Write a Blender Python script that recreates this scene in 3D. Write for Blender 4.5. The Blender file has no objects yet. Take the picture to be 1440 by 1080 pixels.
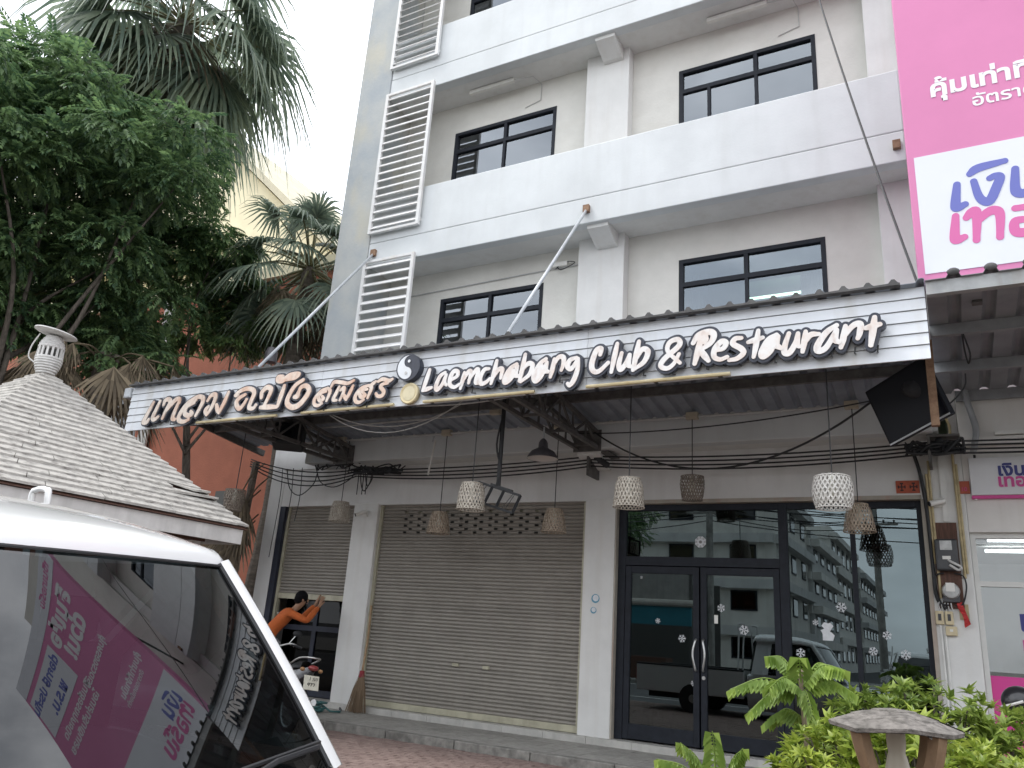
import bpy, bmesh, math, random
import numpy as np
from mathutils import Vector, Matrix, Euler

R = math.radians
sc = bpy.context.scene
COL = sc.collection
rng = random.Random(7)
nrg = np.random.RandomState(11)

# ------------------------------------------------------------------ camera
def make_camera():
    yaw, pit, rol = R(29.536), R(17.574), R(4.064)
    f = Vector((-math.sin(yaw) * math.cos(pit), math.cos(yaw) * math.cos(pit), math.sin(pit)))
    r = Vector((math.cos(yaw), math.sin(yaw), 0))
    u = r.cross(f)
    r2 = r * math.cos(rol) + u * math.sin(rol)
    u2 = u * math.cos(rol) - r * math.sin(rol)
    cd = bpy.data.cameras.new('camera')
    cam = bpy.data.objects.new('camera', cd)
    COL.objects.link(cam)
    m = Matrix((r2, u2, -f)).transposed().to_4x4()
    m.translation = Vector((0, -10, 1.35))
    cam.matrix_world = m
    cd.sensor_fit = 'HORIZONTAL'
    cd.sensor_width = 36
    cd.lens = 1108.2 / 1440 * 36
    cd.clip_start = 0.05
    cd.clip_end = 3000
    sc.camera = cam
make_camera()

# ------------------------------------------------------------------ sky, sun, exposure
SUN_EL, SUN_ROT = R(60), R(-115)      # veiled sun high to the left
def make_world():
    w = bpy.data.worlds.new('World')
    sc.world = w
    w.use_nodes = True
    nt = w.node_tree
    nt.nodes.clear()
    N, L = nt.nodes.new, nt.links.new
    out = N('ShaderNodeOutputWorld')
    bg = N('ShaderNodeBackground')
    bg.inputs[1].default_value = 0.1
    sky = N('ShaderNodeTexSky')
    sky.sky_type = 'NISHITA'
    sky.sun_disc = False
    sky.sun_elevation = SUN_EL
    sky.sun_rotation = SUN_ROT
    sky.dust_density = 2.0
    sky.air_density = 1.0
    tc = N('ShaderNodeTexCoord')
    mp = N('ShaderNodeMapping')
    mp.inputs['Scale'].default_value = (1.0, 1.0, 2.2)
    ns = N('ShaderNodeTexNoise')
    ns.inputs['Scale'].default_value = 2.3
    ns.inputs['Detail'].default_value = 8
    ns.inputs['Roughness'].default_value = 0.55
    cr = N('ShaderNodeValToRGB')
    cr.color_ramp.elements[0].position = 0.36
    cr.color_ramp.elements[0].color = (0.6, 0.6, 0.6, 1)
    cr.color_ramp.elements[1].position = 0.52
    cr.color_ramp.elements[1].color = (0.97, 0.97, 0.97, 1)
    n2 = N('ShaderNodeTexNoise')
    n2.inputs['Scale'].default_value = 4.5
    n2.inputs['Detail'].default_value = 7
    c2 = N('ShaderNodeValToRGB')
    c2.color_ramp.elements[0].position = 0.3
    c2.color_ramp.elements[0].color = (15.5, 16.2, 17.4, 1)
    c2.color_ramp.elements[1].position = 0.7
    c2.color_ramp.elements[1].color = (21.5, 22.0, 23.0, 1)
    mx = N('ShaderNodeMix')
    mx.data_type = 'RGBA'
    L(tc.outputs['Generated'], mp.inputs['Vector'])
    L(mp.outputs[0], ns.inputs['Vector'])
    L(mp.outputs[0], n2.inputs['Vector'])
    L(ns.outputs[0], cr.inputs[0])
    L(n2.outputs[0], c2.inputs[0])
    L(cr.outputs[0], mx.inputs[0])
    L(sky.outputs[0], mx.inputs[6])
    L(c2.outputs[0], mx.inputs[7])
    L(mx.outputs[2], bg.inputs[0])
    L(bg.outputs[0], out.inputs[0])
make_world()

def make_sun():
    ld = bpy.data.lights.new('sun', 'SUN')
    ld.energy = 1.5
    ld.angle = R(14)
    ld.color = (1.0, 0.97, 0.93)
    o = bpy.data.objects.new('sun', ld)
    COL.objects.link(o)
    d = Vector((math.sin(SUN_ROT) * math.cos(SUN_EL), math.cos(SUN_ROT) * math.cos(SUN_EL), math.sin(SUN_EL)))
    o.rotation_euler = d.to_track_quat('Z', 'Y').to_euler()
    o.location = d * 60
make_sun()

sc.view_settings.view_transform = 'Standard'
sc.view_settings.look = 'None'
sc.view_settings.gamma = 1
sc.view_settings.use_curve_mapping = False
sc.view_settings.exposure = 0.32
sc.cycles.max_bounces = 7
sc.cycles.transparent_max_bounces = 16
sc.cycles.caustics_reflective = False
sc.cycles.caustics_refractive = False

# ------------------------------------------------------------------ materials
MATS = {}
def principled(name):
    m = bpy.data.materials.new(name)
    m.use_nodes = True
    return m, m.node_tree, m.node_tree.nodes['Principled BSDF']

def mat(name, col, rough=0.6, var=0.0, scale=3.0, col2=None, lo=0.35, hi=0.65, bump=0.0, bscale=40.0,
        metal=0.0, spec=0.5, stretch=(1, 1, 1), streak=0.0, streak_col=None, sstretch=(6, 6, 0.35), coat=0.0,
        emit=None, trans=0.0, jitter=0.0, sss=0.0, slo=0.5, shi=0.8):
    """procedural material: base colour mottled by noise, optional vertical streaks of dirt and a fine bump"""
    if name in MATS:
        return MATS[name]
    m, nt, b = principled(name)
    N, L = nt.nodes.new, nt.links.new
    b.inputs['Roughness'].default_value = rough
    b.inputs['Metallic'].default_value = metal
    b.inputs['Specular IOR Level'].default_value = spec
    b.inputs['Coat Weight'].default_value = coat
    c4 = (*col, 1)
    b.inputs['Base Color'].default_value = c4
    geo = N('ShaderNodeNewGeometry')
    cur = None
    if var or col2:
        mp = N('ShaderNodeMapping')
        mp.inputs['Scale'].default_value = stretch
        L(geo.outputs['Position'], mp.inputs[0])
        ns = N('ShaderNodeTexNoise')
        ns.inputs['Scale'].default_value = scale
        ns.inputs['Detail'].default_value = 6
        ns.inputs['Roughness'].default_value = 0.62
        L(mp.outputs[0], ns.inputs['Vector'])
        cr = N('ShaderNodeValToRGB')
        cr.color_ramp.elements[0].position = lo
        cr.color_ramp.elements[1].position = hi
        if col2:
            cr.color_ramp.elements[0].color = c4
            cr.color_ramp.elements[1].color = (*col2, 1)
        else:
            cr.color_ramp.elements[0].color = (*[max(0, x * (1 - var)) for x in col], 1)
            cr.color_ramp.elements[1].color = (*[min(1, x * (1 + var)) for x in col], 1)
        L(ns.outputs[0], cr.inputs[0])
        cur = cr.outputs[0]
    if streak:
        mp = N('ShaderNodeMapping')
        mp.inputs['Scale'].default_value = sstretch
        L(geo.outputs['Position'], mp.inputs[0])
        ns = N('ShaderNodeTexNoise')
        ns.inputs['Scale'].default_value = 1.6
        ns.inputs['Detail'].default_value = 5
        L(mp.outputs[0], ns.inputs['Vector'])
        cr = N('ShaderNodeValToRGB')
        cr.color_ramp.elements[0].position = slo
        cr.color_ramp.elements[1].position = shi
        cr.color_ramp.elements[0].color = (0, 0, 0, 1)
        cr.color_ramp.elements[1].color = (streak, streak, streak, 1)
        L(ns.outputs[0], cr.inputs[0])
        mx = N('ShaderNodeMix')
        mx.data_type = 'RGBA'
        mx.inputs[6].default_value = c4
        if cur:
            L(cur, mx.inputs[6])
        sc_ = streak_col or tuple(x * 0.55 for x in col)
        mx.inputs[7].default_value = (*sc_, 1)
        L(cr.outputs[0], mx.inputs[0])
        cur = mx.outputs[2]
    if jitter:
        oi = N('ShaderNodeObjectInfo')
        mr = N('ShaderNodeMapRange')
        mr.inputs[3].default_value = 1 - jitter
        mr.inputs[4].default_value = 1 + jitter
        L(oi.outputs['Random'], mr.inputs[0])
        mx = N('ShaderNodeMix')
        mx.data_type = 'RGBA'
        mx.blend_type = 'MULTIPLY'
        mx.inputs[0].default_value = 1
        mx.inputs[6].default_value = c4
        if cur:
            L(cur, mx.inputs[6])
        L(mr.outputs[0], mx.inputs[7])
        cur = mx.outputs[2]
    if cur:
        L(cur, b.inputs['Base Color'])
    if bump:
        ns = N('ShaderNodeTexNoise')
        ns.inputs['Scale'].default_value = bscale
        ns.inputs['Detail'].default_value = 4
        L(geo.outputs['Position'], ns.inputs['Vector'])
        bp = N('ShaderNodeBump')
        bp.inputs['Strength'].default_value = bump
        bp.inputs['Distance'].default_value = 0.01
        L(ns.outputs[0], bp.inputs['Height'])
        L(bp.outputs[0], b.inputs['Normal'])
    if emit:
        b.inputs['Emission Color'].default_value = (*emit[0], 1)
        b.inputs['Emission Strength'].default_value = emit[1]
    MATS[name] = m
    return m

def leaf_mat(name, c1, c2, trans=0.35, rough=0.45):
    if name in MATS:
        return MATS[name]
    m, nt, b = principled(name)
    N, L = nt.nodes.new, nt.links.new
    geo = N('ShaderNodeNewGeometry')
    ns = N('ShaderNodeTexNoise')
    ns.inputs['Scale'].default_value = 2.2
    ns.inputs['Detail'].default_value = 3
    L(geo.outputs['Position'], ns.inputs['Vector'])
    add = N('ShaderNodeMath')
    add.operation = 'ADD'
    mul = N('ShaderNodeMath')
    mul.operation = 'MULTIPLY_ADD'
    mul.inputs[1].default_value = 0.6
    mul.inputs[2].default_value = -0.3
    L(geo.outputs['Random Per Island'], mul.inputs[0])
    L(mul.outputs[0], add.inputs[0])
    L(ns.outputs[0], add.inputs[1])
    cr = N('ShaderNodeValToRGB')
    cr.color_ramp.elements[0].position = 0.25
    cr.color_ramp.elements[1].position = 0.8
    cr.color_ramp.elements[0].color = (*c1, 1)
    cr.color_ramp.elements[1].color = (*c2, 1)
    L(add.outputs[0], cr.inputs[0])
    L(cr.outputs[0], b.inputs['Base Color'])
    b.inputs['Roughness'].default_value = rough
    tr = N('ShaderNodeBsdfTranslucent')
    L(cr.outputs[0], tr.inputs[0])
    mx = N('ShaderNodeMixShader')
    mx.inputs[0].default_value = trans
    L(b.outputs[0], mx.inputs[1])
    L(tr.outputs[0], mx.inputs[2])
    L(mx.outputs[0], nt.nodes['Material Output'].inputs[0])
    MATS[name] = m
    return m

def glass_mat(name, tint, ior=1.5, rough=0.0, gain=1.0, wav=0.0, gcol=(1, 1, 1)):
    """thin pane: tinted see-through part and a mirror part that follows Fresnel"""
    if name in MATS:
        return MATS[name]
    m = bpy.data.materials.new(name)
    m.use_nodes = True
    nt = m.node_tree
    nt.nodes.clear()
    N, L = nt.nodes.new, nt.links.new
    out = N('ShaderNodeOutputMaterial')
    t = N('ShaderNodeBsdfTransparent')
    t.inputs[0].default_value = (*tint, 1)
    g = N('ShaderNodeBsdfGlossy')
    g.inputs['Roughness'].default_value = rough
    g.inputs[0].default_value = (*gcol, 1)
    fr = N('ShaderNodeFresnel')
    fr.inputs[0].default_value = ior
    mul = N('ShaderNodeMath')
    mul.operation = 'MULTIPLY'
    mul.use_clamp = True
    mul.inputs[1].default_value = gain
    L(fr.outputs[0], mul.inputs[0])
    mx = N('ShaderNodeMixShader')
    L(mul.outputs[0], mx.inputs[0])
    L(t.outputs[0], mx.inputs[1])
    L(g.outputs[0], mx.inputs[2])
    if wav:
        geo = N('ShaderNodeNewGeometry')
        ns = N('ShaderNodeTexNoise')
        ns.inputs['Scale'].default_value = 1.3
        ns.inputs['Detail'].default_value = 1
        L(geo.outputs['Position'], ns.inputs['Vector'])
        bp = N('ShaderNodeBump')
        bp.inputs['Strength'].default_value = wav
        bp.inputs['Distance'].default_value = 0.01
        L(ns.outputs[0], bp.inputs['Height'])
        L(bp.outputs[0], g.inputs['Normal'])
    L(mx.outputs[0], out.inputs[0])
    MATS[name] = m
    return m

# ------------------------------------------------------------------ mesh helpers
class MB:
    def __init__(s):
        s.v = []
        s.f = []
    def quad(s, a, b, c, d):
        n = len(s.v)
        s.v += [tuple(a), tuple(b), tuple(c), tuple(d)]
        s.f.append((n, n + 1, n + 2, n + 3))
        return s
    def tri(s, a, b, c):
        n = len(s.v)
        s.v += [tuple(a), tuple(b), tuple(c)]
        s.f.append((n, n + 1, n + 2))
        return s
    def box(s, x0, x1, y0, y1, z0, z1):
        n = len(s.v)
        s.v += [(x0, y0, z0), (x1, y0, z0), (x1, y1, z0), (x0, y1, z0), (x0, y0, z1), (x1, y0, z1), (x1, y1, z1), (x0, y1, z1)]
        for q in ((0, 3, 2, 1), (4, 5, 6, 7), (0, 1, 5, 4), (1, 2, 6, 5), (2, 3, 7, 6), (3, 0, 4, 7)):
            s.f.append(tuple(n + i for i in q))
        return s
    def obox(s, c, size, rot=None):
        n = len(s.v)
        M = rot if rot is not None else Matrix.Identity(3)
        hx, hy, hz = size[0] / 2, size[1] / 2, size[2] / 2
        for p in ((-hx, -hy, -hz), (hx, -hy, -hz), (hx, hy, -hz), (-hx, hy, -hz), (-hx, -hy, hz), (hx, -hy, hz), (hx, hy, hz), (-hx, hy, hz)):
            s.v.append(tuple(Vector(c) + M @ Vector(p)))
        for q in ((0, 3, 2, 1), (4, 5, 6, 7), (0, 1, 5, 4), (1, 2, 6, 5), (2, 3, 7, 6), (3, 0, 4, 7)):
            s.f.append(tuple(n + i for i in q))
        return s
    def bar(s, a, b, w, h=None):
        """rectangular bar from a to b"""
        a, b = Vector(a), Vector(b)
        d = b - a
        q = d.to_track_quat('X', 'Z').to_matrix()
        return s.obox((a + b) / 2, (d.length, w, h or w), q)
    def tube(s, pts, r, n=8, cap=True):
        pts = [Vector(p) for p in pts]
        rs = r if isinstance(r, (list, tuple)) else [r] * len(pts)
        base = len(s.v)
        up = None
        for i, p in enumerate(pts):
            t = (pts[min(i + 1, len(pts) - 1)] - pts[max(i - 1, 0)])
            if t.length < 1e-9:
                t = Vector((0, 0, 1))
            t.normalize()
            if up is None:
                up = Vector((0, 0, 1)) if abs(t.z) < 0.9 else Vector((1, 0, 0))
            x = up.cross(t)
            if x.length < 1e-6:
                x = Vector((1, 0, 0)).cross(t)
            x.normalize()
            y = t.cross(x)
            up = y
            for k in range(n):
                a = 2 * math.pi * k / n
                s.v.append(tuple(p + (x * math.cos(a) + y * math.sin(a)) * rs[i]))
        for i in range(len(pts) - 1):
            for k in range(n):
                k2 = (k + 1) % n
                s.f.append((base + i * n + k, base + i * n + k2, base + (i + 1) * n + k2, base + (i + 1) * n + k))
        if cap:
            s.f.append(tuple(base + k for k in reversed(range(n))))
            s.f.append(tuple(base + (len(pts) - 1) * n + k for k in range(n)))
        return s
    def lathe(s, prof, n=20, c=(0, 0, 0), rot=None, cap=True):
        base = len(s.v)
        M = rot if rot is not None else Matrix.Identity(3)
        c = Vector(c)
        for r_, z in prof:
            for k in range(n):
                a = 2 * math.pi * k / n
                s.v.append(tuple(c + M @ Vector((r_ * math.cos(a), r_ * math.sin(a), z))))
        m = len(prof)
        for i in range(m - 1):
            for k in range(n):
                k2 = (k + 1) % n
                s.f.append((base + i * n + k, base + i * n + k2, base + (i + 1) * n + k2, base + (i + 1) * n + k))
        if cap:
            s.f.append(tuple(base + k for k in reversed(range(n))))
            s.f.append(tuple(base + (m - 1) * n + k for k in range(n)))
        return s
    def prism(s, poly, fn, w0, w1):
        """extrude a 2D polygon; fn(u,v,w)->xyz"""
        n = len(poly)
        b = len(s.v)
        for w in (w0, w1):
            for (u, v) in poly:
                s.v.append(tuple(fn(u, v, w)))
        for i in range(n):
            j = (i + 1) % n
            s.f.append((b + i, b + j, b + n + j, b + n + i))
        s.f.append(tuple(b + i for i in reversed(range(n))))
        s.f.append(tuple(b + n + i for i in range(n)))
        return s
    def grid(s, P):
        """P[i][j] points"""
        b = len(s.v)
        ni, nj = len(P), len(P[0])
        for row in P:
            for p in row:
                s.v.append(tuple(p))
        for i in range(ni - 1):
            for j in range(nj - 1):
                s.f.append((b + i * nj + j, b + i * nj + j + 1, b + (i + 1) * nj + j + 1, b + (i + 1) * nj + j))
        return s
    def sphere(s, c, r, nu=12, nv=8):
        rx, ry, rz = r if isinstance(r, (tuple, list)) else (r, r, r)
        P = []
        for i in range(nv + 1):
            th = math.pi * i / nv
            P.append([(c[0] + rx * math.sin(th) * math.cos(2 * math.pi * j / nu), c[1] + ry * math.sin(th) * math.sin(2 * math.pi * j / nu), c[2] + rz * math.cos(th)) for j in range(nu + 1)])
        return s.grid(P)
    def build(s, name, m, parent=None, smooth=False, bevel=0.0, loc=None, seg=2):
        me = bpy.data.meshes.new(name)
        off = root_loc(parent)
        if loc is not None:
            off = Vector(loc)
        me.from_pydata([(x - off[0], y - off[1], z - off[2]) for x, y, z in s.v], [], s.f)
        me.validate()
        o = bpy.data.objects.new(name, me)
        if m is not None:
            me.materials.append(m)
        COL.objects.link(o)
        if parent is not None:
            o.parent = parent
            if loc is not None:
                o.location = Vector(loc) - root_loc(parent)
        elif loc is not None:
            o.location = loc
        if smooth:
            for p in me.polygons:
                p.use_smooth = True
            if smooth == 'auto':
                mod_smooth(me)
        if bevel:
            md = o.modifiers.new('bevel', 'BEVEL')
            md.width = bevel
            md.segments = seg
            md.limit_method = 'ANGLE'
            md.angle_limit = R(40)
        return o

def mod_smooth(me, ang=40):
    bm = bmesh.new()
    bm.from_mesh(me)
    bmesh.ops.remove_doubles(bm, verts=bm.verts, dist=1e-5)
    for e in bm.edges:
        e.smooth = len(e.link_faces) == 2 and e.calc_face_angle(0) < R(ang)
    bm.to_mesh(me)
    bm.free()

def root_loc(o):
    l = Vector((0, 0, 0))
    while o is not None:
        l += o.location
        o = o.parent
    return l

def tag(o, label, cat, group=None):
    o['label'] = label
    o['category'] = cat
    if group:
        o['group'] = group
    return o
def thing(name, loc, label, cat, group=None):
    o = bpy.data.objects.new(name, None)
    o.empty_display_size = 0.2
    COL.objects.link(o)
    o.location = loc
    return tag(o, label, cat, group)
def structure(o):
    o['kind'] = 'structure'
    return o
def stuff(o):
    o['kind'] = 'stuff'
    return o
def plab(o, label):
    o['label'] = label
    return o
def inst(o, name, parent, loc, rot=None, scale=None):
    """a piece that shares the mesh of another piece"""
    c = bpy.data.objects.new(name, o.data)
    COL.objects.link(c)
    c.parent = parent
    c.location = loc
    if rot:
        c.rotation_euler = rot
    if scale:
        c.scale = scale
    return c
def copy_tree(o, parent=None, label=None):
    c = o.copy()
    COL.objects.link(c)
    c.parent = parent
    for ch in o.children:
        copy_tree(ch, c)
    if label:
        c['label'] = label
    return c

def wall_holes(mb, x0, x1, z0, z1, y0, y1, holes):
    """a wall slab in the XZ plane (front y0, back y1) with rectangular openings and their reveals"""
    xs = sorted(set([x0, x1] + [h[i] for h in holes for i in (0, 1)]))
    zs = sorted(set([z0, z1] + [h[i] for h in holes for i in (2, 3)]))
    xs = [x for x in xs if x0 <= x <= x1]
    zs = [z for z in zs if z0 <= z <= z1]
    def inh(cx, cz):
        return any(h[0] < cx < h[1] and h[2] < cz < h[3] for h in holes)
    nx, nz = len(xs) - 1, len(zs) - 1
    sol = [[not inh((xs[i] + xs[i + 1]) / 2, (zs[k] + zs[k + 1]) / 2) for k in range(nz)] for i in range(nx)]
    for i in range(nx):
        for k in range(nz):
            if not sol[i][k]:
                continue
            a, b, c, d = xs[i], xs[i + 1], zs[k], zs[k + 1]
            mb.quad((a, y0, c), (b, y0, c), (b, y0, d), (a, y0, d))
            mb.quad((b, y1, c), (a, y1, c), (a, y1, d), (b, y1, d))
            if i == 0 or not sol[i - 1][k]:
                mb.quad((a, y1, c), (a, y0, c), (a, y0, d), (a, y1, d))
            if i == nx - 1 or not sol[i + 1][k]:
                mb.quad((b, y0, c), (b, y1, c), (b, y1, d), (b, y0, d))
            if k == 0 or not sol[i][k - 1]:
                mb.quad((a, y1, c), (b, y1, c), (b, y0, c), (a, y0, c))
            if k == nz - 1 or not sol[i][k + 1]:
                mb.quad((a, y0, d), (b, y0, d), (b, y1, d), (a, y1, d))
    return mb

def catmull(pts, k=6):
    pts = [Vector(p) for p in pts]
    if len(pts) < 3:
        return pts
    P = [pts[0] * 2 - pts[1]] + pts + [pts[-1] * 2 - pts[-2]]
    out = []
    for i in range(1, len(P) - 2):
        a, b, c, d = P[i - 1], P[i], P[i + 1], P[i + 2]
        for j in range(k):
            t = j / k
            out.append(0.5 * ((2 * b) + (c - a) * t + (2 * a - 5 * b + 4 * c - d) * t * t + (3 * b - a - 3 * c + d) * t ** 3))
    out.append(pts[-1])
    return out
def sag(a, b, s, n=14):
    a, b = Vector(a), Vector(b)
    return [a.lerp(b, i / n) - Vector((0, 0, s * 4 * (i / n) * (1 - i / n))) for i in range(n + 1)]

# ------------------------------------------------------------------ outlines of lettering
def contours(F, x0, y0, h, level):
    """closed outlines of F<level on a grid (marching squares)"""
    G = F - level
    ny, nx = G.shape
    seg = {}
    def ip(i, j, i2, j2):
        a, b = G[j, i], G[j2, i2]
        t = a / (a - b)
        t = min(max(t, .02), .98)
        return (x0 + (i + (i2 - i) * t) * h, y0 + (j + (j2 - j) * t) * h)
    ins = G < 0
    c = ins[:-1, :-1] * 1 + ins[:-1, 1:] * 2 + ins[1:, 1:] * 4 + ins[1:, :-1] * 8
    for j, i in zip(*np.nonzero((c > 0) & (c < 15))):
        k = c[j, i]
        e = lambda q: (i, j, i + 1, j) if q == 0 else (i + 1, j, i + 1, j + 1) if q == 1 else (i, j + 1, i + 1, j + 1) if q == 2 else (i, j, i, j + 1)
        T = {1: [(3, 0)], 2: [(0, 1)], 3: [(3, 1)], 4: [(1, 2)], 5: [(3, 0), (1, 2)], 6: [(0, 2)], 7: [(3, 2)], 8: [(2, 3)], 9: [(2, 0)], 10: [(2, 3), (0, 1)], 11: [(2, 1)], 12: [(1, 3)], 13: [(1, 0)], 14: [(0, 3)]}
        for a, b in T[int(k)]:
            seg[e(a)] = e(b)
    loops = []
    while seg:
        s, cur = seg.popitem()
        loop = [s]
        while cur != s and cur in seg:
            loop.append(cur)
            cur = seg.pop(cur)
        loop = [ip(*k_) for k_ in loop]
        ar = 0.5 * sum(p[0] * r_[1] - r_[0] * p[1] for p, r_ in zip(loop, loop[1:] + loop[:1]))
        if len(loop) > 6 and abs(ar) > 1.2e-4:
            loops.append(loop)
    return loops

def stroke_sdf(strokes, w, h=0.005, pad=0.12):
    pts = [[Vector((p[0], p[1], 0)) for p in s] for s in strokes]
    pts = [catmull(s, 5) for s in pts]
    ax = [p.x for s in pts for p in s]
    ay = [p.y for s in pts for p in s]
    x0, x1, y0, y1 = min(ax) - pad, max(ax) + pad, min(ay) - pad, max(ay) + pad
    X, Y = np.meshgrid(np.arange(x0, x1, h), np.arange(y0, y1, h))
    D = np.full(X.shape, 9.0)
    for s in pts:
        m = len(s) - 1
        for i in range(m):
            ax_, ay_, bx, by = s[i].x, s[i].y, s[i + 1].x, s[i + 1].y
            dx, dy = bx - ax_, by - ay_
            t = np.clip(((X - ax_) * dx + (Y - ay_) * dy) / (dx * dx + dy * dy + 1e-12), 0, 1)
            u = (i + t) / m
            ww = w * (0.82 + 0.36 * np.sin(np.pi * np.clip(u * 1.05, 0, 1)))
            D = np.minimum(D, np.hypot(X - ax_ - t * dx, Y - ay_ - t * dy) - ww)
    return D, x0, y0, h

def fill_loops(name, loops, m, parent, yfront, depth, step=1):
    """outline loops in XZ -> solid of given depth whose front stands in the plane y=yfront"""
    from mathutils.geometry import delaunay_2d_cdt
    off = root_loc(parent)
    vs, es, rings = [], [], []
    for lp in loops:
        lp = lp[::step]
        b = len(vs)
        vs += [Vector(p) for p in lp]
        ring = [b + i for i in range(len(lp))]
        rings.append(ring)
        es += [(ring[i], ring[(i + 1) % len(ring)]) for i in range(len(ring))]
    cv, ce, cf, ov, oe, of = delaunay_2d_cdt(vs, es, [], 0, 1e-6)
    P = np.array([(p.x, p.y) for p in cv])
    T = np.array([f for f in cf if len(f) == 3])
    C = P[T].mean(axis=1)
    ins = np.zeros(len(T), bool)
    for ring in rings:
        A = np.array([(vs[i].x, vs[i].y) for i in ring])
        B = np.roll(A, -1, axis=0)
        for (x1, y1), (x2, y2) in zip(A, B):
            if y1 == y2:
                continue
            c = ((y1 > C[:, 1]) != (y2 > C[:, 1])) & (C[:, 0] < (x2 - x1) * (C[:, 1] - y1) / (y2 - y1) + x1)
            ins ^= c
    mb = MB()
    mb.v = [(x, yfront, z) for x, z in P]
    mb.f = [tuple(int(i) for i in t) for t in T[ins]]
    for ring in rings:
        for i, j in zip(ring, ring[1:] + ring[:1]):
            p, q_ = vs[i], vs[j]
            mb.quad((p.x, yfront, p.y), (q_.x, yfront, q_.y), (q_.x, yfront + depth, q_.y), (p.x, yfront + depth, p.y))
    return mb.build(name, m, parent)

def text_mesh(name, body, size, m, parent, loc, rot=(R(90), 0, 0), bold=0.0, depth=0.002, shear=0.0, align='LEFT', sx=1.0, spacing=1.0):
    cu = bpy.data.curves.new(name, 'FONT')
    cu.body = body
    cu.size = size
    cu.offset = bold
    cu.extrude = depth
    cu.shear = shear
    cu.align_x = align
    cu.space_character = spacing
    cu.resolution_u = 4
    tmp = bpy.data.objects.new('tmp', cu)
    COL.objects.link(tmp)
    dg = bpy.context.evaluated_depsgraph_get()
    me = bpy.data.meshes.new_from_object(tmp.evaluated_get(dg))
    bpy.data.objects.remove(tmp)
    bpy.data.curves.remove(cu)
    me.transform(Matrix.Translation(Vector(loc) - root_loc(parent)) @ Euler(rot).to_matrix().to_4x4() @ Matrix.Diagonal((sx, 1, 1, 1)))
    me.name = name
    me.materials.clear()
    me.materials.append(m)
    o = bpy.data.objects.new(name, me)
    COL.objects.link(o)
    o.parent = parent
    return o

# ================================================================== THE SETTING: ground
M_asphalt = mat('asphalt', (0.08, 0.08, 0.082), 0.9, var=0.25, scale=1.2, bump=0.5, bscale=120)
M_concrete = mat('kerb_concrete', (0.30, 0.29, 0.27), 0.9, var=0.3, scale=4, bump=0.4, bscale=60, streak=0.5)
M_paver = mat('brick_paver', (0.17, 0.115, 0.10), 0.85, col2=(0.27, 0.20, 0.175), scale=9, bump=0.3, bscale=90)
M_sand = mat('joint_sand', (0.12, 0.095, 0.08), 0.95, var=0.3, scale=20)
g = MB().quad((-400, -400, 0), (400, -400, 0), (400, 400, 0), (-400, 400, 0)).build('ground', M_asphalt)
structure(g)
fc = MB().box(-14, 6, -9.2, -1.42, 0.002, 0.02).build('forecourt', M_sand)
structure(fc)
def pavers():
    v, f = [], []
    L, W = 0.2, 0.1
    z1 = 0.032
    r = random.Random(3)
    for j in range(int((9.2 - 1.46) / W)):
        y0 = -1.46 - (j + 1) * W
        off = (j % 2) * L / 2
        for i in range(int(12.2 / L)):
            x0 = -11.5 + i * L + off
            if y0 < -7.2 and x0 > -9:
                pass
            h = z1 + r.uniform(-0.003, 0.003)
            a, b, c, d = x0 + 0.004, x0 + L - 0.004, y0 + 0.004, y0 + W - 0.004
            n = len(v)
            v += [(a, c, 0.015), (b, c, 0.015), (b, d, 0.015), (a, d, 0.015), (a + .004, c + .004, h), (b - .004, c + .004, h), (b - .004, d - .004, h), (a + .004, d - .004, h)]
            f += [(n + 4, n + 5, n + 6, n + 7), (n, n + 1, n + 5, n + 4), (n + 1, n + 2, n + 6, n + 5), (n + 2, n + 3, n + 7, n + 6), (n + 3, n, n + 4, n + 7)]
    mb = MB()
    mb.v, mb.f = v, f
    return mb
stuff(pavers().build('paver', M_paver, fc))

st = MB().box(-12.4, 6, -1.28, 0.3, 0.0, 0.10).build('step', M_concrete)
structure(st)
# kerb stones along the front of the step
M_kerb = mat('kerb_stone', (0.23, 0.22, 0.20), 0.9, var=0.35, scale=7, bump=0.5, bscale=50, jitter=0.12, streak=0.6, streak_col=(.12, .11, .10))
k0 = None
for i in range(18):
    x = -12.3 + i * 1.0
    if k0 is None:
        k0 = MB().box(0.004, 0.992, 0, 0.13, 0.0, 0.118).build('kerb_stone', M_kerb, st, bevel=0.008)
        k0.location = (x, -1.42, 0)
    else:
        inst(k0, 'kerb_stone', st, (x, -1.42, 0)).modifiers.new('bevel', 'BEVEL').width = 0.008
# floor tiles on the step
M_tile = mat('step_tile', (0.25, 0.24, 0.22), 0.8, col2=(0.34, 0.33, 0.30), scale=14, bump=0.5, bscale=70, jitter=0.10)
t0 = None
for i in range(31):
    for j in range(3):
        x, y = -10.1 + i * 0.33, -1.285 + j * 0.41
        if t0 is None:
            t0 = MB().box(0.003, 0.327, 0.003, 0.407, 0.09, 0.114).build('tile', M_tile, st)
            t0.location = (x, y, 0)
        else:
            inst(t0, 'tile', st, (x, y, rng.uniform(-.002, .002)))

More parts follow.
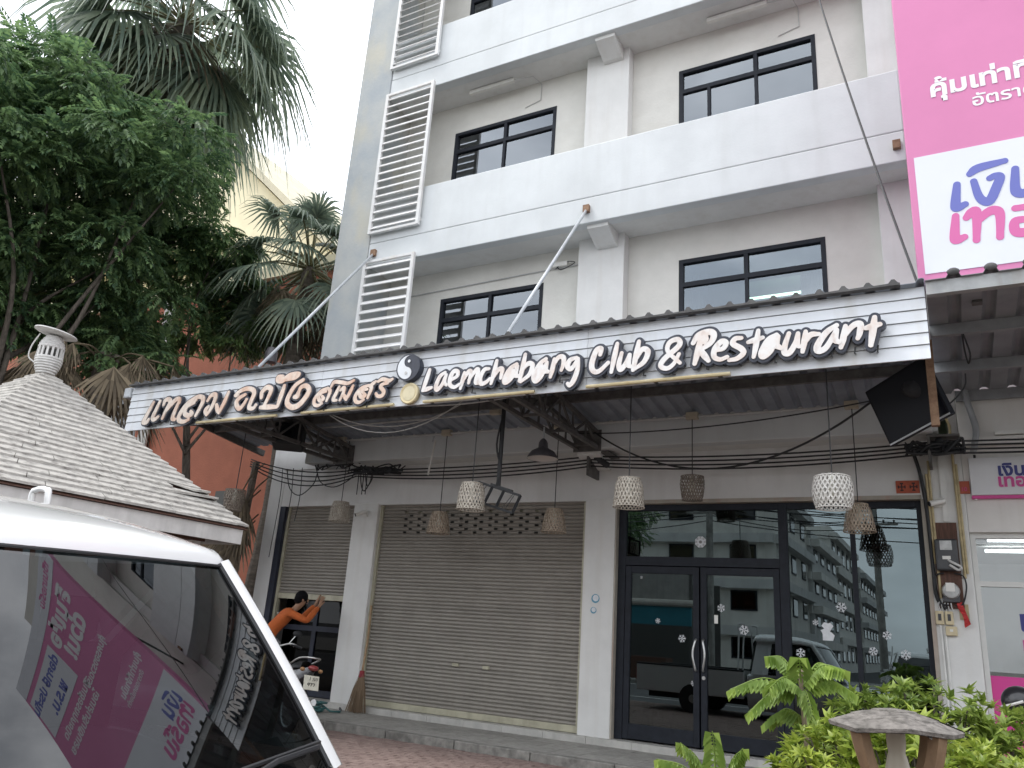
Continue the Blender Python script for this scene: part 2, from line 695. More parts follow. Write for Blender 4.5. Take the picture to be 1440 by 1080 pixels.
# ================================================================== THE RESTAURANT BUILDING
BX = (-4.6, 2.0, 0.1)
bld = thing('apartment_building', BX, 'white four-storey building with grey concrete end wall and long balcony parapets above the restaurant', 'building')
M_band = mat('parapet_paint', (0.615, 0.64, 0.645), 0.75, var=0.06, scale=1.1, bump=0.12, bscale=35, streak=0.55, streak_col=(0.53, 0.545, 0.54), sstretch=(2.6, 2.6, 0.22))
M_wall = mat('wall_paint', (0.645, 0.635, 0.59), 0.8, var=0.05, scale=2.2, bump=0.25, bscale=28, streak=0.3, streak_col=(0.55, 0.52, 0.46), sstretch=(1.2, 1.2, 3.0))
M_pill = mat('pillar_paint', (0.68, 0.68, 0.66), 0.75, var=0.05, scale=2.0, bump=0.12, bscale=30, streak=0.3, streak_col=(0.5, 0.46, 0.4), sstretch=(4, 4, 0.3))
M_gfwall = mat('ground_wall_paint', (0.67, 0.67, 0.66), 0.75, var=0.05, scale=1.8, bump=0.15, bscale=30, streak=0.3, streak_col=(0.46, 0.44, 0.41), sstretch=(3, 3, 0.3))
M_fin = mat('raw_concrete', (0.36, 0.39, 0.41), 0.9, col2=(0.47, 0.48, 0.46), scale=1.3, bump=0.3, bscale=24, streak=0.5, streak_col=(0.55, 0.51, 0.39), sstretch=(1.0, 1.0, 0.55), slo=0.52, shi=0.68)
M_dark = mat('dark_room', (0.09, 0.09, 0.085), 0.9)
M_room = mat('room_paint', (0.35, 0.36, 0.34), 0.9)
M_frame = mat('window_frame', (0.014, 0.017, 0.024), 0.55, var=0.2, scale=10, spec=0.25)
M_glass = glass_mat('window_glass', (0.42, 0.47, 0.48), ior=1.75, gain=2.3, wav=0.06, gcol=(0.86, 0.93, 1.0))
M_shopglass = glass_mat('shop_glass', (0.20, 0.26, 0.26), ior=1.75, gain=1.5, wav=0.015, gcol=(0.78, 0.93, 0.96))

M_innerglass = glass_mat('inner_glass', (0.06, 0.08, 0.08), ior=1.45, gain=0.4)
BANDS = (3.78, 7.22, 10.63, 14.04)
WIN = [(-7.29, -5.33, 5.30, 6.72, (-6.31,)), (-3.12, -1.11, 5.30, 6.72, (-2.16,)),
       (-7.34, -5.28, 8.70, 10.05, (-6.28,)), (-3.13, -1.09, 8.70, 10.05, (-2.66, -1.95)),
       (-7.30, -5.30, 12.0, 13.45, (-6.3,)), (-3.12, -1.10, 12.0, 13.45, (-2.1,))]
wall_holes(MB(), -8.43, 0.0, 3.9, 16.0, 0.2, 0.38, [w[:4] for w in WIN]).build('wall', M_wall, bld)
for b in BANDS:
    MB().box(-8.43, -0.055, -0.5, -0.32, b, b + 0.423).build('beam', M_band, bld, bevel=0.012)
    MB().box(-8.43, -0.055, -0.497, -0.38, b + 0.431, b + 1.34).build('parapet', M_band, bld, bevel=0.015)
    MB().box(-8.43, -0.06, -0.36, 0.199, b + 0.02, b + 0.428).build('balcony_slab', M_pill, bld)
    # corbels carrying the balcony at the column
    mb = MB()
    mb.prism([(-0.43, b + 0.019), (0.0, b + 0.019), (0.0, b - 0.20), (-0.08, b - 0.20), (-0.43, b - 0.06)], lambda u, v, w: (w, u, v), -4.33, -4.0)
    mb.build('corbel', M_pill, bld)
    MB().box(-9.0, 0.0, 0.4, 8.0, b + 0.03, b + 0.25).build('floor_slab', M_room, bld)
MB().box(-4.65, -3.9, -0.002, 0.198, 3.9, 16).build('column', M_pill, bld, bevel=0.012)
MB().box(-0.43, -0.004, -0.002, 0.198, 3.9, 16).build('column', M_pill, bld, bevel=0.012)
MB().box(-9.16, -8.432, -0.52, 8.0, 3.78, 16.2).build('end_wall', M_fin, bld, bevel=0.01)
MB().box(-9.0, 0, 8.0, 8.2, 0.1, 16.0).build('rear_wall', M_wall, bld)
MB().box(-9.2, 0.0, -0.6, 8.2, 16.0, 16.4).build('roof_slab', M_band, bld)
# joint line down the balcony wall
# soffit lamps and thin wires
M_whiteplastic = mat('white_plastic', (0.72, 0.71, 0.67), 0.4, var=0.05, scale=8)
M_conduit = mat('grey_conduit', (0.48, 0.48, 0.47), 0.5, var=0.1, scale=8)
M_black = mat('black_rubber', (0.015, 0.016, 0.018), 0.55)
for (x0, z, y) in ((-6.9, 10.61, -0.1), (-2.6, 10.61, -0.1), (-2.4, 14.02, -0.1)):
    lamp = MB().box(x0, x0 + 0.9, y - 0.03, y + 0.03, z - 0.05, z + 0.02).build('soffit_lamp', M_whiteplastic, bld)
    MB().tube([(x0 + 0.9, y, z - 0.01), (x0 + 1.25, y + 0.05, z - 0.01), (x0 + 1.3, 0.185, z - 0.02), (x0 + 1.3, 0.185, z - 0.35), (x0 + 1.0, 0.185, z - 0.42)], 0.008, 5).build('lamp_wire', M_conduit, lamp)
MB().tube([(-8.3, 0.18, 6.86), (-7.0, 0.182, 6.89), (-5.6, 0.182, 6.92), (-4.66, 0.18, 6.93)], 0.012, 6).build('wall_conduit', M_conduit, bld)
MB().tube(catmull([(-5.1, 0.17, 6.95), (-5.0, 0.12, 6.86), (-4.85, 0.12, 6.90), (-4.78, 0.15, 6.97), (-4.95, 0.13, 6.99), (-5.1, 0.14, 6.9)], 5), 0.008, 5).build('wall_wire', M_black, bld)
MB().box(-5.18, -4.9, 0.12, 0.198, 6.93, 7.0).build('wall_lamp', M_whiteplastic, bld)

# windows
M_curtain = mat('curtain', (0.42, 0.43, 0.42), 0.9, var=0.15, scale=6, stretch=(6, 1, .3))
M_tubelit = mat('lit_tube', (0.9, 0.95, 0.85), 0.5, emit=((0.75, 1.0, 0.72), 9.0))
for n, (x0, x1, z0, z1, mul) in enumerate(WIN):
    mb = MB()
    w = 0.062
    y0, y1 = 0.19, 0.27
    zt = z1 - 0.40
    xs = [x0] + list(mul) + [x1]
    mb.box(x0, x1, y0, y1, z1 - w, z1)
    mb.box(x0, x1, y0, y1, z0, z0 + w)
    mb.box(x0, x0 + w, y0 + .001, y1 - .001, z0 + w, z1 - w)
    mb.box(x1 - w, x1, y0 + .001, y1 - .001, z0 + w, z1 - w)
    mb.box(x0 + w, x1 - w, y0 + .002, y1 - .002, zt - 0.035, zt + 0.035)
    for xm in mul:
        mb.box(xm - 0.024, xm + 0.024, y0 + .004, y1 - .004, z0 + w, zt - .035)
    mid = mul[len(mul) // 2] if len(mul) > 1 else mul[0]
    mb.box(mid - 0.028, mid + 0.028, y0 + .004, y1 - .004, zt + .035, z1 - w)
    wo = mb.build('window', M_frame, bld)
    for a, c in zip(xs[:-1], xs[1:]):
        MB().box(a + 0.03, c - 0.03, 0.225, 0.231, z0 + w * .8, zt - 0.03).build('pane', M_glass, wo)
        # inner sash rails
        MB().box(a + 0.026, c - 0.026, 0.238, 0.262, zt - .075, zt - .036).build('sash_rail', M_frame, wo)
    for a, c in ((x0, mid), (mid, x1)):
        MB().box(a + 0.04, c - 0.04, 0.235, 0.241, zt + 0.03, z1 - w * .8).build('pane', M_glass, wo)
# curtains hang behind the first-floor windows
for (a, c, zb, zt) in ((-7.2, -6.75, 5.35, 6.6), (-3.05, -2.75, 5.35, 6.6), (-1.5, -1.2, 5.35, 6.6)):
    P = [[(a + (c - a) * i / 24, 0.55 + 0.03 * math.sin(i * 1.3), z) for i in range(25)] for z in (zb, zt)]
    MB().grid(P).build('curtain', M_curtain, bld)
lt = MB().tube([(-2.6, 2.5, 7.0), (-1.5, 2.5, 7.0)], 0.025, 8).build('room_lamp', M_tubelit, bld)
MB().box(-8.4, -0.1, 3.9, 4.0, 4.05, 7.2).build('room_wall', M_room, bld)
MB().box(-8.4, -0.1, 3.9, 4.0, 7.5, 10.6).build('room_wall', M_room, bld)
MB().box(-8.4, -0.1, 3.9, 4.0, 10.9, 14.0).build('room_wall', M_room, bld)
for z in (4.05, 7.5, 10.9):
    MB().box(-4.35, -4.25, 0.4, 3.88, z, z + 3.1).build('partition', M_room, bld)

# louvre screens on the balcony ends
M_louvre = mat('louvre_paint', (0.70, 0.70, 0.69), 0.6, var=0.06, scale=5, streak=0.35, streak_col=(0.5, 0.38, 0.26), sstretch=(5, 5, 0.5))
slat0 = None
for (z0, z1) in ((5.2, 7.27), (7.79, 10.68), (11.24, 14.1)):
    mb = MB()
    mb.box(-8.425, -8.365, -0.60, -0.545, z0, z1)
    mb.box(-7.42, -7.36, -0.60, -0.545, z0, z1)
    mb.box(-8.365, -7.42, -0.598, -0.548, z0, z0 + .045)
    mb.box(-8.365, -7.42, -0.598, -0.548, z1 - .045, z1)
    mb.box(-8.40, -8.38, -0.546, -0.499, z0 + .1, z0 + .16)
    mb.box(-7.40, -7.38, -0.546, -0.499, z0 + .1, z0 + .16)
    fr = mb.build('louvre_screen', M_louvre, bld)
    n = int((z1 - z0 - 0.1) / 0.152)
    for i in range(n):
        z = z0 + 0.12 + i * (z1 - z0 - 0.16) / (n - 0.5)
        if slat0 is None:
            slat0 = MB().obox((0, 0, 0), (0.945, 0.016, 0.10), Matrix.Rotation(R(-38), 3, 'X')).build('slat', M_louvre, fr, loc=(0, 0, 0))
            slat0.location = Vector((-7.8925, -0.572, z)) - Vector(BX)
        else:
            inst(slat0, 'slat', fr, Vector((-7.8925, -0.572, z)) - Vector(BX), rot=(R(rng.uniform(-2, 2)), 0, 0))

# ground floor: pillars, lintel wall, shop openings
MB().box(-10.2, 0.0, 0.0, 0.25, 3.17, 3.80).build('lintel_wall', M_gfwall, bld)
for (a, c) in ((-8.43, -7.94), (-4.36, -3.92)):
    MB().box(a, c, -0.012, 0.26, 0.1, 3.20).build('pillar', M_pill, bld, bevel=0.012)
MB().box(-0.24, 0.20, -0.012, 0.26, 0.1, 3.80).build('pillar', M_pill, bld, bevel=0.012)
M_navy = mat('dark_blue_paint', (0.012, 0.016, 0.032), 0.6, var=0.3, scale=4)
MB().box(-10.36, -10.05, -0.02, 0.26, 0.1, 3.80).build('pillar', M_gfwall, bld, bevel=0.012)
MB().box(-10.048, -9.93, -0.01, 0.16, 0.1, 3.17).build('door_post', M_navy, bld)
MB().box(-10.36, -9.17, -0.02, 0.25, 3.803, 4.2).build('lintel_wall', M_gfwall, bld)
MB().box(-10.36, -10.30, 0.27, 8, 0.1, 4.2).build('side_wall', M_gfwall, bld)
MB().box(-10.36, -9.17, 0.26, 8, 4.2, 4.3).build('side_roof', M_fin, bld)
# the room behind
M_green = mat('inside_green_paint', (0.16, 0.19, 0.16), 0.8, var=0.1, scale=2)
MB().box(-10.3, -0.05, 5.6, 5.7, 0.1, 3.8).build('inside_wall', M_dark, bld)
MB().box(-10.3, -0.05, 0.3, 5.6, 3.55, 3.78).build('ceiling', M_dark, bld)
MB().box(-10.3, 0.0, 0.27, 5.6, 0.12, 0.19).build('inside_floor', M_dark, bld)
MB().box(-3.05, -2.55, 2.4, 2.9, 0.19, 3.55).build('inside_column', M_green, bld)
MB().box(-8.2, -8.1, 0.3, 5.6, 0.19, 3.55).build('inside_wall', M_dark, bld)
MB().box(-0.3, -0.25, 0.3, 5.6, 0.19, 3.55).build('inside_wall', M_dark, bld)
# sill under the openings
M_sill = mat('sill_tile', (0.46, 0.45, 0.42), 0.6, var=0.12, scale=5, streak=0.4)
s0 = None
for i in range(17):
    x = -10.2 + i * 0.6
    if s0 is None:
        s0 = MB().box(0.002, 0.597, 0, 0.34, 0.105, 0.195).build('sill_tile', M_sill, bld, loc=(0, 0, 0))
        s0.location = Vector((x, -0.09, 0)) - Vector(BX)
    else:
        inst(s0, 'sill_tile', bld, Vector((x, -0.09, 0)) - Vector(BX))

# ---- roller shutters, every slat a piece of its own
M_shut = mat('shutter_paint', (0.26, 0.24, 0.21), 0.5, var=0.07, scale=2.5, streak=0.35, streak_col=(0.22, 0.2, 0.17), sstretch=(3, 3, 0.4), jitter=0.05)
M_shutrail = mat('shutter_rail', (0.42, 0.40, 0.30), 0.5, var=0.12, scale=5, streak=0.5, streak_col=(.2, .17, .12))
PITCH = 0.052
SP = [(0.0, 0.0), (-0.012, 0.008), (-0.019, 0.022), (-0.015, 0.038), (0.0, 0.047), (0.004, 0.052)]
def slat_mesh(L, slots=None):
    """convex slat, local x 0..L; slots = list of (x0,x1) punched through its belly"""
    mb = MB()
    xs = sorted(set([0, L] + [x for s in (slots or []) for x in s]))
    for k in range(len(SP) - 1):
        (ya, za), (yb, zb) = SP[k], SP[k + 1]
        for a, c in zip(xs[:-1], xs[1:]):
            if slots and k in (1, 2) and any(s[0] <= (a + c) / 2 <= s[1] for s in slots):
                continue
            mb.quad((a, ya, za), (c, ya, za), (c, yb, zb), (a, yb, zb))
    return mb
def shutter(x0, x1, z0, z1, y, vents=False):
    sh = MB().box(x0 + .05, x1 - .05, y + 0.03, y + 0.08, z1 - .12, z1).build('roller_shutter', M_shutrail, bld)
    MB().box(x0, x0 + 0.05, y - 0.045, y + 0.03, 0.2, z1).build('guide_rail', M_shutrail, sh)
    MB().box(x1 - 0.05, x1, y - 0.045, y + 0.03, 0.2, z1).build('guide_rail', M_shutrail, sh)
    L = x1 - x0 - 0.09
    plain = vA = vB = None
    n = int((z1 - z0 - 0.08) / PITCH)
    for i in range(n + 1):
        z = z0 + 0.08 + i * PITCH
        loc = Vector((x0 + 0.045, y, z)) - Vector(BX)
        row = n - i
        if vents and 2 <= row <= 8:
            sh_x = 0.10 if row % 2 else 0.0
            sl = [(0.42 + sh_x + q * 0.255, 0.42 + sh_x + q * 0.255 + 0.062) for q in range(10 if row % 2 == 0 else 10)]
            if row % 2:
                if vA is None:
                    vA = slat_mesh(L, sl).build('slat', M_shut, sh, loc=(0, 0, 0), smooth=True)
                    vA.location = loc
                else:
                    inst(vA, 'slat', sh, loc)
            else:
                if vB is None:
                    vB = slat_mesh(L, sl).build('slat', M_shut, sh, loc=(0, 0, 0), smooth=True)
                    vB.location = loc
                else:
                    inst(vB, 'slat', sh, loc)
        elif plain is None:
            plain = slat_mesh(L).build('slat', M_shut, sh, loc=(0, 0, 0), smooth=True)
            plain.location = loc
        else:
            inst(plain, 'slat', sh, loc)
    MB().box(x0 + 0.05, x1 - 0.05, y - 0.03, y + 0.012, z0, z0 + 0.085).build('bottom_bar', M_shutrail, sh, bevel=0.006)
    return sh
sh = shutter(-7.94, -4.36, 0.2, 3.17, 0.10, vents=True)
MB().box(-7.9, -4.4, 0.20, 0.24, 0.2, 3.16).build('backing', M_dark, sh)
M_steel = mat('brushed_steel', (0.55, 0.55, 0.54), 0.35, metal=0.9, var=0.1, scale=10)
for x in (-6.35, -5.85):
    MB().box(x, x + 0.10, 0.055, 0.085, 0.86, 0.905).build('shutter_handle', M_shutrail, sh, bevel=0.004)
sh2 = shutter(-9.93, -8.43, 1.66, 3.17, 0.10)
# dark glass door inside the half-raised shutter
mb = MB()
mb.box(-9.9, -8.45, 0.30, 0.36, 0.2, 0.3)
mb.box(-9.9, -8.45, 0.30, 0.36, 1.18, 1.26)
mb.box(-9.25, -9.17, 0.302, 0.358, 0.3, 1.18)
mb.box(-9.25, -9.17, 0.302, 0.358, 1.26, 3.1)
gd = mb.build('inner_door', M_navy, bld)
for a, c in ((-9.9, -9.25), (-9.17, -8.45)):
    for p, q in ((0.3, 1.18), (1.26, 3.1)):
        MB().box(a, c, 0.325, 0.332, p, q).build('pane', M_innerglass, gd)

# ---- glazed shopfront
YF0, YF1 = 0.085, 0.165
mb = MB()
mb.box(-3.90, -3.795, YF0, YF1, 0.2, 3.12)
mb.box(-1.83, -1.725, YF0, YF1, 0.2, 3.12)
mb.box(-0.30, -0.245, YF0, YF1, 0.2, 3.12)
mb.box(-1.02, -0.965, YF0 + .01, YF1 - .01, 0.285, 3.04)
for a, c in ((-3.795, -1.83), (-1.725, -0.30)):
    mb.box(a, c, YF0 + .002, YF1 - .002, 3.04, 3.12)
mb.box(-1.725, -0.30, YF0 + .002, YF1 - .002, 0.2, 0.285)
mb.box(-3.795, -1.83, YF0 + .002, YF1 - .002, 2.325, 2.44)
sf = mb.build('shopfront', M_frame, bld, bevel=0.004)
M_trim = mat('jamb_trim', (0.36, 0.33, 0.28), 0.7, var=0.12, scale=4, streak=0.5, streak_col=(.42, .22, .17))
MB().box(-3.92, -3.90, -0.005, 0.2, 0.1, 3.12).build('jamb', M_trim, sf)
MB().box(-0.245, -0.20, -0.02, 0.2, 0.1, 3.12).build('jamb', M_trim, sf)
MB().box(-3.92, -0.20, -0.01, 0.2, 3.12, 3.168).build('head_trim', M_trim, sf)
for (a, c, p, q) in ((-3.80, -1.825, 2.435, 3.045), (-1.73, -1.01, 0.28, 3.045), (-0.975, -0.295, 0.28, 3.045)):
    MB().box(a, c, 0.12, 0.127, p, q).build('pane', M_shopglass, sf)
for k, (a, c) in enumerate(((-3.79, -2.815), (-2.795, -1.835))):
    mb = MB()
    mb.box(a, a + 0.075, 0.09, 0.15, 0.215, 2.318)
    mb.box(c - 0.075, c, 0.09, 0.15, 0.215, 2.318)
    mb.box(a + 0.075, c - 0.075, 0.092, 0.148, 2.225, 2.316)
    mb.box(a + 0.075, c - 0.075, 0.092, 0.148, 0.217, 0.39)
    d = mb.build('door', M_frame, bld, bevel=0.004)
    MB().box(a + 0.07, c - 0.07, 0.117, 0.124, 0.385, 2.23).build('pane', M_shopglass, d)
    hx = c - 0.036 if k == 0 else a + 0.036
    s = -1 if k == 0 else 1
    MB().tube(catmull([(hx, 0.09, 1.08), (hx, 0.05, 1.09), (hx + s * 0.022, 0.03, 1.2), (hx + s * 0.028, 0.028, 1.26), (hx + s * 0.022, 0.03, 1.33), (hx, 0.05, 1.43), (hx, 0.09, 1.44)], 4), 0.013, 8).build('handle', M_steel, d, smooth=True)
    if k == 1:
        MB().lathe([(0.022, 0), (0.022, 0.012)], 12, (hx, 0.092, 1.0), Matrix.Rotation(R(90), 3, 'X')).build('lock', M_steel, d)
# paper stickers on the glass
M_sticker = mat('white_sticker', (0.66, 0.68, 0.70), 0.6, var=0.08, scale=30)
M_stickgrey = mat('seal_grey', (0.20, 0.20, 0.20), 0.6)
def flake(x, z, r, y=0.113):
    mb = MB()
    for k in range(6):
        a = math.pi / 3 * k + x
        d = Vector((math.cos(a), 0, math.sin(a)))
        n = Vector((-d.z, 0, d.x))
        c = Vector((x, y, z))
        mb.quad(c + n * r * .12, c - n * r * .12, c + d * r - n * r * .07, c + d * r + n * r * .07)
        for s in (1, -1):
            b = c + d * r * .55 + Vector((0, -0.0004 * (1 + k), 0))
            e = (d + n * s * 1.2).normalized()
            m_ = Vector((-e.z, 0, e.x))
            mb.quad(b + m_ * r * .07, b - m_ * r * .07, b + e * r * .42 - m_ * r * .05, b + e * r * .42 + m_ * r * .05)
    mb.build('snowflake_sticker', M_sticker, sf)
for (x, z, r) in ((-3.58, 2.172, .02), (-3.351, 1.638, .035), (-2.545, 1.832, .05), (-2.273, 1.587, .06), (-3.036, 1.442, .05), (-1.161, 1.902, .06), (-1.628, 1.371, .055), (-0.853, 1.44, .05), (-0.525, 1.426, .055), (-2.893, 0.929, .035), (-0.7, 1.62, .05), (-1.45, 1.72, .035)):
    flake(x, z, r)
def disc(mb, x, z, r, y, n=8, ph=0.39):
    b = len(mb.v)
    for k in range(n):
        mb.v.append((x + r * math.cos(ph + 2 * math.pi * k / n), y, z + r * math.sin(ph + 2 * math.pi * k / n)))
    mb.f.append(tuple(b + k for k in range(n)))
    return mb
o = disc(MB(), -2.798, 2.637, 0.075, 0.114).build('seal_sticker', M_sticker, sf)
mb = MB()
for k in range(8):
    a = math.pi / 4 * k
    for q in range(3):
        r_ = 0.047 + q * 0.008
        mb.obox((-2.798 + r_ * math.cos(a), 0.1115, 2.637 + r_ * math.sin(a)), (0.004, 0.001, 0.024 if (k + q) % 3 else 0.018), Matrix.Rotation(-a, 3, 'Y'))
disc(mb, -2.798, 2.637, 0.02, 0.1112, 16)
mb.build('seal_print', M_stickgrey, o)
mb = MB()
mb.prism([(-.05, -.1), (.06, -.1), (.08, -.04), (.05, -.01), (.03, .0), (.07, .06), (.04, .1), (.02, .09), (-.03, .1), (-.06, .06), (-.03, .03), (-.07, .01), (-.05, -.03)], lambda u, v, w: (-1.328 + u, w, 1.626 + v), 0.114, 0.1155)
mb.build('paper_cutout', M_sticker, sf)
mb = MB().box(-2.63, -2.585, 0.108, 0.113, 1.645, 1.745)
mb.build('hanging_tag', M_whiteplastic, sf)
# round stickers on the pillar
M_blue = mat('blue_print', (0.10, 0.30, 0.42), 0.5)
for x, z, r, m1 in ((-4.165, 1.872, .058, M_blue), (-4.188, 1.722, .042, M_blue)):
    a = MB().lathe([(r, 0), (r, 0.003)], 20, (x, -0.0125, z), Matrix.Rotation(R(90), 3, 'X')).build('round_notice', m1, bld)
    MB().lathe([(r * .72, 0), (r * .72, 0.003)], 18, (x + .004, -0.0160, z + .006), Matrix.Rotation(R(90), 3, 'X')).build('notice_face', M_sticker, a)
# red house-number plates
M_redplate = mat('red_plate', (0.40, 0.085, 0.04), 0.6, var=0.15, scale=12)
M_plateink = mat('plate_ink', (0.05, 0.02, 0.02), 0.6)
pl = MB().box(-0.485, -0.243, -0.012, -0.001, 3.19, 3.335).build('number_plate', M_redplate, bld)
for cx in (-0.425, -0.303):
    mb = MB()
    for dx, dz, w, h in ((0, 0, .075, .013), (0, 0, .013, .085), (0, .04, .034, .016), (0, -.04, .034, .016), (-.034, 0, .014, .034), (.034, 0, .014, .034)):
        mb.obox((cx + dx, -0.0135 - 0.002 * abs(dx) - .004 * abs(dz) - .0002 * (w > h), 3.262 + dz), (w, 0.002, h))
    mb.build('plate_lettering', M_plateink, pl)

# ---- party wall and neighbour pillar electrics come later

# ================================================================== CANOPY
CX = (-5.2, -0.5, 4.1)
can = thing('metal_canopy', CX, 'dark corrugated metal canopy on steel trusses behind the restaurant signboard', 'canopy')
M_sheet = mat('roof_sheet', (0.27, 0.30, 0.345), 0.6, var=0.15, scale=3, metal=0.2, streak=0.3, streak_col=(0.25, 0.25, 0.25), sstretch=(5, .6, 5))
M_rooftop = mat('roof_edge', (0.085, 0.083, 0.082), 0.75, var=0.3, scale=8, bump=0.2, bscale=40)
M_truss = mat('truss_steel', (0.11, 0.105, 0.10), 0.6, var=0.3, scale=9)
M_rust = mat('rusty_steel', (0.16, 0.085, 0.05), 0.85, col2=(0.30, 0.19, 0.12), scale=12, bump=0.3, bscale=60)
M_galv = mat('galvanised_pipe', (0.47, 0.49, 0.51), 0.45, metal=0.3, var=0.1, scale=6)
def roof_z(y):
    return 4.13 - 0.125 * (y + 0.5)
def corrugated(x0, x1, ya, yb, zf, pitch=0.2, h=0.036, lip=0.0):
    """ribbed sheet running along Y"""
    mb = MB()
    prof = []
    n = int(round((x1 - x0) / pitch))
    for i in range(n):
        a = x0 + i * pitch
        prof += [(a, 0), (a + pitch * .58, 0), (a + pitch * .66, h * .7), (a + pitch * .74, h), (a + pitch * .86, h), (a + pitch * .94, h * .7)]
    prof.append((x1, 0))
    P = [[(x, y, zf(y) + z) for (x, z) in prof] for y in (ya, yb)]
    mb.grid(P)
    Q = [[(x, y, zf(y) + z - 0.004) for (x, z) in reversed(prof)] for y in (ya, yb)]
    mb.grid(Q)
    # front lip
    mb.grid([[(x, ya, zf(ya) + z) for (x, z) in prof], [(x, ya, zf(ya) + z - 0.004) for (x, z) in prof]])
    return mb
corrugated(-10.38, 0.0, -3.03, -0.5, roof_z).build('roof_sheet', M_sheet, can)
# dark rolled edge along the front
mb = MB()
n = int(10.38 / 0.2)
for i in range(n):
    x = -10.38 + i * 0.2
    mb.prism([(x, 4.435), (x + .2, 4.435), (x + .2, 4.452), (x + .185, 4.456), (x + .16, 4.490), (x + .135, 4.490), (x + .11, 4.456), (x, 4.452)], lambda u, v, w: (u, w, v), -3.06, -2.99)
mb.build('roof_edge', M_rooftop, can)
for y in (-2.86, -2.15, -1.45):
    MB().box(-10.3, -0.03, y - 0.025, y + 0.025, roof_z(y) - 0.11, roof_z(y) - 0.008).build('purlin', M_truss, can)
def truss(x, y0=-2.9, y1=-0.51, zb=3.80):
    mb = MB()
    for dx in (-0.14, 0.14):
        mb.bar((x + dx, y0, zb + .0), (x + dx, y1, zb - 0.01), 0.05, 0.05)
        mb.bar((x + dx, y0, roof_z(y0) - .14), (x + dx, y1, roof_z(y1) - .14), 0.05, 0.05)
        n = 6
        for i in range(n):
            ya, yb = y0 + (y1 - y0) * i / n, y0 + (y1 - y0) * (i + 1) / n
            za, zc = (zb, roof_z(yb) - .14) if i % 2 == 0 else (roof_z(ya) - .14, zb)
            mb.bar((x + dx, ya, za), (x + dx, yb, zc), 0.025)
            mb.bar((x + dx, yb, zb), (x + dx, yb, roof_z(yb) - .14), 0.022)
    for i in range(4):
        y = y0 + (y1 - y0) * i / 3.2
        mb.bar((x - .14, y, zb), (x + .14, y, zb), 0.03)
    mb.box(x - 0.2, x + 0.2, y1 - 0.012, y1 - .001, zb - 0.06, roof_z(y1) - .1)
    return mb.build('truss', M_truss, can)
for x in (-4.15, -8.35):
    truss(x)
# conduits with socket boxes
M_box = mat('beige_box', (0.45, 0.40, 0.31), 0.5, var=0.1, scale=10)
MB().tube([(-9.6, -0.7, 4.07), (-0.75, -0.7, 4.07)], 0.014, 8).build('conduit', M_conduit, can)
MB().tube([(-8.7, -1.25, 4.13), (-5.2, -1.3, 4.13)], 0.014, 8).build('conduit', M_conduit, can)
for (x, y) in ((-6.3, -0.7), (-4.5, -0.7), (-2.67, -0.7), (-0.84, -0.7), (-8.27, -0.7), (-5.15, -1.3)):
    MB().box(x - 0.075, x + 0.075, y - 0.04, y + 0.04, roof_z(y) - 0.12, roof_z(y) - 0.03).build('junction_box', M_box, can, bevel=0.008)
# stay rods up to the balcony beam
for x in (-4.31, -8.29):
    rod = MB().tube([(x, -0.52, 7.43), (x, -2.76, 4.44)], 0.022, 10).build('stay_rod', M_galv, can, smooth=True)
    MB().box(x - 0.05, x + 0.05, -0.56, -0.499, 7.38, 7.5).build('anchor_plate', M_rust, rod, bevel=0.006)
MB().box(-0.19, -0.10, -0.56, -0.499, 7.38, 7.5).build('anchor_plate', M_rust, can, bevel=0.006)
# loose white wires hanging under the front
M_whitewire = mat('white_wire', (0.55, 0.55, 0.53), 0.5)
for a, b, s in (((-6.7, -2.7, 3.83), (-5.3, -1.9, 4.1), .22), ((-6.75, -2.7, 3.83), (-5.0, -2.2, 4.1), .34), ((-5.3, -2.85, 3.8), (-3.5, -2.85, 3.88), .06)):
    MB().tube(sag(a, b, s), 0.007, 5).build('loose_wire', M_whitewire, can)
MB().tube([(-6.38, -0.9, 3.98), (-6.40, -0.9, 3.9)], 0.01, 6).build('hook', M_galv, can)
MB().bar((-6.35, -0.9, 3.92), (-6.42, -0.9, 3.42), 0.02).build('hanging_tube', M_whiteplastic, can)
# left end gutter flap
MB().box(-10.55, -10.40, -3.0, -2.8, 4.28, 4.44).build('gutter_end', M_galv, can, bevel=0.02)
MB().bar((-10.36, -2.9, 4.36), (-10.36, -0.3, 4.05), 0.05, 0.10).build('edge_rail', M_truss, can)
# rusty post at the right end
MB().box(-0.05, 0.02, -2.12, -2.05, 3.42, 4.25).build('hanger_post', M_rust, can)

# ================================================================== SIGNBOARD
sgn = thing('restaurant_sign', (-5.2, -2.96, 3.77), 'long white boarded restaurant signboard with Thai and English lettering along the canopy', 'signboard')
M_board = mat('fascia_board', (0.70, 0.725, 0.755), 0.5, var=0.04, scale=1.5, streak=0.55, streak_col=(0.50, 0.48, 0.43), sstretch=(3.5, 3.5, 0.5), slo=.48, shi=.75)
ZB = [3.775, 3.905, 4.012, 4.119, 4.226, 4.333, 4.438]
for i in range(6):
    a, c = ZB[i], ZB[i + 1] - 0.006
    for (x0, x1) in ((-10.4, -6.72), (-6.716, -3.12), (-3.116, 0.0)):
        mb = MB()
        mb.prism([(-2.965, a), (-2.945, a), (-2.945, c), (-2.953, c)], lambda u, v, w: (w, u, v), x0, x1)
        mb.build('board', M_board, sgn)
MB().box(-10.38, -0.02, -2.944, -2.925, 3.78, 4.43).build('backing', M_truss, sgn)
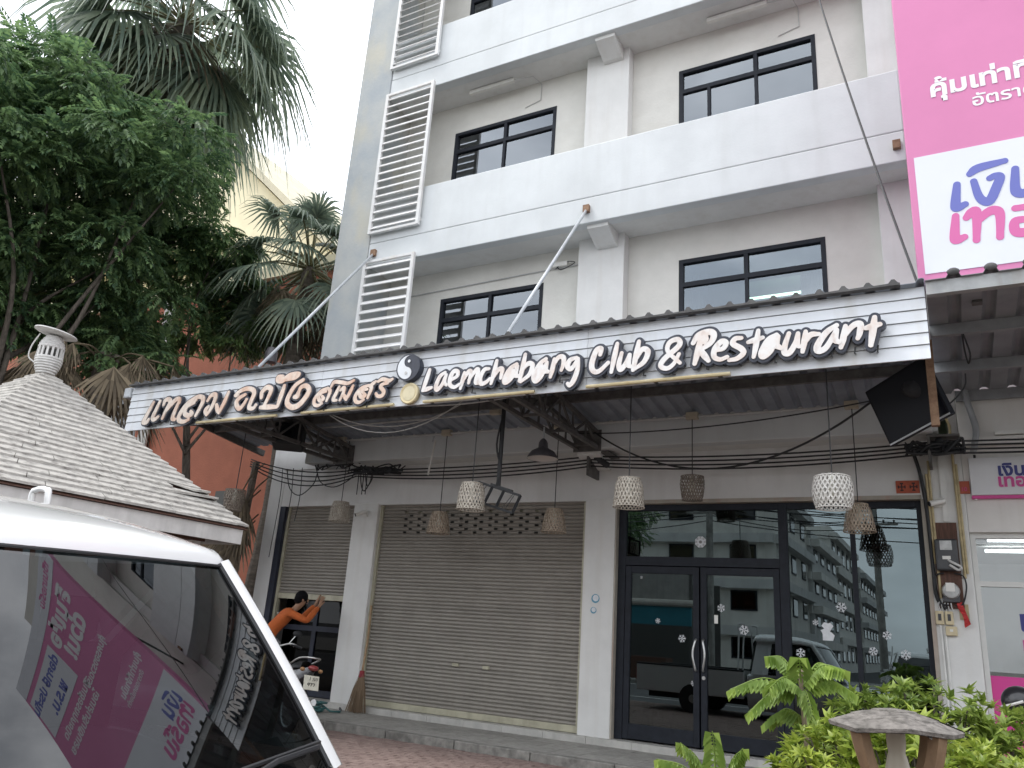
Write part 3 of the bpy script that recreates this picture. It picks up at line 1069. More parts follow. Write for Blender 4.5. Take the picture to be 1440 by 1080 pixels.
LETTERS = [
(0.036, [[(-9.741,4.132),(-9.79,4.026),(-9.849,3.907),(-9.873,3.852),(-9.801,3.842),(-9.767,3.883)],[(-9.601,4.14),(-9.65,4.015),(-9.69,3.905),(-9.639,3.874),(-9.577,3.907)]]),
(0.036, [[(-9.508,4.079),(-9.493,4.138),(-9.417,4.151),(-9.38,4.098),(-9.433,3.99),(-9.475,3.881)],[(-9.443,3.972),(-9.344,4.067),(-9.271,4.132),(-9.202,4.139),(-9.186,4.082)],[(-9.202,4.084),(-9.241,3.966),(-9.264,3.867),(-9.206,3.844)]]),
(0.036, [[(-8.848,4.098),(-8.971,4.084),(-9.074,3.991),(-9.137,3.876),(-9.102,3.819),(-9.007,3.8),(-8.925,3.825)],[(-8.913,3.939),(-8.877,3.9),(-8.94,3.881),(-9.027,3.918),(-9.009,4.008),(-8.875,4.058)],[(-8.939,4.105),(-8.821,4.139),(-8.727,4.119),(-8.71,4.054),(-8.751,3.957),(-8.798,3.871)]]),
(0.034, [[(-8.621,4.068),(-8.57,4.137),(-8.492,4.141),(-8.483,4.068),(-8.526,3.949),(-8.586,3.868)],[(-8.593,3.869),(-8.627,3.93),(-8.583,3.981)],[(-8.245,4.156),(-8.291,4.021),(-8.357,3.88)],[(-8.435,3.996),(-8.397,3.926),(-8.357,3.88)]]),
(0.034, [[(-8.104,4.098),(-8.044,4.142),(-7.918,4.175),(-7.803,4.153),(-7.759,4.092),(-7.79,3.998),(-7.809,3.909),(-7.73,3.893),(-7.694,3.935)],[(-7.922,4.093),(-8.007,4.06),(-8.059,4.011),(-8.039,3.948),(-7.978,3.908),(-7.92,3.956),(-7.882,4.023)],[(-8.104,4.098),(-8.053,4.104)]]),
(0.036, [[(-7.614,4.027),(-7.617,4.102),(-7.54,4.159),(-7.465,4.127),(-7.482,4.039),(-7.543,3.91)],[(-7.6,3.894),(-7.453,3.889),(-7.318,3.879)],[(-7.24,4.155),(-7.272,4.021),(-7.303,3.888)],[(-7.294,4.284),(-7.371,4.283),(-7.368,4.236),(-7.282,4.228),(-7.173,4.286),(-7.028,4.289),(-7.078,4.246),(-7.217,4.234)]]),
(0.038, [[(-6.94,4.203),(-7.057,4.142),(-7.144,4.006),(-7.147,3.913),(-7.053,3.856),(-6.941,3.88),(-6.844,3.981),(-6.813,4.061),(-6.872,4.122),(-6.954,4.107),(-6.984,4.043)],[(-6.988,4.043),(-6.996,3.998),(-7.041,3.989)]]),
(0.026, [[(-6.509,4.06),(-6.613,4.025),(-6.695,3.933),(-6.687,3.866),(-6.627,3.845),(-6.57,3.868)],[(-6.581,3.961),(-6.554,3.926),(-6.603,3.904),(-6.637,3.953),(-6.596,4.007),(-6.526,4.017)],[(-6.509,4.06),(-6.464,4.012),(-6.5,3.896)]]),
(0.026, [[(-6.454,4.072),(-6.413,4.127),(-6.3,4.112),(-6.196,4.091),(-6.112,4.119)],[(-6.326,4.057),(-6.361,3.979),(-6.394,3.903),(-6.341,3.888)]]),
(0.026, [[(-6.303,4.014),(-6.252,4.042),(-6.253,3.977),(-6.291,3.888)],[(-6.236,3.949),(-6.198,3.887)],[(-6.115,4.054),(-6.152,3.969),(-6.192,3.887)]]),
(0.026, [[(-5.872,4.036),(-5.978,4.01),(-6.055,3.924),(-6.044,3.856),(-5.983,3.835),(-5.925,3.862)],[(-5.943,3.951),(-5.91,3.912),(-5.966,3.9),(-5.993,3.947),(-5.954,3.984),(-5.888,3.989)],[(-5.872,4.036),(-5.828,4.0),(-5.867,3.881)],[(-5.846,4.03),(-5.777,4.075)]]),
(0.026, [[(-5.748,3.923),(-5.717,3.889),(-5.655,3.89),(-5.638,3.941),(-5.69,4.0),(-5.666,4.03),(-5.592,4.036)],[(-5.738,4.071),(-5.672,4.094),(-5.578,4.066),(-5.534,4.081)]]),
(0.028, [[(-5.018,4.147),(-5.051,4.02),(-5.086,3.904)],[(-5.086,3.904),(-4.97,3.928)]]),
(0.027, [[(-4.803,4.091),(-4.867,4.048),(-4.907,3.946),(-4.889,3.896),(-4.83,3.946),(-4.783,4.063)],[(-4.783,4.063),(-4.803,3.981),(-4.769,3.941)]]),
(0.027, [[(-4.719,3.989),(-4.635,4.033),(-4.638,4.086),(-4.689,4.088),(-4.726,4.012),(-4.718,3.936),(-4.656,3.905),(-4.595,3.932)]]),
(0.026, [[(-4.546,4.065),(-4.562,3.974),(-4.581,3.883)],[(-4.561,3.966),(-4.492,4.072),(-4.462,4.054),(-4.479,3.939)],[(-4.479,3.974),(-4.394,4.084),(-4.369,4.056),(-4.39,3.94),(-4.351,3.922)]]),
(0.027, [[(-4.234,4.077),(-4.289,4.072),(-4.334,3.984),(-4.317,3.916),(-4.256,3.925),(-4.211,3.962)]]),
(0.027, [[(-4.14,4.161),(-4.161,4.033),(-4.19,3.904)],[(-4.167,3.972),(-4.115,4.05),(-4.063,4.053),(-4.075,3.955)]]),
(0.03, [[(-3.893,4.096),(-3.968,4.05),(-4.027,3.947),(-4.013,3.902),(-3.944,3.947),(-3.881,4.07)],[(-3.881,4.07),(-3.9,3.981),(-3.864,3.958)],[(-3.94,4.033),(-3.988,3.951)]]),
(0.028, [[(-3.794,4.196),(-3.817,4.042),(-3.845,3.901)],[(-3.834,4.008),(-3.754,4.086),(-3.7,4.062),(-3.73,3.962),(-3.829,3.893)]]),
(0.03, [[(-3.544,4.117),(-3.613,4.064),(-3.673,3.945),(-3.649,3.883),(-3.582,3.94),(-3.531,4.077)],[(-3.531,4.077),(-3.545,3.993),(-3.511,3.971)],[(-3.589,4.047),(-3.632,3.945)]]),
(0.027, [[(-3.448,4.106),(-3.465,3.992),(-3.484,3.912)],[(-3.472,4.004),(-3.407,4.113),(-3.345,4.114),(-3.341,4.036),(-3.361,3.975)]]),
(0.028, [[(-3.195,4.093),(-3.266,4.073),(-3.292,4.01),(-3.247,3.977),(-3.186,4.064)],[(-3.176,4.081),(-3.179,3.963),(-3.216,3.85),(-3.257,3.802),(-3.281,3.821)]]),
(0.03, [[(-2.933,4.096),(-2.924,4.16),(-2.977,4.143),(-3.021,4.009),(-3.004,3.932),(-2.941,3.919),(-2.844,4.0)]]),
(0.028, [[(-2.754,4.196),(-2.78,4.059),(-2.809,3.899)]]),
(0.028, [[(-2.703,4.089),(-2.73,3.972),(-2.711,3.916),(-2.662,3.965),(-2.62,4.062)],[(-2.618,4.061),(-2.631,3.962),(-2.604,3.935)]]),
(0.029, [[(-2.524,4.19),(-2.551,4.047),(-2.581,3.896)],[(-2.565,3.988),(-2.488,4.101),(-2.43,4.071),(-2.467,3.971),(-2.561,3.908)]]),
(0.027, [[(-2.111,3.923),(-2.229,4.052),(-2.215,4.141),(-2.133,4.165),(-2.12,4.099),(-2.263,3.981),(-2.3,3.911),(-2.238,3.879),(-2.172,3.919),(-2.12,4.014)]]),
(0.032, [[(-1.904,4.16),(-1.933,4.031),(-1.968,3.899)],[(-1.982,4.107),(-1.93,4.183),(-1.83,4.205),(-1.784,4.171),(-1.814,4.092),(-1.916,4.029)],[(-1.909,4.028),(-1.875,3.971),(-1.837,3.916)],[(-1.857,4.162),(-1.872,4.102)]]),
(0.028, [[(-1.782,4.011),(-1.699,4.02),(-1.67,4.074),(-1.713,4.09),(-1.774,4.025),(-1.783,3.95),(-1.729,3.914),(-1.661,3.932)]]),
(0.028, [[(-1.529,4.106),(-1.585,4.105),(-1.608,4.058),(-1.531,4.0),(-1.515,3.953),(-1.574,3.907),(-1.644,3.9)]]),
(0.027, [[(-1.374,4.16),(-1.396,4.03),(-1.422,3.906)],[(-1.467,4.056),(-1.336,4.086)]]),
(0.03, [[(-1.214,4.097),(-1.289,4.054),(-1.349,3.942),(-1.334,3.901),(-1.265,3.955),(-1.201,4.081)],[(-1.201,4.081),(-1.22,4.002),(-1.178,3.963)],[(-1.256,4.036),(-1.313,3.946)]]),
(0.028, [[(-1.107,4.099),(-1.144,3.993),(-1.151,3.92),(-1.107,3.915),(-1.052,4.004),(-1.029,4.089)],[(-1.029,4.089),(-1.042,3.995),(-1.026,3.964)]]),
(0.027, [[(-0.963,4.098),(-0.98,3.995),(-0.997,3.91)],[(-0.981,3.988),(-0.926,4.059),(-0.854,4.06)]]),
(0.03, [[(-0.704,4.123),(-0.791,4.067),(-0.866,3.96),(-0.867,3.902),(-0.798,3.928),(-0.706,4.08)],[(-0.706,4.08),(-0.726,3.996),(-0.695,3.964)]]),
(0.028, [[(-0.633,4.108),(-0.656,3.999),(-0.68,3.914)],[(-0.656,4.006),(-0.573,4.103),(-0.513,4.11),(-0.524,4.026),(-0.541,3.982)]]),
(0.03, [[(-0.397,4.158),(-0.417,4.04),(-0.443,3.906)],[(-0.473,4.067),(-0.36,4.089)]]),
]
M_letter = mat('letter_face', (0.70, 0.60, 0.54), 0.6, col2=(0.76, 0.74, 0.72), scale=7, lo=.3, hi=.55, streak=0.55, streak_col=(0.34, 0.20, 0.14), sstretch=(9, 9, 5), slo=.55, shi=.8)
M_lettert = mat('thai_letter_face', (0.62, 0.40, 0.29), 0.6, col2=(0.72, 0.63, 0.55), scale=5, lo=.32, hi=.6, streak=0.6, streak_col=(0.30, 0.20, 0.15), sstretch=(9, 9, 5), slo=.5, shi=.8)
M_rim = mat('letter_rim', (0.022, 0.026, 0.042), 0.4, var=0.2, scale=20)
for i, (w, st_) in enumerate(LETTERS):
    D, gx, gy, gh = stroke_sdf(st_, w * (0.82 if i < 12 else 0.84))
    thai = i < 12
    e = 0.022 if thai else 0.027
    yo = (i % 3) * 0.0022
    rim = fill_loops('letter', contours(D, gx, gy, gh, e), M_rim, sgn, -3.050 - yo, 0.055, 2)
    fill_loops('letter_face', contours(D, gx, gy, gh, 0.0), M_lettert if thai else M_letter, rim, -3.062 - yo, 0.02, 1)
    # standoff pins
    xs = [p[0] for s in st_ for p in s]
    zs = [p[1] for s in st_ for p in s]
    xm, zm = (min(xs) + max(xs)) / 2 + 0.02, min(zs) - 0.055
    MB().tube([(xm, -2.93, zm + .03), (xm, -3.03, zm), (xm + .01, -3.03, zm + .06)], 0.007, 5).build('standoff', M_black, rim)
# yin-yang emblem
def arc(cx, cz, r, a0, a1, n=16):
    return [(cx + r * math.cos(R(a0 + (a1 - a0) * i / n)), cz + r * math.sin(R(a0 + (a1 - a0) * i / n))) for i in range(n + 1)]
ex, ez, er = -5.336, 4.212, 0.165
em = MB().lathe([(er, 0), (er, 0.085)], 40, (ex, -2.966, ez), Matrix.Rotation(R(90), 3, 'X')).build('emblem', M_rim, sgn)
ri = er * 0.88
poly = arc(0, 0, ri, 90, 270, 24) + arc(0, -ri / 2, ri / 2, -90, 90)[1:] + arc(0, ri / 2, ri / 2, 270, 90)[1:-1]
tilt = R(-12)
poly = [(u * math.cos(tilt) - v * math.sin(tilt), u * math.sin(tilt) + v * math.cos(tilt)) for u, v in poly]
fill_loops('emblem_white', [[(ex + u, ez + v) for u, v in poly]], M_board, em, -3.056, 0.006)
for s, m_ in ((1, M_board), (-1, M_conduit)):
    cx, cz = -math.sin(tilt) * s * ri / 2, math.cos(tilt) * s * ri / 2
    MB().lathe([(ri * .13, 0), (ri * .13, 0.006)], 16, (ex + cx, -3.0565, ez + cz), Matrix.Rotation(R(90), 3, 'X')).build('emblem_dot', m_, em)
M_yellow = mat('yellowed_plastic', (0.56, 0.45, 0.24), 0.45, col2=(0.64, 0.56, 0.36), scale=6)
rl = MB().lathe([(0.118, 0), (0.128, 0.02), (0.128, 0.05), (0.118, 0.06), (0.10, 0.058), (0.09, 0.052)], 32, (-5.305, -2.966, 3.902), Matrix.Rotation(R(90), 3, 'X')).build('round_lamp', M_yellow, sgn, smooth='auto')
MB().lathe([(0.088, 0.0), (0.088, 0.004)], 28, (-5.305, -3.019, 3.902), Matrix.Rotation(R(90), 3, 'X')).build('lamp_ring', mat('lamp_ring', (0.62, 0.55, 0.36), .4, var=.1, scale=9), rl)
for (a, c) in ((-8.83, -7.36), (-6.94, -5.52), (-5.10, -3.69), (-3.10, -1.65)):
    t_ = MB().tube([(a, -3.0, 3.79), (c, -3.0, 3.79)], 0.019, 8).build('sign_tube', M_yellow, sgn, smooth='auto')
    for x in (a + .1, (a + c) / 2, c - .1):
        MB().box(x - .02, x + .02, -3.01, -2.94, 3.775, 3.80).build('tube_clip', M_truss, t_)

# ================================================================== THINGS UNDER THE CANOPY
# woven pendant lamps
M_wick = mat('woven_bamboo', (0.26, 0.20, 0.145), 0.7, col2=(0.42, 0.35, 0.27), scale=30)
M_wickw = mat('white_woven_bamboo', (0.55, 0.53, 0.49), 0.7, col2=(0.68, 0.66, 0.62), scale=30)
M_wickd = mat('dark_woven_bamboo', (0.13, 0.105, 0.085), 0.7, col2=(0.24, 0.20, 0.16), scale=30)
M_bulb = mat('unlit_bulb', (0.6, 0.58, 0.5), 0.3)
def woven(prof, n=26, tw=1.25, w=0.0125):
    """two families of crossing strips round a profile [(r,z)...]"""
    mb = MB()
    m = len(prof) - 1
    def P(u, a, dr):
        i = min(int(u * m), m - 1)
        t = u * m - i
        r_ = prof[i][0] * (1 - t) + prof[i + 1][0] * t + dr
        z = prof[i][1] * (1 - t) + prof[i + 1][1] * t
        return Vector((r_ * math.cos(a), r_ * math.sin(a), z))
    for s in (1, -1):
        for k in range(n):
            a0 = 2 * math.pi * k / n
            st_ = 9
            prev = None
            for i in range(st_ + 1):
                u = i / st_
                dr = 0.0035 * s * (1 if (i + k) % 2 else -1)
                a = a0 + s * tw * u
                r_ = max(P(u, a, 0).to_2d().length, 0.02)
                da = w / 2 / r_ / max(0.4, math.cos(math.atan(s * tw * r_ / 0.28)))
                cur = (P(u, a - da, dr), P(u, a + da, dr))
                if prev:
                    mb.quad(prev[0], prev[1], cur[1], cur[0])
                prev = cur
    return mb
def pendant(x, y, zc, kind, label):
    """zc: centre of shade"""
    D = {'bell': (M_wick, [(0.055, .15), (0.10, .145), (0.125, .09), (0.142, .0), (0.158, -.09), (0.165, -.15)]),
         'barrel': (M_wickd, [(0.10, .145), (0.135, .135), (0.148, .06), (0.142, -.02), (0.128, -.11), (0.12, -.15)]),
         'white': (M_wickw, [(0.13, .145), (0.155, .13), (0.178, .05), (0.182, -.02), (0.17, -.11), (0.15, -.155)]),
         'grey': (mat('grey_woven_bamboo', (0.33, 0.29, 0.24), 0.7, col2=(0.5, 0.46, 0.39), scale=30), [(0.07, .15), (0.115, .148), (0.142, .09), (0.15, .0), (0.158, -.09), (0.162, -.15)])}[kind]
    m_, prof = D
    zt = roof_z(y) - 0.02
    t = thing('pendant_lamp', (x, y, zt), label, 'pendant lamp', 'woven pendant lamps under the canopy')
    mb = woven(prof)
    mb.v = [(a + x, b + y, c + zc) for a, b, c in mb.v]
    sh_ = mb.build('shade', m_, t)
    for k in (1, -1):
        r_, z = prof[k]
        MB().tube([(x + r_ * math.cos(q), y + r_ * math.sin(q), zc + z) for q in [2 * math.pi * i / 24 for i in range(25)]], 0.006, 5).build('rim', m_, sh_)
    MB().tube([(x, y, zt), (x, y, zc + .14)], 0.006, 6).build('cord', M_black, t)
    MB().lathe([(0.02, .15), (0.025, .06), (0.04, .02), (0.038, -.03), (0.015, -.06)], 10, (x, y, zc)).build('bulb', M_bulb, t, smooth=True)
    return t
pendant(-8.2, -0.6, 2.965, 'grey', 'woven bamboo pendant lamp hanging in front of the half-open shutter')
pendant(-6.29, -0.7, 2.775, 'bell', 'brown woven pendant lamp in front of the closed shutter, beside the tilted bracket frame')
pendant(-4.70, -2.45, 2.80, 'grey', 'pale woven pendant lamp in front of the bracket frame')
pendant(-4.495, -0.7, 2.795, 'bell', 'brown woven pendant lamp near the shutter edge by the white pillar')
pendant(-2.86, -2.35, 2.82, 'grey', 'tapered woven pendant lamp at the left jamb of the glass shopfront')
pendant(-2.67, -0.7, 3.18, 'barrel', 'small dark barrel-shaped woven pendant lamp above the glass doors')
pendant(-0.895, -2.35, 2.79, 'white', 'white-painted wide woven pendant lamp')
pendant(-0.838, -0.7, 2.805, 'bell', 'brown woven pendant lamp hanging just behind the white-painted one')
pendant(-8.75, -2.2, 2.88, 'barrel', 'brown woven pendant lamp hanging before the orange wall')

# metal dome lamp on the truss
dl = thing('dome_lamp', (-4.25, -1.62, 3.78), 'dark metal dome lamp hanging from the canopy truss', 'lamp')
M_lampdark = mat('lamp_enamel', (0.06, 0.055, 0.06), 0.4, var=.2, scale=10)
M_lampin = mat('lamp_inner_enamel', (0.62, 0.60, 0.57), 0.35)
c = (-4.25, -1.62, 3.40)
MB().lathe([(0.19, 0.0), (0.185, 0.025), (0.14, 0.09), (0.075, 0.125), (0.06, 0.14), (0.055, 0.20), (0.04, 0.23), (0.02, 0.25)], 28, c, cap=False).build('shade', M_lampdark, dl, smooth='auto')
MB().lathe([(0.188, 0.002), (0.18, 0.023), (0.135, 0.085), (0.07, 0.118), (0.01, 0.12)], 28, c, cap=False).build('reflector', M_lampin, dl, smooth=True)
MB().tube([(-4.25, -1.62, 3.63), (-4.25, -1.62, 3.80)], 0.012, 6).build('stem', M_galv, dl)

# television arm with empty bracket frame
tb = thing('television_bracket', (-4.62, -2.0, 4.3), 'black ceiling pole carrying an empty tilted bracket frame', 'bracket')
MB().tube([(-4.62, -2.0, 4.3), (-4.62, -2.0, 2.98)], 0.027, 10).build('pole', M_black, tb)
MB().tube(catmull([(-4.6, -2.03, 3.9), (-4.66, -2.04, 3.5), (-4.59, -2.03, 3.2), (-4.63, -2.03, 3.0)], 4), 0.012, 6).build('cable', M_black, tb)
def on_frame(u, v):
    Mx = Matrix.Rotation(R(14), 3, 'Z') @ Matrix.Rotation(R(16), 3, 'Y') @ Matrix.Rotation(R(-20), 3, 'X')
    return Vector((-4.62, -2.05, 2.86)) + Mx @ Vector((u, 0, v))
mb = MB()
for a, b in (((-.27, .12), (.27, .12)), ((-.27, -.12), (.27, -.12)), ((-.27, -.12), (-.27, .12)), ((.27, -.12), (.27, .12)), ((-.09, -.12), (-.09, .12)), ((.06, -.12), (.06, .12))):
    mb.bar(on_frame(*a), on_frame(*b), 0.026)
mb.bar(on_frame(-.12, .14), on_frame(.16, .14), 0.05, .03)
mb.build('frame', M_black, tb)
mb = MB()
for a, b in (((-.2, .12), (-.22, -.1)), ((-.16, .12), (-.2, -.1)), ((.13, -.1), (.18, .11)), ((.2, .11), (.17, -.11))):
    mb.bar(on_frame(*a), on_frame(*b), 0.007)
mb.build('wires', M_black, tb)

# television, tilted, under the right end of the canopy
tv = thing('television', (-0.3, -1.7, 3.8), 'black flat television tilted down in the canopy corner', 'television')
A, Bv, Cv = Vector((-0.625, -1.60, 3.93)), Vector((-0.39, -1.62, 3.37)), Vector((-0.075, -2.02, 4.11))
ux, uz = (Cv - A), (A - Bv)
un = ux.cross(uz).normalized()
ctr = A + ux / 2 - uz / 2
rotm = Matrix((ux.normalized(), -un, un.cross(-ux.normalized()) * -1)).transposed()
wv = (uz - ux.normalized() * uz.dot(ux.normalized())).normalized()
rotm = Matrix((ux.normalized(), -un, wv)).transposed()
M_tvback = mat('tv_plastic', (0.010, 0.011, 0.015), 0.6, spec=.2)
MB().obox(ctr, (ux.length, 0.07, uz.length), rotm).build('casing', M_tvback, tv, bevel=0.012)
scr = MB().obox(ctr + un * 0.037, (ux.length - .05, 0.004, uz.length - .06), rotm).build('screen', mat('tv_screen', (0.006, 0.007, 0.012), 0.35, spec=.25), tv)
MB().obox(ctr - wv * (uz.length / 2 - .012) + un * .039, (ux.length - .02, 0.006, .016), rotm).build('trim_strip', M_galv, tv)
mb = MB()
mb.bar(ctr - un * .03, (-0.03, -1.5, 4.0), 0.05)
mb.bar((-0.03, -1.5, 4.2), (-0.03, -1.5, 3.75), 0.05)
mb.build('wall_arm', M_black, tv)
MB().sphere(ctr + un * 0.02 + ux * .22 + uz * .12, (.13, .05, .10), 10, 7).build('dust_bag', mat('dark_bag', (0.022, 0.022, 0.026), 0.7, var=.3, scale=20), tv, smooth=True)

# loudspeaker under the left end
sp = thing('loudspeaker', (-8.45, -1.65, 3.9), 'black loudspeaker hung under the left end of the canopy', 'loudspeaker')
rs = Matrix.Rotation(R(35), 3, 'Z') @ Matrix.Rotation(R(-15), 3, 'X')
MB().obox((-8.45, -1.65, 3.90), (0.44, 0.30, 0.34), rs).build('cabinet', M_black, sp, bevel=0.03)
MB().lathe([(0.12, 0), (0.12, .01), (.05, -.0)], 20, Vector((-8.45, -1.65, 3.90)) + rs @ Vector((0, -.155, 0)), rs @ Matrix.Rotation(R(90), 3, 'X')).build('driver', M_tvback, sp)
MB().bar((-8.45, -1.6, 4.0), (-8.45, -1.5, 4.22), 0.03).build('hanger', M_truss, sp)

# flood lamp on the canopy roof
fl = thing('flood_lamp', (-9.6, -1.2, 4.3), 'small dark bell lamp on wires above the canopy roof beside the palm', 'lamp')
MB().lathe([(0.10, 0), (0.105, .05), (.10, .18), (.07, .25), (.02, .27)], 16, (-9.6, -1.2, 5.35)).build('shade', M_lampdark, fl, smooth='auto')
MB().tube([(-9.6, -1.2, 4.3), (-9.62, -1.2, 5.4)], 0.015, 6).build('pole', M_truss, fl)

# black service cables strung along the front
cb = thing('service_cables', (-4.1, -0.3, 3.6), 'four black service cables strung along the wall under the canopy', 'cables')
for k in range(4):
    z0 = 3.72 - 0.045 * k
    MB().tube(sag((-8.2, -0.33, 3.68 - .035 * k), (-4.15, -0.32, z0), 0.05 + .015 * k), 0.011, 6).build('cable', M_black, cb)
    MB().tube(sag((-4.15, -0.32, z0), (0.0, -0.33, 3.70 - .04 * k), 0.07 + .01 * k), 0.011, 6).build('cable', M_black, cb)
    MB().tube(sag((0.0, -0.33, 3.70 - .045 * k), (4.4, -0.33, 3.70 - .045 * k), 0.03), 0.011, 6).build('cable', M_black, cb)
    MB().tube(sag((-10.6, -0.33, 3.95 - .04 * k), (-8.2, -0.33, 3.68 - .035 * k), 0.12 + .04 * k), 0.011, 6).build('cable', M_black, cb)
MB().tube(sag((-4.05, -0.6, 4.0), (-0.55, -1.4, 3.92), 0.62, 20), 0.012, 6).build('cable', M_black, cb)
MB().tube(sag((-4.3, -0.55, 3.99), (-0.5, -1.2, 3.98), 0.10, 20), 0.008, 6).build('cable', M_black, cb)
# tangles at the insulator racks
def tangle(cx, cy, cz, sx, sz, n, r, seed, name='cable_tangle'):
    q = random.Random(seed)
    mb = MB()
    for i in range(n):
        a = [(cx + q.uniform(-sx, sx), cy + q.uniform(-.06, .06), cz + q.uniform(-sz, sz)) for _ in range(5)]
        a.sort()
        mb.tube(catmull(a, 4), r * q.uniform(.7, 1.3), 5)
    return mb.build(name, M_black, cb)
tangle(-7.75, -0.36, 3.66, 0.55, 0.07, 16, 0.012, 1)
tangle(-8.6, -0.36, 3.78, 0.5, 0.10, 10, 0.010, 2)
tangle(-0.05, -0.36, 3.62, 0.30, 0.08, 16, 0.012, 4)
q = random.Random(9)
for (x, w, dz) in ((-9.85, .75, .42), (-9.2, .9, .30), (-8.25, .28, .38), (-8.15, .2, .30)):
    MB().tube(catmull([(x, -.2, 3.78), (x + w * .15, -.18, 3.74 - dz * .7), (x + w * .5, -.2, 3.74 - dz), (x + w * .85, -.2, 3.74 - dz * .6), (x + w, -.25, 3.68)], 5), 0.009, 5).build('cable', M_black, cb)
for (x, zb) in ((-9.75, 2.6), (-9.55, 2.9), (-10.0, 2.3)):
    MB().tube(catmull([(x, -.15, 3.8), (x + .03, -.14, 3.3), (x - .03, -.12, zb)], 5), 0.007, 5).build('cable', M_black, cb)
for x in (-8.12, -8.22, -8.05):
    MB().tube([(x, -.25, 3.65), (x - .02, -.22, 3.3)], 0.008, 5).build('cable', M_black, cb)
# insulator racks
for x in (-4.1, -0.02):
    mb = MB()
    mb.box(x - .1, x + .22, -.40, -.013, 3.74, 3.765)
    mb.box(x - .1, x - .07, -.40, -.013, 3.45, 3.74)
    mb.build('rack', M_truss, cb)
    for k in range(4):
        MB().lathe([(0.03, -.03), (0.045, -.02), (0.028, 0), (0.045, .02), (0.03, .03)], 12, (x + .02 + .045 * k, -0.33, 3.70 - .035 * k), Matrix.Rotation(R(90), 3, 'X')).build('insulator', M_black, cb, smooth='auto')

# a single black wire dropping across the facade to the canopy corner
dw = thing('drop_wire', (-0.05, -2.9, 4.48), 'single black wire falling from the upper floors to the canopy corner', 'wire')
MB().tube(sag((-0.049, -2.95, 4.48), (-1.35, -0.6, 12.5), 0.25, 16), 0.012, 6).build('wire', M_black, dw)

# ================================================================== THE NEIGHBOURING SHOP
NX = (2.3, 1.0, 0.1)
nb = thing('neighbour_shop', NX, 'white shop with aluminium-framed glass front and pink lower panel beside the meter pillar', 'shop')
M_nwall = mat('shop_wall_paint', (0.70, 0.68, 0.65), 0.75, var=0.05, scale=2, bump=0.1, bscale=30, streak=0.35, streak_col=(.5, .46, .4), sstretch=(4, 4, .3))
M_alu = mat('white_aluminium', (0.66, 0.66, 0.63), 0.45, var=0.05, scale=6)
M_pink = mat('pink_vinyl', (0.60, 0.045, 0.26), 0.45, var=0.05, scale=2)
M_navyprint = mat('navy_print', (0.035, 0.04, 0.20), 0.5)
M_pinkprint = mat('pink_print', (0.58, 0.06, 0.27), 0.5)
M_whiteprint = mat('white_print', (0.78, 0.78, 0.80), 0.5)
M_clear = glass_mat('clear_glass', (0.80, 0.84, 0.84), ior=1.6, gain=1.3)
MB().box(0.203, 4.4, 0.0, 0.25, 2.75, 4.6).build('wall', M_nwall, nb)
MB().box(0.203, 4.4, -0.04, 0.0, 3.70, 3.80).build('wall_band', M_nwall, nb)
MB().box(4.15, 4.6, -0.01, 0.25, 0.1, 2.75).build('pillar', M_nwall, nb)
MB().box(0.0, 4.4, -0.1, 8, 4.6, 14.5).build('upper_floors', M_wall, nb)
MB().box(0.1, 0.2, 0.27, 7.9, 0.1, 4.6).build('party_wall', M_nwall, nb)
MB().box(4.4, 4.6, 0.25, 7.9, 0.1, 4.6).build('side_wall', M_nwall, nb)
MB().box(0.2, 4.4, 6, 6.1, 0.1, 4.6).build('inside_wall', M_nwall, nb)
MB().box(0.2, 4.4, 0.25, 6, 3.05, 3.2).build('ceiling', M_nwall, nb)
MB().box(0.2, 4.4, 0.27, 6, 0.1, 0.16).build('inside_floor', M_sill, nb)
mb = MB()
ya, yb = 0.06, 0.14
for x in (0.205, 0.72, 1.5, 2.4, 3.3, 4.1):
    mb.box(x, x + 0.05, ya, yb, 0.1, 2.75)
for (a, c) in ((0.255, 0.72), (0.77, 1.5), (1.55, 2.4), (2.45, 3.3), (3.35, 4.1)):
    mb.box(a, c, ya + .002, yb - .002, 2.69, 2.75)
    mb.box(a, c, ya + .002, yb - .002, 2.18, 2.235)
    mb.box(a, c, ya + .002, yb - .002, 0.1, 0.16)
nf = mb.build('shop_window', M_alu, nb)
for (a, c) in ((0.25, 0.725), (0.765, 1.505), (1.545, 2.405), (2.445, 3.305), (3.345, 4.105)):
    MB().box(a, c, 0.095, 0.101, 2.23, 2.695).build('pane', M_clear, nf)
    MB().box(a, c, 0.095, 0.101, 1.28, 2.185).build('pane', M_clear, nf)
    MB().box(a, c, 0.085, 0.101, 0.155, 1.278).build('pink_panel', M_pink, nf)
text_mesh('window_lettering', 'เงิน', 0.3, M_navyprint, nf, (0.56, 0.092, 1.74), bold=0.008)
text_mesh('window_lettering', 'เทอร์โบ', 0.3, M_pinkprint, nf, (0.56, 0.092, 1.48), bold=0.008)
# lit tubes inside
M_tubew = mat('lit_white_tube', (0.95, 0.95, 0.95), 0.5, emit=((0.95, 0.98, 1.0), 7.0))
for i, y in enumerate((1.3, 2.4, 3.6)):
    for x in (0.45, 2.3):
        MB().tube([(x, y, 2.98), (x + 1.2, y, 2.98)], 0.022, 8).build('ceiling_lamp', M_tubew, nb)
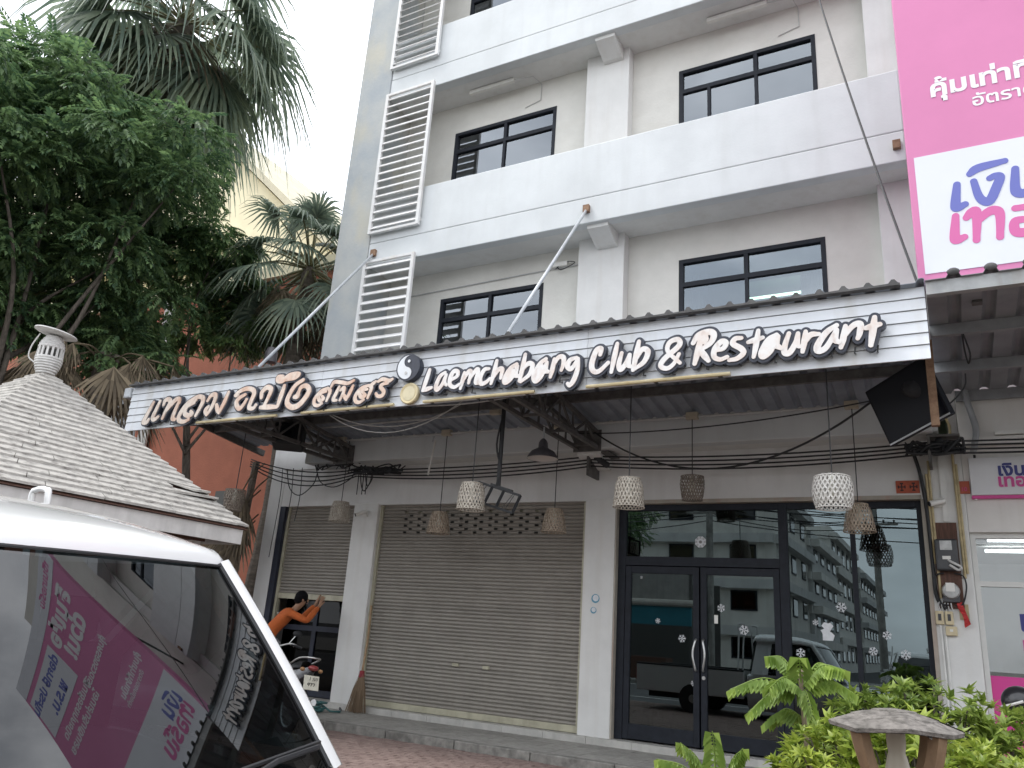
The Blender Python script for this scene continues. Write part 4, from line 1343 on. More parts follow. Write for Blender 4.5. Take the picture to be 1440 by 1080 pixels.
# small sign panel
ns_ = thing('shop_sign', (1.1, -0.03, 3.14), 'pale grey shop sign panel with blue and pink Thai logo above the glass front', 'sign')
M_panel = mat('sign_panel', (0.66, 0.665, 0.68), 0.5, var=0.03, scale=3)
MB().box(0.262, 1.95, -0.06, -0.001, 3.145, 3.56).build('panel', M_panel, ns_, bevel=0.006)
MB().box(0.262, 4.1, -0.05, -0.002, 3.108, 3.142).build('pink_strip', M_pink, ns_)
text_mesh('lettering', 'เงิน', 0.185, M_navyprint, ns_, (0.525, -0.064, 3.355), bold=0.006)
text_mesh('lettering', 'เทอร์โบ', 0.185, M_pinkprint, ns_, (0.515, -0.064, 3.235), bold=0.006)
MB().tube([(0.33, -0.03, 3.56), (0.33, -0.03, 3.6)], 0.014, 6).build('bolt', M_black, ns_)
MB().tube([(0.3, -0.03, 3.09), (0.3, -0.03, 3.12)], 0.014, 6).build('bolt', M_whiteplastic, ns_)
np_ = MB().box(0.14, 0.252, -0.022, -0.0125, 3.17, 3.31).build('number_plate', M_redplate, bld)
text_mesh('plate_lettering', '10', 0.06, M_pinkprint, np_, (0.165, -0.025, 3.20))

# ---- neighbour canopy
nc = thing('neighbour_canopy', (2.2, -0.05, 4.3), 'grey sheet-metal canopy with steel purlins below the pink billboard', 'canopy')
M_ncsheet = mat('canopy_sheet', (0.26, 0.27, 0.285), 0.55, var=0.12, scale=3, streak=0.4, streak_col=(.24, .24, .24), sstretch=(4, .5, 4))
M_purlin = mat('grey_purlin', (0.26, 0.27, 0.28), 0.6, var=0.15, scale=5)
zf2 = lambda y: 4.445 + 0.03 * (-3.0 - y) * -1 * -1.4
zf2 = lambda y: 4.335 - 0.037 * y
corrugated(0.01, 4.6, -3.05, -0.03, zf2, pitch=0.27, h=0.05).build('roof_sheet', M_ncsheet, nc)
mb = MB()
mb.box(0.012, 4.6, -3.02, -2.95, 4.325, 4.443)
mb.build('front_beam', mat('weathered_beam', (0.36, 0.37, 0.37), 0.6, var=0.15, scale=6, streak=.4, streak_col=(.22, .16, .1)), nc)
for y in (-2.05, -1.05):
    MB().box(0.012, 4.6, y - .03, y + .03, zf2(y) - .115, zf2(y) - .006).build('purlin', M_purlin, nc)
MB().box(0.205, 4.6, -0.09, -0.042, 4.22, 4.34).build('wall_beam', M_purlin, nc)
for i in range(16):
    x = 0.01 + (i + .8) * 0.27
    MB().sphere((x, -3.04, 4.495), (0.05, 0.03, 0.035), 10, 6).build('rib_cap', M_rooftop, nc, smooth=True)
MB().tube(catmull([(0.30, -0.1, 4.36), (0.315, -0.1, 4.2), (0.37, -0.1, 3.9), (0.345, -0.1, 3.72), (0.32, -0.08, 3.62)], 5), 0.035, 10).build('drain_pipe', mat('grey_pvc', (.30, .31, .32), .5, var=.1, scale=8), nc, smooth=True)
MB().box(0.55, 1.8, -0.06, -0.0, 3.815, 3.86).build('batten_lamp', M_whiteplastic, nc)
MB().tube(catmull([(0.28, -2.1, 4.28), (0.32, -2.05, 4.1), (0.30, -2.0, 4.02), (0.28, -2.05, 4.12), (0.27, -2.1, 4.28)], 5), 0.008, 5).build('hanging_wire', M_black, nc)
MB().tube(catmull([(0.05, -.8, 3.95), (0.15, -.9, 3.98), (0.28, -.95, 4.12), (0.3, -1.0, 4.25)], 5), 0.008, 5).build('hanging_wire', M_black, nc)

# ---- pink billboard
bb = thing('billboard', (2.2, -2.6, 4.5), 'tall pink billboard with white Thai text and a white logo panel above the canopy', 'billboard')
BY = -2.76
M_bbpink = mat('billboard_pink', (0.62, 0.20, 0.39), 0.55, var=0.03, scale=1.5)
M_bbwhite = mat('billboard_white', (0.70, 0.72, 0.77), 0.5, var=0.02, scale=1.5)
MB().box(-0.04, 4.9, BY, -2.50, 4.56, 10.02).build('panel', M_bbpink, bb, bevel=0.01)
MB().box(0.02, 4.84, BY - .006, BY, 4.63, 5.82).build('logo_panel', M_bbwhite, bb)
MB().box(-0.035, 4.895, BY - .006, BY, 9.45, 10.01).build('top_panel', M_bbwhite, bb)
for i in range(3):
    MB().bar((0.4 + i * 2, -2.5, 4.4), (0.4 + i * 2, -2.5, 9.9), 0.08).build('post', M_truss, bb)
    MB().bar((0.4 + i * 2, -2.5, 8.2), (0.4 + i * 2, -0.1, 7.6), 0.06).build('brace', M_truss, bb)
yt = BY - 0.008
M_bbnavy = mat('billboard_navy', (0.13, 0.15, 0.46), 0.5)
M_bbpk = mat('billboard_logo_pink', (0.62, 0.13, 0.35), 0.5)
def bbt(s, size, m_, x, z, bold=0.0, sx=1.0, sh=0.0):
    text_mesh('lettering', s, size, m_, bb, (x, BY - (.0085 if z < 5.8 or x > 2.4 or z > 9.5 else .0035), z), depth=.001, bold=bold, sx=sx, shear=sh)
LOGO = [
('n',0.036,[[(0.339,5.463),(0.311,5.268),(0.324,5.232),(0.384,5.252)]]),
('n',0.034,[[(0.47,5.466),(0.492,5.32),(0.526,5.254),(0.575,5.249),(0.637,5.373),(0.671,5.462),(0.633,5.48),(0.594,5.467)],[(0.447,5.545),(0.518,5.589),(0.721,5.612)]]),
('n',0.036,[[(0.789,5.515),(0.769,5.323),(0.792,5.272),(0.854,5.267),(0.915,5.302)],[(0.963,5.518),(0.932,5.24)]]),
('p',0.036,[[(0.301,5.151),(0.277,4.953),(0.293,4.917),(0.35,4.934)]]),
('p',0.036,[[(0.382,5.118),(0.427,5.163),(0.462,5.143),(0.437,4.887)],[(0.462,5.065),(0.539,5.133),(0.599,5.146),(0.633,5.094),(0.612,4.883)]]),
('p',0.036,[[(0.813,5.017),(0.735,5.008),(0.726,4.921),(0.775,4.893),(0.884,4.902),(0.907,5.023),(0.876,5.118),(0.749,5.133)]]),
]
for c_, w_, st_ in LOGO:
    D, gx, gy, gh = stroke_sdf(st_, w_)
    fill_loops('lettering', contours(D, gx, gy, gh, 0.0), M_bbnavy if c_ == 'n' else M_bbpk, bb, BY - .0095, .004, 1)
bbt('ร์โบ', 0.48, M_bbpk, 0.99, 4.895, 0.020, 1.1)
bbt('คุ้มเท่าที่จำเป็น', 0.24, M_whiteprint, 0.20, 6.44, 0.008, 1.1)
bbt('อัตราดอกเบี้ยต่ำ', 0.17, M_whiteprint, 0.53, 6.24, 0.003, 1.1)
bbt('สินเชื่อรถทุกชนิด', 0.30, M_whiteprint, 2.2, 7.52, 0.010, 1.1)
bbt('โอนเล่มรับเงินเลย', 0.30, M_whiteprint, 2.2, 7.15, 0.010, 1.1)
bbt('คุ้มครองรวดเร็ว', 0.28, M_whiteprint, 0.6, 7.47, 0.010, 1.0)
bbt('เงินเทอร์โบ', 0.30, M_bbpk, 0.15, 9.62, 0.01)
bbt('สินเชื่อ', 0.70, M_whiteprint, 0.35, 8.78, 0.035)
bbt('ด่วน!', 0.70, M_whiteprint, 0.6, 8.16, 0.035)
wp = MB().box(2.35, 4.8, BY - .006, BY, 7.95, 9.25).build('offer_panel', M_bbwhite, bb)
bbt('ต่อภาษี ประกัน', 0.42, M_bbnavy, 2.45, 8.75, 0.018)
bbt('พ.ร.บ.', 0.50, M_bbnavy, 2.9, 8.15, 0.02)

# ================================================================== METERS AND BOXES ON THE PILLAR
mt = thing('meter_board', (-0.03, -0.02, 1.9), 'brown wooden board with two electricity meters on the pillar between the shops', 'meter board')
M_wood = mat('brown_board', (0.10, 0.05, 0.035), 0.8, var=0.3, scale=8, bump=.3, bscale=40, stretch=(6, 6, .6))
M_meter = mat('meter_case', (0.035, 0.036, 0.04), 0.4, var=.2, scale=8)
M_meterg = mat('meter_dial', (0.45, 0.46, 0.45), 0.3, var=.2, scale=15)
MB().box(-0.155, 0.085, -0.035, -0.013, 1.93, 2.85).build('board', M_wood, mt)
m1 = MB().box(-0.145, 0.075, -0.13, -0.036, 2.32, 2.66).build('meter', M_meter, mt, bevel=0.02)
MB().box(-0.095, 0.02, -0.138, -0.131, 2.54, 2.64).build('dial', M_meterg, m1)
MB().box(-0.08, 0.0, -0.137, -0.131, 2.44, 2.475).build('plate', M_whiteplastic, m1)
mb = MB()
mb.lathe([(0.085, 0), (0.088, .05), (0.075, .10), (0.06, .11)], 20, (-0.03, -0.036, 2.11), Matrix.Rotation(R(90), 3, 'X'))
m2 = mb.build('meter', M_meterg, mt, smooth='auto')
MB().box(-0.075, 0.01, -0.152, -0.147, 2.1, 2.19).build('dial', M_whiteplastic, m2)
MB().box(-0.11, 0.05, -0.09, -0.036, 1.99, 2.08).build('terminal_cover', M_meter, m2, bevel=.01)
mb = MB()
for s in (-1, 1):
    mb.tube(catmull([(-0.03 + s * .05, -.06, 2.3), (-0.03 + s * .13, -.07, 2.27), (-0.03 + s * .15, -.07, 2.15), (-0.03 + s * .1, -.07, 1.98), (-0.03 + s * .03, -.07, 1.96)], 5), 0.009, 6)
mb.build('loop_wires', M_black, mt)
MB().tube(catmull([(-0.05, -.1, 2.45), (0.02, -.15, 2.40), (0.09, -.14, 2.36), (0.06, -.13, 2.33), (-.02, -.14, 2.38)], 5), 0.014, 6).build('seal_wire', M_whitewire, mt)
pc = thing('pillar_conduits', (-0.05, -0.03, 1.2), 'yellowed plastic conduits and a black cable running down the meter pillar', 'conduits')
M_ycond = mat('yellowed_conduit', (0.44, 0.36, 0.20), 0.55, var=.2, scale=8, streak=.4, streak_col=(.2, .13, .06))
for x, zt_, zb in ((-0.135, 3.55, 1.95), (0.115, 3.95, 2.25), (-0.165, 3.4, 2.4), (0.14, 3.5, 2.3)):
    MB().tube([(x, -0.035, zt_), (x + .004, -0.035, zb)], 0.014, 8).build('conduit', M_ycond, pc)
MB().tube([(0.115, -0.035, 3.95), (0.06, -0.05, 4.15), (.03, -.1, 4.3)], 0.014, 8).build('conduit', M_ycond, pc)
MB().tube(catmull([(-0.27, -.1, 3.62), (-0.225, -.05, 3.4), (-0.19, -.04, 3.0), (-0.18, -.04, 2.4), (-0.17, -.04, 2.05), (-0.09, -.05, 1.92)], 5), 0.02, 8).build('black_cable', M_black, pc, smooth=True)
MB().box(-0.035, 0.02, -.035, -.013, 2.86, 3.65).build('trunking', M_alu, pc)
MB().tube([(-0.16, -.03, 1.85), (-0.15, -.03, 0.2)], 0.012, 6).build('conduit', M_alu, pc)
MB().tube([(-0.12, -.03, 1.7), (-0.11, -.03, 0.2)], 0.012, 6).build('conduit', M_alu, pc)
for (x0, x1, z0, z1) in ((-0.2, -0.12, 1.76, 1.9), (-0.11, -0.03, 1.76, 1.9), (-0.115, -.005, 1.65, 1.745)):
    b_ = MB().box(x0, x1, -.06, -.013, z0, z1).build('switch_box', mat('cream_switch', (.55, .47, .30), .5, var=.1, scale=9), pc, bevel=.008)
    MB().box((x0 + x1) / 2 - .015, (x0 + x1) / 2 + .015, -.067, -.061, z0 + .04, z1 - .03).build('switch', M_meter if z1 > 1.8 else M_whiteplastic, b_)
mb = MB()
for i in range(5):
    mb.tube(catmull([(-.15 + i * .03, -.05, 1.9), (-.16 + i * .03, -.06, 1.97), (-.12 + i * .02, -.06, 2.03 + .01 * (i % 2))], 4), 0.007, 5)
mb.build('switch_wires', M_conduit, pc)
rb = thing('red_ribbon', (0.09, -0.05, 1.75), 'red cloth ribbon hanging below the meters', 'ribbon')
P = []
for i in range(9):
    z = 2.0 - i * .033
    P.append([(0.04 + i * .008 - .025 - .01 * math.sin(i), -.07 - .01 * math.sin(i * 1.7), z), (0.04 + i * .008 + .022, -.075 + .012 * math.cos(i * 1.3), z + .005 * i)])
MB().grid(P).build('cloth', mat('red_cloth', (.42, .03, .03), .8, var=.2, scale=20), rb)
MB().tube([(0.04, -.03, 1.995), (0.04, -.08, 2.0)], .006, 5).build('nail', M_rust, rb)
MB().box(0.03, .12, -.03, -.0125, 1.82, 1.98).build('faded_label', M_ycond, rb)

def cctv(p, aim, label):
    t = thing('security_camera', p, label, 'camera', 'bullet security cameras')
    p, d = Vector(p), Vector(aim).normalized()
    rot = d.to_track_quat('X', 'Z').to_matrix()
    MB().obox(p + Vector((0, .0, 0)), (.10, .02, .10)).build('base', M_whiteplastic, t, bevel=.006)
    MB().bar(p, p + Vector((0, -.07, 0)), .02).build('arm', M_whiteplastic, t)
    MB().tube([p + Vector((0, -.08, 0)) - d * .06, p + Vector((0, -.08, 0)) + d * .11], .032, 12).build('housing', M_whiteplastic, t, smooth='auto')
    MB().tube([p + Vector((0, -.08, 0)) + d * .108, p + Vector((0, -.08, 0)) + d * .118], .027, 12).build('lens', M_black, t)
cctv((-0.06, -0.02, 3.07), (-.8, -.4, -.25), 'white bullet security camera on the meter pillar')
cctv((-8.18, -0.02, 3.03), (-.6, -.7, -.4), 'small security camera on the pillar beside the half-open shutter')

# ================================================================== WHITE VAN
VY = -8.24
van = thing('pickup_truck', (-3.6, VY, 0.0), 'white single-cab pickup truck parked in front of the gazebo, signs mirrored in its windscreen', 'pickup truck')
M_car = mat('white_car_paint', (0.74, 0.74, 0.73), 0.25, coat=1.0, var=0.02, scale=2)
M_trimblk = mat('black_trim', (0.018, 0.018, 0.02), 0.5)
M_wind = glass_mat('windscreen_glass', (0.05, 0.065, 0.07), ior=1.75, gain=1.15)
M_tint = glass_mat('tinted_glass', (0.08, 0.09, 0.09), ior=1.55, gain=1.2)
def ring(x, hw, zl, zb, crown):
    half = [(0, zl), (hw * .9, zl), (hw * .985, zl + .1), (hw, zl + .28), (hw * .995, zb - .16), (hw * .95, zb - .04), (hw * .84, zb), (hw * .5, zb + crown * .7), (0, zb + crown)]
    pts = [(x, VY + y, z) for y, z in half] + [(x, VY - y, z) for y, z in reversed(half[1:-1])]
    return pts
stn = [(-3.92, .86, .24, .90, .0), (-3.86, .885, .20, .91, .0), (-3.0, .89, .20, .875, .0), (-2.15, .89, .20, .81, .0), (-1.85, .885, .21, .785, .03), (-1.45, .87, .22, .755, .04), (-1.15, .82, .25, .70, .04), (-1.0, .73, .30, .60, .03), (-0.95, .60, .36, .50, .01)]
mb = MB()
P = [ring(*s) for s in stn]
P = [p + [p[0]] for p in P]
mb.grid(P)
n0 = len(mb.v)
mb.f.append(tuple(range(16, -1, -1))[:16])
mb.f.append(tuple(n0 - 17 + i for i in range(16)))
mb.build('body', M_car, van, smooth='auto')
def wind(s, t):
    """windscreen surface: s=+1 at the pillar on the building side, t upwards"""
    u = (1 - s) / 2 * (1.74 * (1 - t) + 1.30 * t)
    E = Vector((-2.163, -7.38, .814)).lerp(Vector((-2.614, -7.68, 1.531)), t)
    return E + Vector(((.21 + .07 * t) * u - (.115 + .02 * t) * u * u + .018 * math.sin(math.pi * t), -u, -.035 * t * u))
NS = 25
MB().grid([[wind(-1 + 2 * i / NS, j / 16) for i in range(NS + 1)] for j in range(17)]).build('windscreen', M_wind, van, smooth=True)
def edge(t, s=1, out=0.0):
    p = wind(s, t)
    return p + Vector((-.005, s * out, .004))
# black seal round the glass
MB().tube([edge(i / 14, 1, -.012) + Vector((.006, 0, .004)) for i in range(15)] , 0.012, 6).build('seal', M_trimblk, van)
MB().tube([wind(1 - 2 * i / 24, 1.0) + Vector((.008, 0, .002)) for i in range(25)], 0.006, 6).build('seal', M_trimblk, van)
MB().tube([edge(i / 14, -1, -.012) for i in range(15)], 0.012, 6).build('seal', M_trimblk, van)
# pillars
for s in (1, -1):
    mb = MB()
    rows = []
    for i in range(15):
        t = i / 14 * 1.03 - .015
        p = wind(s, t)
        rows.append([p + Vector((.012, -s * .004, .008)), p + Vector((.010, s * .036, .022)), p + Vector((-.012, s * .072, .014)), p + Vector((-.07, s * .074, -.004)), p + Vector((-.07, s * .0, -.01))])
    mb.grid(rows)
    mb.build('front_pillar', M_car, van, smooth=True)
# roof
def roofp(s, u):
    k_ = min(1, u * 2.2)
    xf = wind(s, 1).x
    x = xf * (1 - u) + (-3.78 - .05 * s * s) * u
    d = xf - x
    z = wind(s, 1).z * (1 - k_) + 1.53 * k_ + .008 + .05 * (1 - math.exp(-d / .02)) + 0.15 * (1 - math.exp(-d / 0.33)) * (1 - 0.55 * abs(s) ** 4) - 0.10 * max(0, u - .6) ** 2
    if u > .97:
        z -= .05
    return Vector((x, wind(s, 1).y * (1 - k_) + (-8.30 + s * .64) * k_, z))
us = [0, .006, .014, .025, .05, .09, .14, .2, .28, .38, .5, .62, .74, .85, .93, .97, 1.0]
mb = MB()
P = []
for u in us:
    row = []
    for i in range(25):
        row.append(roofp(-1 + 2 * i / 24, u))
    a, b = row[0], row[-1]
    row = [a + Vector((0, -.04, -.075)), a + Vector((0, -.03, -.02))] + row + [b + Vector((0, .03, -.02)), b + Vector((0, .04, -.075))]
    P.append(row)
mb.grid(P)
mb.build('roof', M_car, van, smooth=True)
# sides
for s in (1, -1):
    def belt(x):
        return Vector((x, VY + s * .86, .885))
    def rail(x):
        return Vector((x, -8.30 + s * .61, 1.545))
    MB().quad(belt(-2.40), belt(-3.5), rail(-3.45), rail(-2.80)).build('side_window', M_tint, van)
    mb = MB()
    mb.quad(belt(-3.5), belt(-3.84), rail(-3.76), rail(-3.45))
    mb.bar(belt(-2.25), belt(-3.8), .03, .05)
    mb.bar(rail(-2.70), rail(-3.75), .03, .03)
    mb.build('side_frame', M_car, van)
    MB().box(-3.12, -2.98, VY + s * .885 - .012, VY + s * .885 + .012, .74, .77).build('door_handle', M_car, van, bevel=.005)
    MB().box(-6.3, -3.98, VY + s * .86 - .03, VY + s * .86 + .03, .40, .93).build('bed_side', M_car, van, bevel=.015)
    MB().box(-6.3, -3.98, VY + s * .845 - .05, VY + s * .845 + .05, .93, .965).build('bed_rail', M_trimblk, van, bevel=.01)
    MB().box(-6.32, -6.28, VY + s * .80 - .06, VY + s * .80 + .06, .6, .85).build('tail_lamp', mat('tail_red', (.35, .01, .01), .3), van)
    m_ = MB().obox((-3.0, VY + s * .99, .98), (.10, .18, .14)).build('wing_mirror', M_car, van, bevel=.03)
    MB().obox((-3.07, VY + s * .99, .98), (.01, .15, .11)).build('mirror_glass', M_steel, m_)
    for x in (-1.75, -5.05):
        w_ = MB().lathe([(.20, -.10), (.29, -.10), (.31, -.06), (.31, .06), (.29, .10), (.20, .10)], 26, (x, VY + s * .80, .31), Matrix.Rotation(R(90), 3, 'X')).build('wheel', M_trimblk, van, smooth='auto')
        MB().lathe([(.03, -.105), (.19, -.09), (.2, .09), (.03, .105)], 20, (x, VY + s * .80, .31), Matrix.Rotation(R(90), 3, 'X')).build('rim', M_steel, w_, smooth='auto')
    MB().sphere((-1.06, VY + s * .62, .58), (.09, .17, .09), 14, 8).build('headlamp', M_clear, van, smooth=True)
MB().quad((-3.9, VY - .70, .95), (-3.9, VY + .70, .95), (-3.80, VY + .56, 1.55), (-3.80, VY - .56, 1.55)).build('rear_window', M_tint, van)
MB().box(-6.3, -3.98, VY - .83, VY + .83, .50, .54).build('bed_floor', M_trimblk, van)
MB().box(-6.32, -6.27, VY - .80, VY + .80, .52, .93).build('tailgate', M_car, van, bevel=.01)
MB().box(-4.0, -3.97, VY - .83, VY + .83, .52, .95).build('bed_front', M_car, van)
MB().box(-6.2, -1.1, VY - .35, VY + .35, .26, .40).build('chassis', M_trimblk, van)
MB().box(-1.0, -0.93, VY - .55, VY + .55, .40, .50).build('grille', M_trimblk, van, bevel=.01)
# cowl, wiper and roof hoop
mb = MB()
mb.grid([[wind(-1 + 2 * i / 20, 0.0) + Vector((0.0, 0, .004)) for i in range(21)], [wind(-1 + 2 * i / 20, 0.0) + Vector((.13, 0, -.02)) for i in range(21)]])
mb.build('cowl', M_trimblk, van)
mb = MB()
wp_ = [wind(.42, .02) + Vector((.03, 0, .02)), wind(.60, .065) + Vector((.03, 0, .02)), wind(.92, .09) + Vector((.028, 0, .018))]
mb.tube(wp_, .010, 6)
mb.tube([wind(.30, .05) + Vector((.02, 0, .012)), wind(.97, .115) + Vector((.02, 0, .012))], .008, 5)
mb.build('wiper', M_trimblk, van)
for s in (1, -1):
    y = VY + s * .61
    MB().tube(catmull([(-4.02, VY + s * .78, .9), (-4.02, y + s * .05, 1.5), (-3.99, y, 1.84), (-4.02, y, 1.89), (-4.10, y, 1.89), (-4.13, y, 1.84), (-4.12, y + s * .05, 1.5), (-4.12, VY + s * .78, .9)], 4), .017, 8).build('rack_hoop', M_car, van, smooth=True)
# dark interior
M_int = mat('van_interior', (0.03, 0.032, 0.036), 0.8)
MB().box(-2.6, -2.25, VY - .78, VY + .78, .60, .80).build('dashboard', M_int, van, bevel=.05)
for y in (-.38, .38):
    MB().box(-3.3, -3.15, VY + y - .24, VY + y + .24, .6, 1.2).build('front_seat', M_int, van, bevel=.05)
MB().box(-3.28, -3.2, VY - .12 + .38, VY + .12 + .38, 1.2, 1.38).build('headrest', M_int, van, bevel=.03)
MB().box(-3.75, -3.72, VY - .8, VY + .8, .4, 1.0).build('cabin_back', M_int, van)

# ================================================================== GAZEBO
GA = Vector((-8.69, -5.21, 3.80))
GH, GE = 1.71, 2.30
gz = thing('gazebo', (GA.x, GA.y, 0.03), 'timber gazebo with weathered whitewashed shingle roof and white lantern finial', 'gazebo')
M_shing = mat('whitewashed_shingle', (0.17, 0.155, 0.14), 0.9, col2=(0.46, 0.44, 0.405), scale=9, lo=.30, hi=.50, stretch=(1.0, 1.0, 4.0), bump=.5, bscale=45, jitter=.06, streak=.45, streak_col=(.25, .24, .225), sstretch=(7, 7, 12), slo=.5, shi=.62)
M_fasc = mat('white_fascia', (0.60, 0.59, 0.57), 0.7, var=.1, scale=4, streak=.4)
dirs = [(1, 0), (0, 1), (-1, 0), (0, -1)]
NC = 25
for k, (dx, dy) in enumerate(dirs):
    side = Vector((-dy, dx, 0))
    outw = Vector((dx, dy, 0))
    par = MB()
    a_ = GA + outw * GH - side * GH
    b_ = GA + outw * GH + side * GH
    a_.z = b_.z = GE - .03
    par.tri(a_, b_, GA - Vector((0, 0, .05)))
    pf = par.build('roof_slope', M_wood, gz)
    for i in range(NC):
        t0, t1 = i / NC, (i + 1.15) / NC
        if t1 > 1:
            t1 = 1
        def pt(t, e, lift):
            q = GA + outw * (GH * (1 - t)) + side * (e * GH * (1 - t))
            q.z = GE + (GA.z - GE) * t + lift
            return q
        Wd = GH * (1 - t0)
        br_ = [-1]
        xx = -Wd + rng.uniform(.15, .75)
        while k in (0, 3) and xx < Wd - .12:
            br_.append(xx / Wd)
            xx += rng.uniform(.55, .85)
        br_.append(1)
        for j, (e0, e1) in enumerate(zip(br_[:-1], br_[1:])):
            wob = rng.uniform(-.004, .006)
            g_ = 0.004 / GH
            p0, p1, p2, p3 = pt(t0, e0 + g_, .026 + wob), pt(t0, e1 - g_, .026 + wob * .4), pt(t1, e1 - g_, .004), pt(t1, e0 + g_, .004)
            if k == 0 and i in (4, 5) and j == len(br_) - 2:
                p1 += Vector((.02, 0, .035))
                if i == 5:
                    p0 = p0.lerp(p1, .55)
            mb = MB()
            dn = Vector((0, 0, -.024))
            mb.v = [tuple(v) for v in (p0, p1, p2, p3, p0 + dn, p1 + dn, p2 + dn * .2, p3 + dn * .2)]
            mb.f = [(0, 1, 2, 3), (4, 7, 6, 5), (0, 4, 5, 1), (1, 5, 6, 2), (2, 6, 7, 3), (3, 7, 4, 0)]
            mb.build('shingle', M_shing, pf)
    ea = GA + outw * (GH - .05) - side * (GH - .05)
    eb = GA + outw * (GH - .05) + side * (GH - .05)
    ea.z = eb.z = GE - .115
    MB().bar(ea, eb, .04, .16).build('fascia_board', M_fasc, gz)
    cor = GA + outw * (GH - .4) + side * (GH - .4)
    MB().box(cor.x - .06, cor.x + .06, cor.y - .06, cor.y + .06, 0.02, GE).build('post', M_fasc, gz)
MB().box(GA.x - 1.4, GA.x + 1.4, GA.y - 1.4, GA.y + 1.4, GE - .20, GE - .17).build('ceiling', M_wood, gz)
mb = MB().box(GA.x - 1.5, GA.x + 1.5, GA.y - 1.5, GA.y + 1.5, 0.02, 0.16)
mb.build('floor', M_concrete, gz)
for i in range(3):
    MB().box(GA.x - 1.3, GA.x + 1.3, GA.y + 1.2 - .02, GA.y + 1.22, .5 + i * .25, .56 + i * .25).build('railing', M_fasc, gz)
fi = thing('roof_finial', (GA.x, GA.y, 3.74), 'white ribbed lantern-shaped finial with a disc cap on the gazebo roof', 'finial')
M_fin2 = mat('finial_white', (0.60, 0.59, 0.57), 0.7, var=.12, scale=8, streak=.4)
prof = [(.03, -.02), (.085, 0)]
for i in range(7):
    z = .0 + i * .028
    r_ = .088 + .05 * math.sin(min(1.0, (i + .6) / 7) * math.pi * .55)
    prof += [(r_ + .004, z + .006), (r_ + .004, z + .02), (r_ - .004, z + .026)]
MB().lathe(prof + [(.12, .20)], 26, (GA.x, GA.y, 3.75)).build('lower_bowl', M_fin2, fi, smooth='auto')
MB().lathe([(.085, .19), (.085, .32)], 16, (GA.x, GA.y, 3.75)).build('core', M_dark, fi)
for k in range(16):
    a = 2 * math.pi * k / 16
    MB().bar((GA.x + .13 * math.cos(a), GA.y + .13 * math.sin(a), 3.94), (GA.x + .125 * math.cos(a), GA.y + .125 * math.sin(a), 4.05), .022, .014).build('slat', M_fin2, fi)
prof = []
for i in range(5):
    r_ = .134 - .05 * (i / 4) ** 1.6
    z = .30 + i * .03
    prof += [(r_, z), (r_ + .003, z + .016), (r_ - .006, z + .026)]
MB().lathe([(.10, .29)] + prof + [(.03, .46)], 26, (GA.x, GA.y, 3.75)).build('upper_dome', M_fin2, fi, smooth='auto')
MB().lathe([(.03, -.02), (.20, -.012), (.225, 0), (.22, .012), (.03, .03)], 30, (GA.x + .01, GA.y, 4.235), Matrix.Rotation(R(7), 3, 'Y') @ Matrix.Rotation(R(-4), 3, 'X')).build('cap', M_fin2, fi, smooth='auto')
MB().tube(catmull([(GA.x - .06, GA.y - .13, 4.20), (GA.x - .09, GA.y - .17, 4.05), (GA.x - .1, GA.y - .17, 3.92), (GA.x - .05, GA.y - .12, 3.86)], 5), .008, 6).build('handle', M_fin2, fi)

# ================================================================== BUILDINGS TO THE LEFT
og = thing('orange_building', (-20, 6, 0.0), 'building with rough orange-red stucco wall behind the trees', 'building')
M_orange = mat('orange_stucco', (0.30, 0.10, 0.058), 0.9, var=.10, scale=2.5, bump=.8, bscale=26, streak=.25, streak_col=(.24, .07, .045), sstretch=(2, 2, .3))
M_cream = mat('cream_paint', (0.66, 0.60, 0.42), 0.8, var=.06, scale=1.2, bump=.1, bscale=20)
wall_holes(MB(), -32, -10.5, 0, 9.2, 2.5, 2.8, [(-19.6, -18.0, 4.6, 7.6)]).build('wall', M_orange, og)
MB().box(-32, -10.5, 2.81, 9, 0, 9.2).build('block', M_orange, og)
MB().box(-32.2, -10.4, 2.35, 9.2, 9.2, 9.5).build('cornice', M_cream, og)
w_ = MB().box(-19.6, -18.0, 2.62, 2.66, 4.6, 7.6).build('window', M_frame, og)
MB().box(-19.5, -18.85, 2.60, 2.618, 4.7, 7.5).build('pane', M_tint, w_)
MB().box(-18.75, -18.1, 2.60, 2.618, 4.7, 7.5).build('pane', M_tint, w_)
MB().box(-17.68, -17.46, 2.36, 2.498, 0, 9.2).build('pilaster', mat('grey_render', (.42, .41, .39), .8, var=.1, scale=3), og)
MB().tube([(-17.4, 2.4, 0), (-17.4, 2.4, 9.1)], .05, 8).build('downpipe', M_alu, og)
w_ = MB().box(-14.6, -13.9, 2.44, 2.499, 2.9, 4.0).build('shuttered_opening', M_dark, og)
cr = thing('cream_building', (-28, 12, 0), 'tall cream building with a sloping roof line behind the palms', 'building')
mb = MB().prism([(-46, 0), (-16.5, 0), (-16.5, 12.05), (-19.0, 14.3), (-24.5, 19.3), (-28, 22.5), (-46, 22.5)], lambda u, v, w: (u, w, v), 9, 17)
mb.build('wall', M_cream, cr)
mb = MB()
for a, b in (((-16.3, 12.0), (-28, 22.62)),):
    mb.prism([(a[0], a[1]), (b[0], b[1]), (b[0], b[1] + .35), (a[0] + .1, a[1] + .25)], lambda u, v, w: (u, w, v), 8.6, 17.3)
mb.build('roof_edge', mat('roof_verge', (.50, .46, .34), .8, var=.1, scale=2), cr)
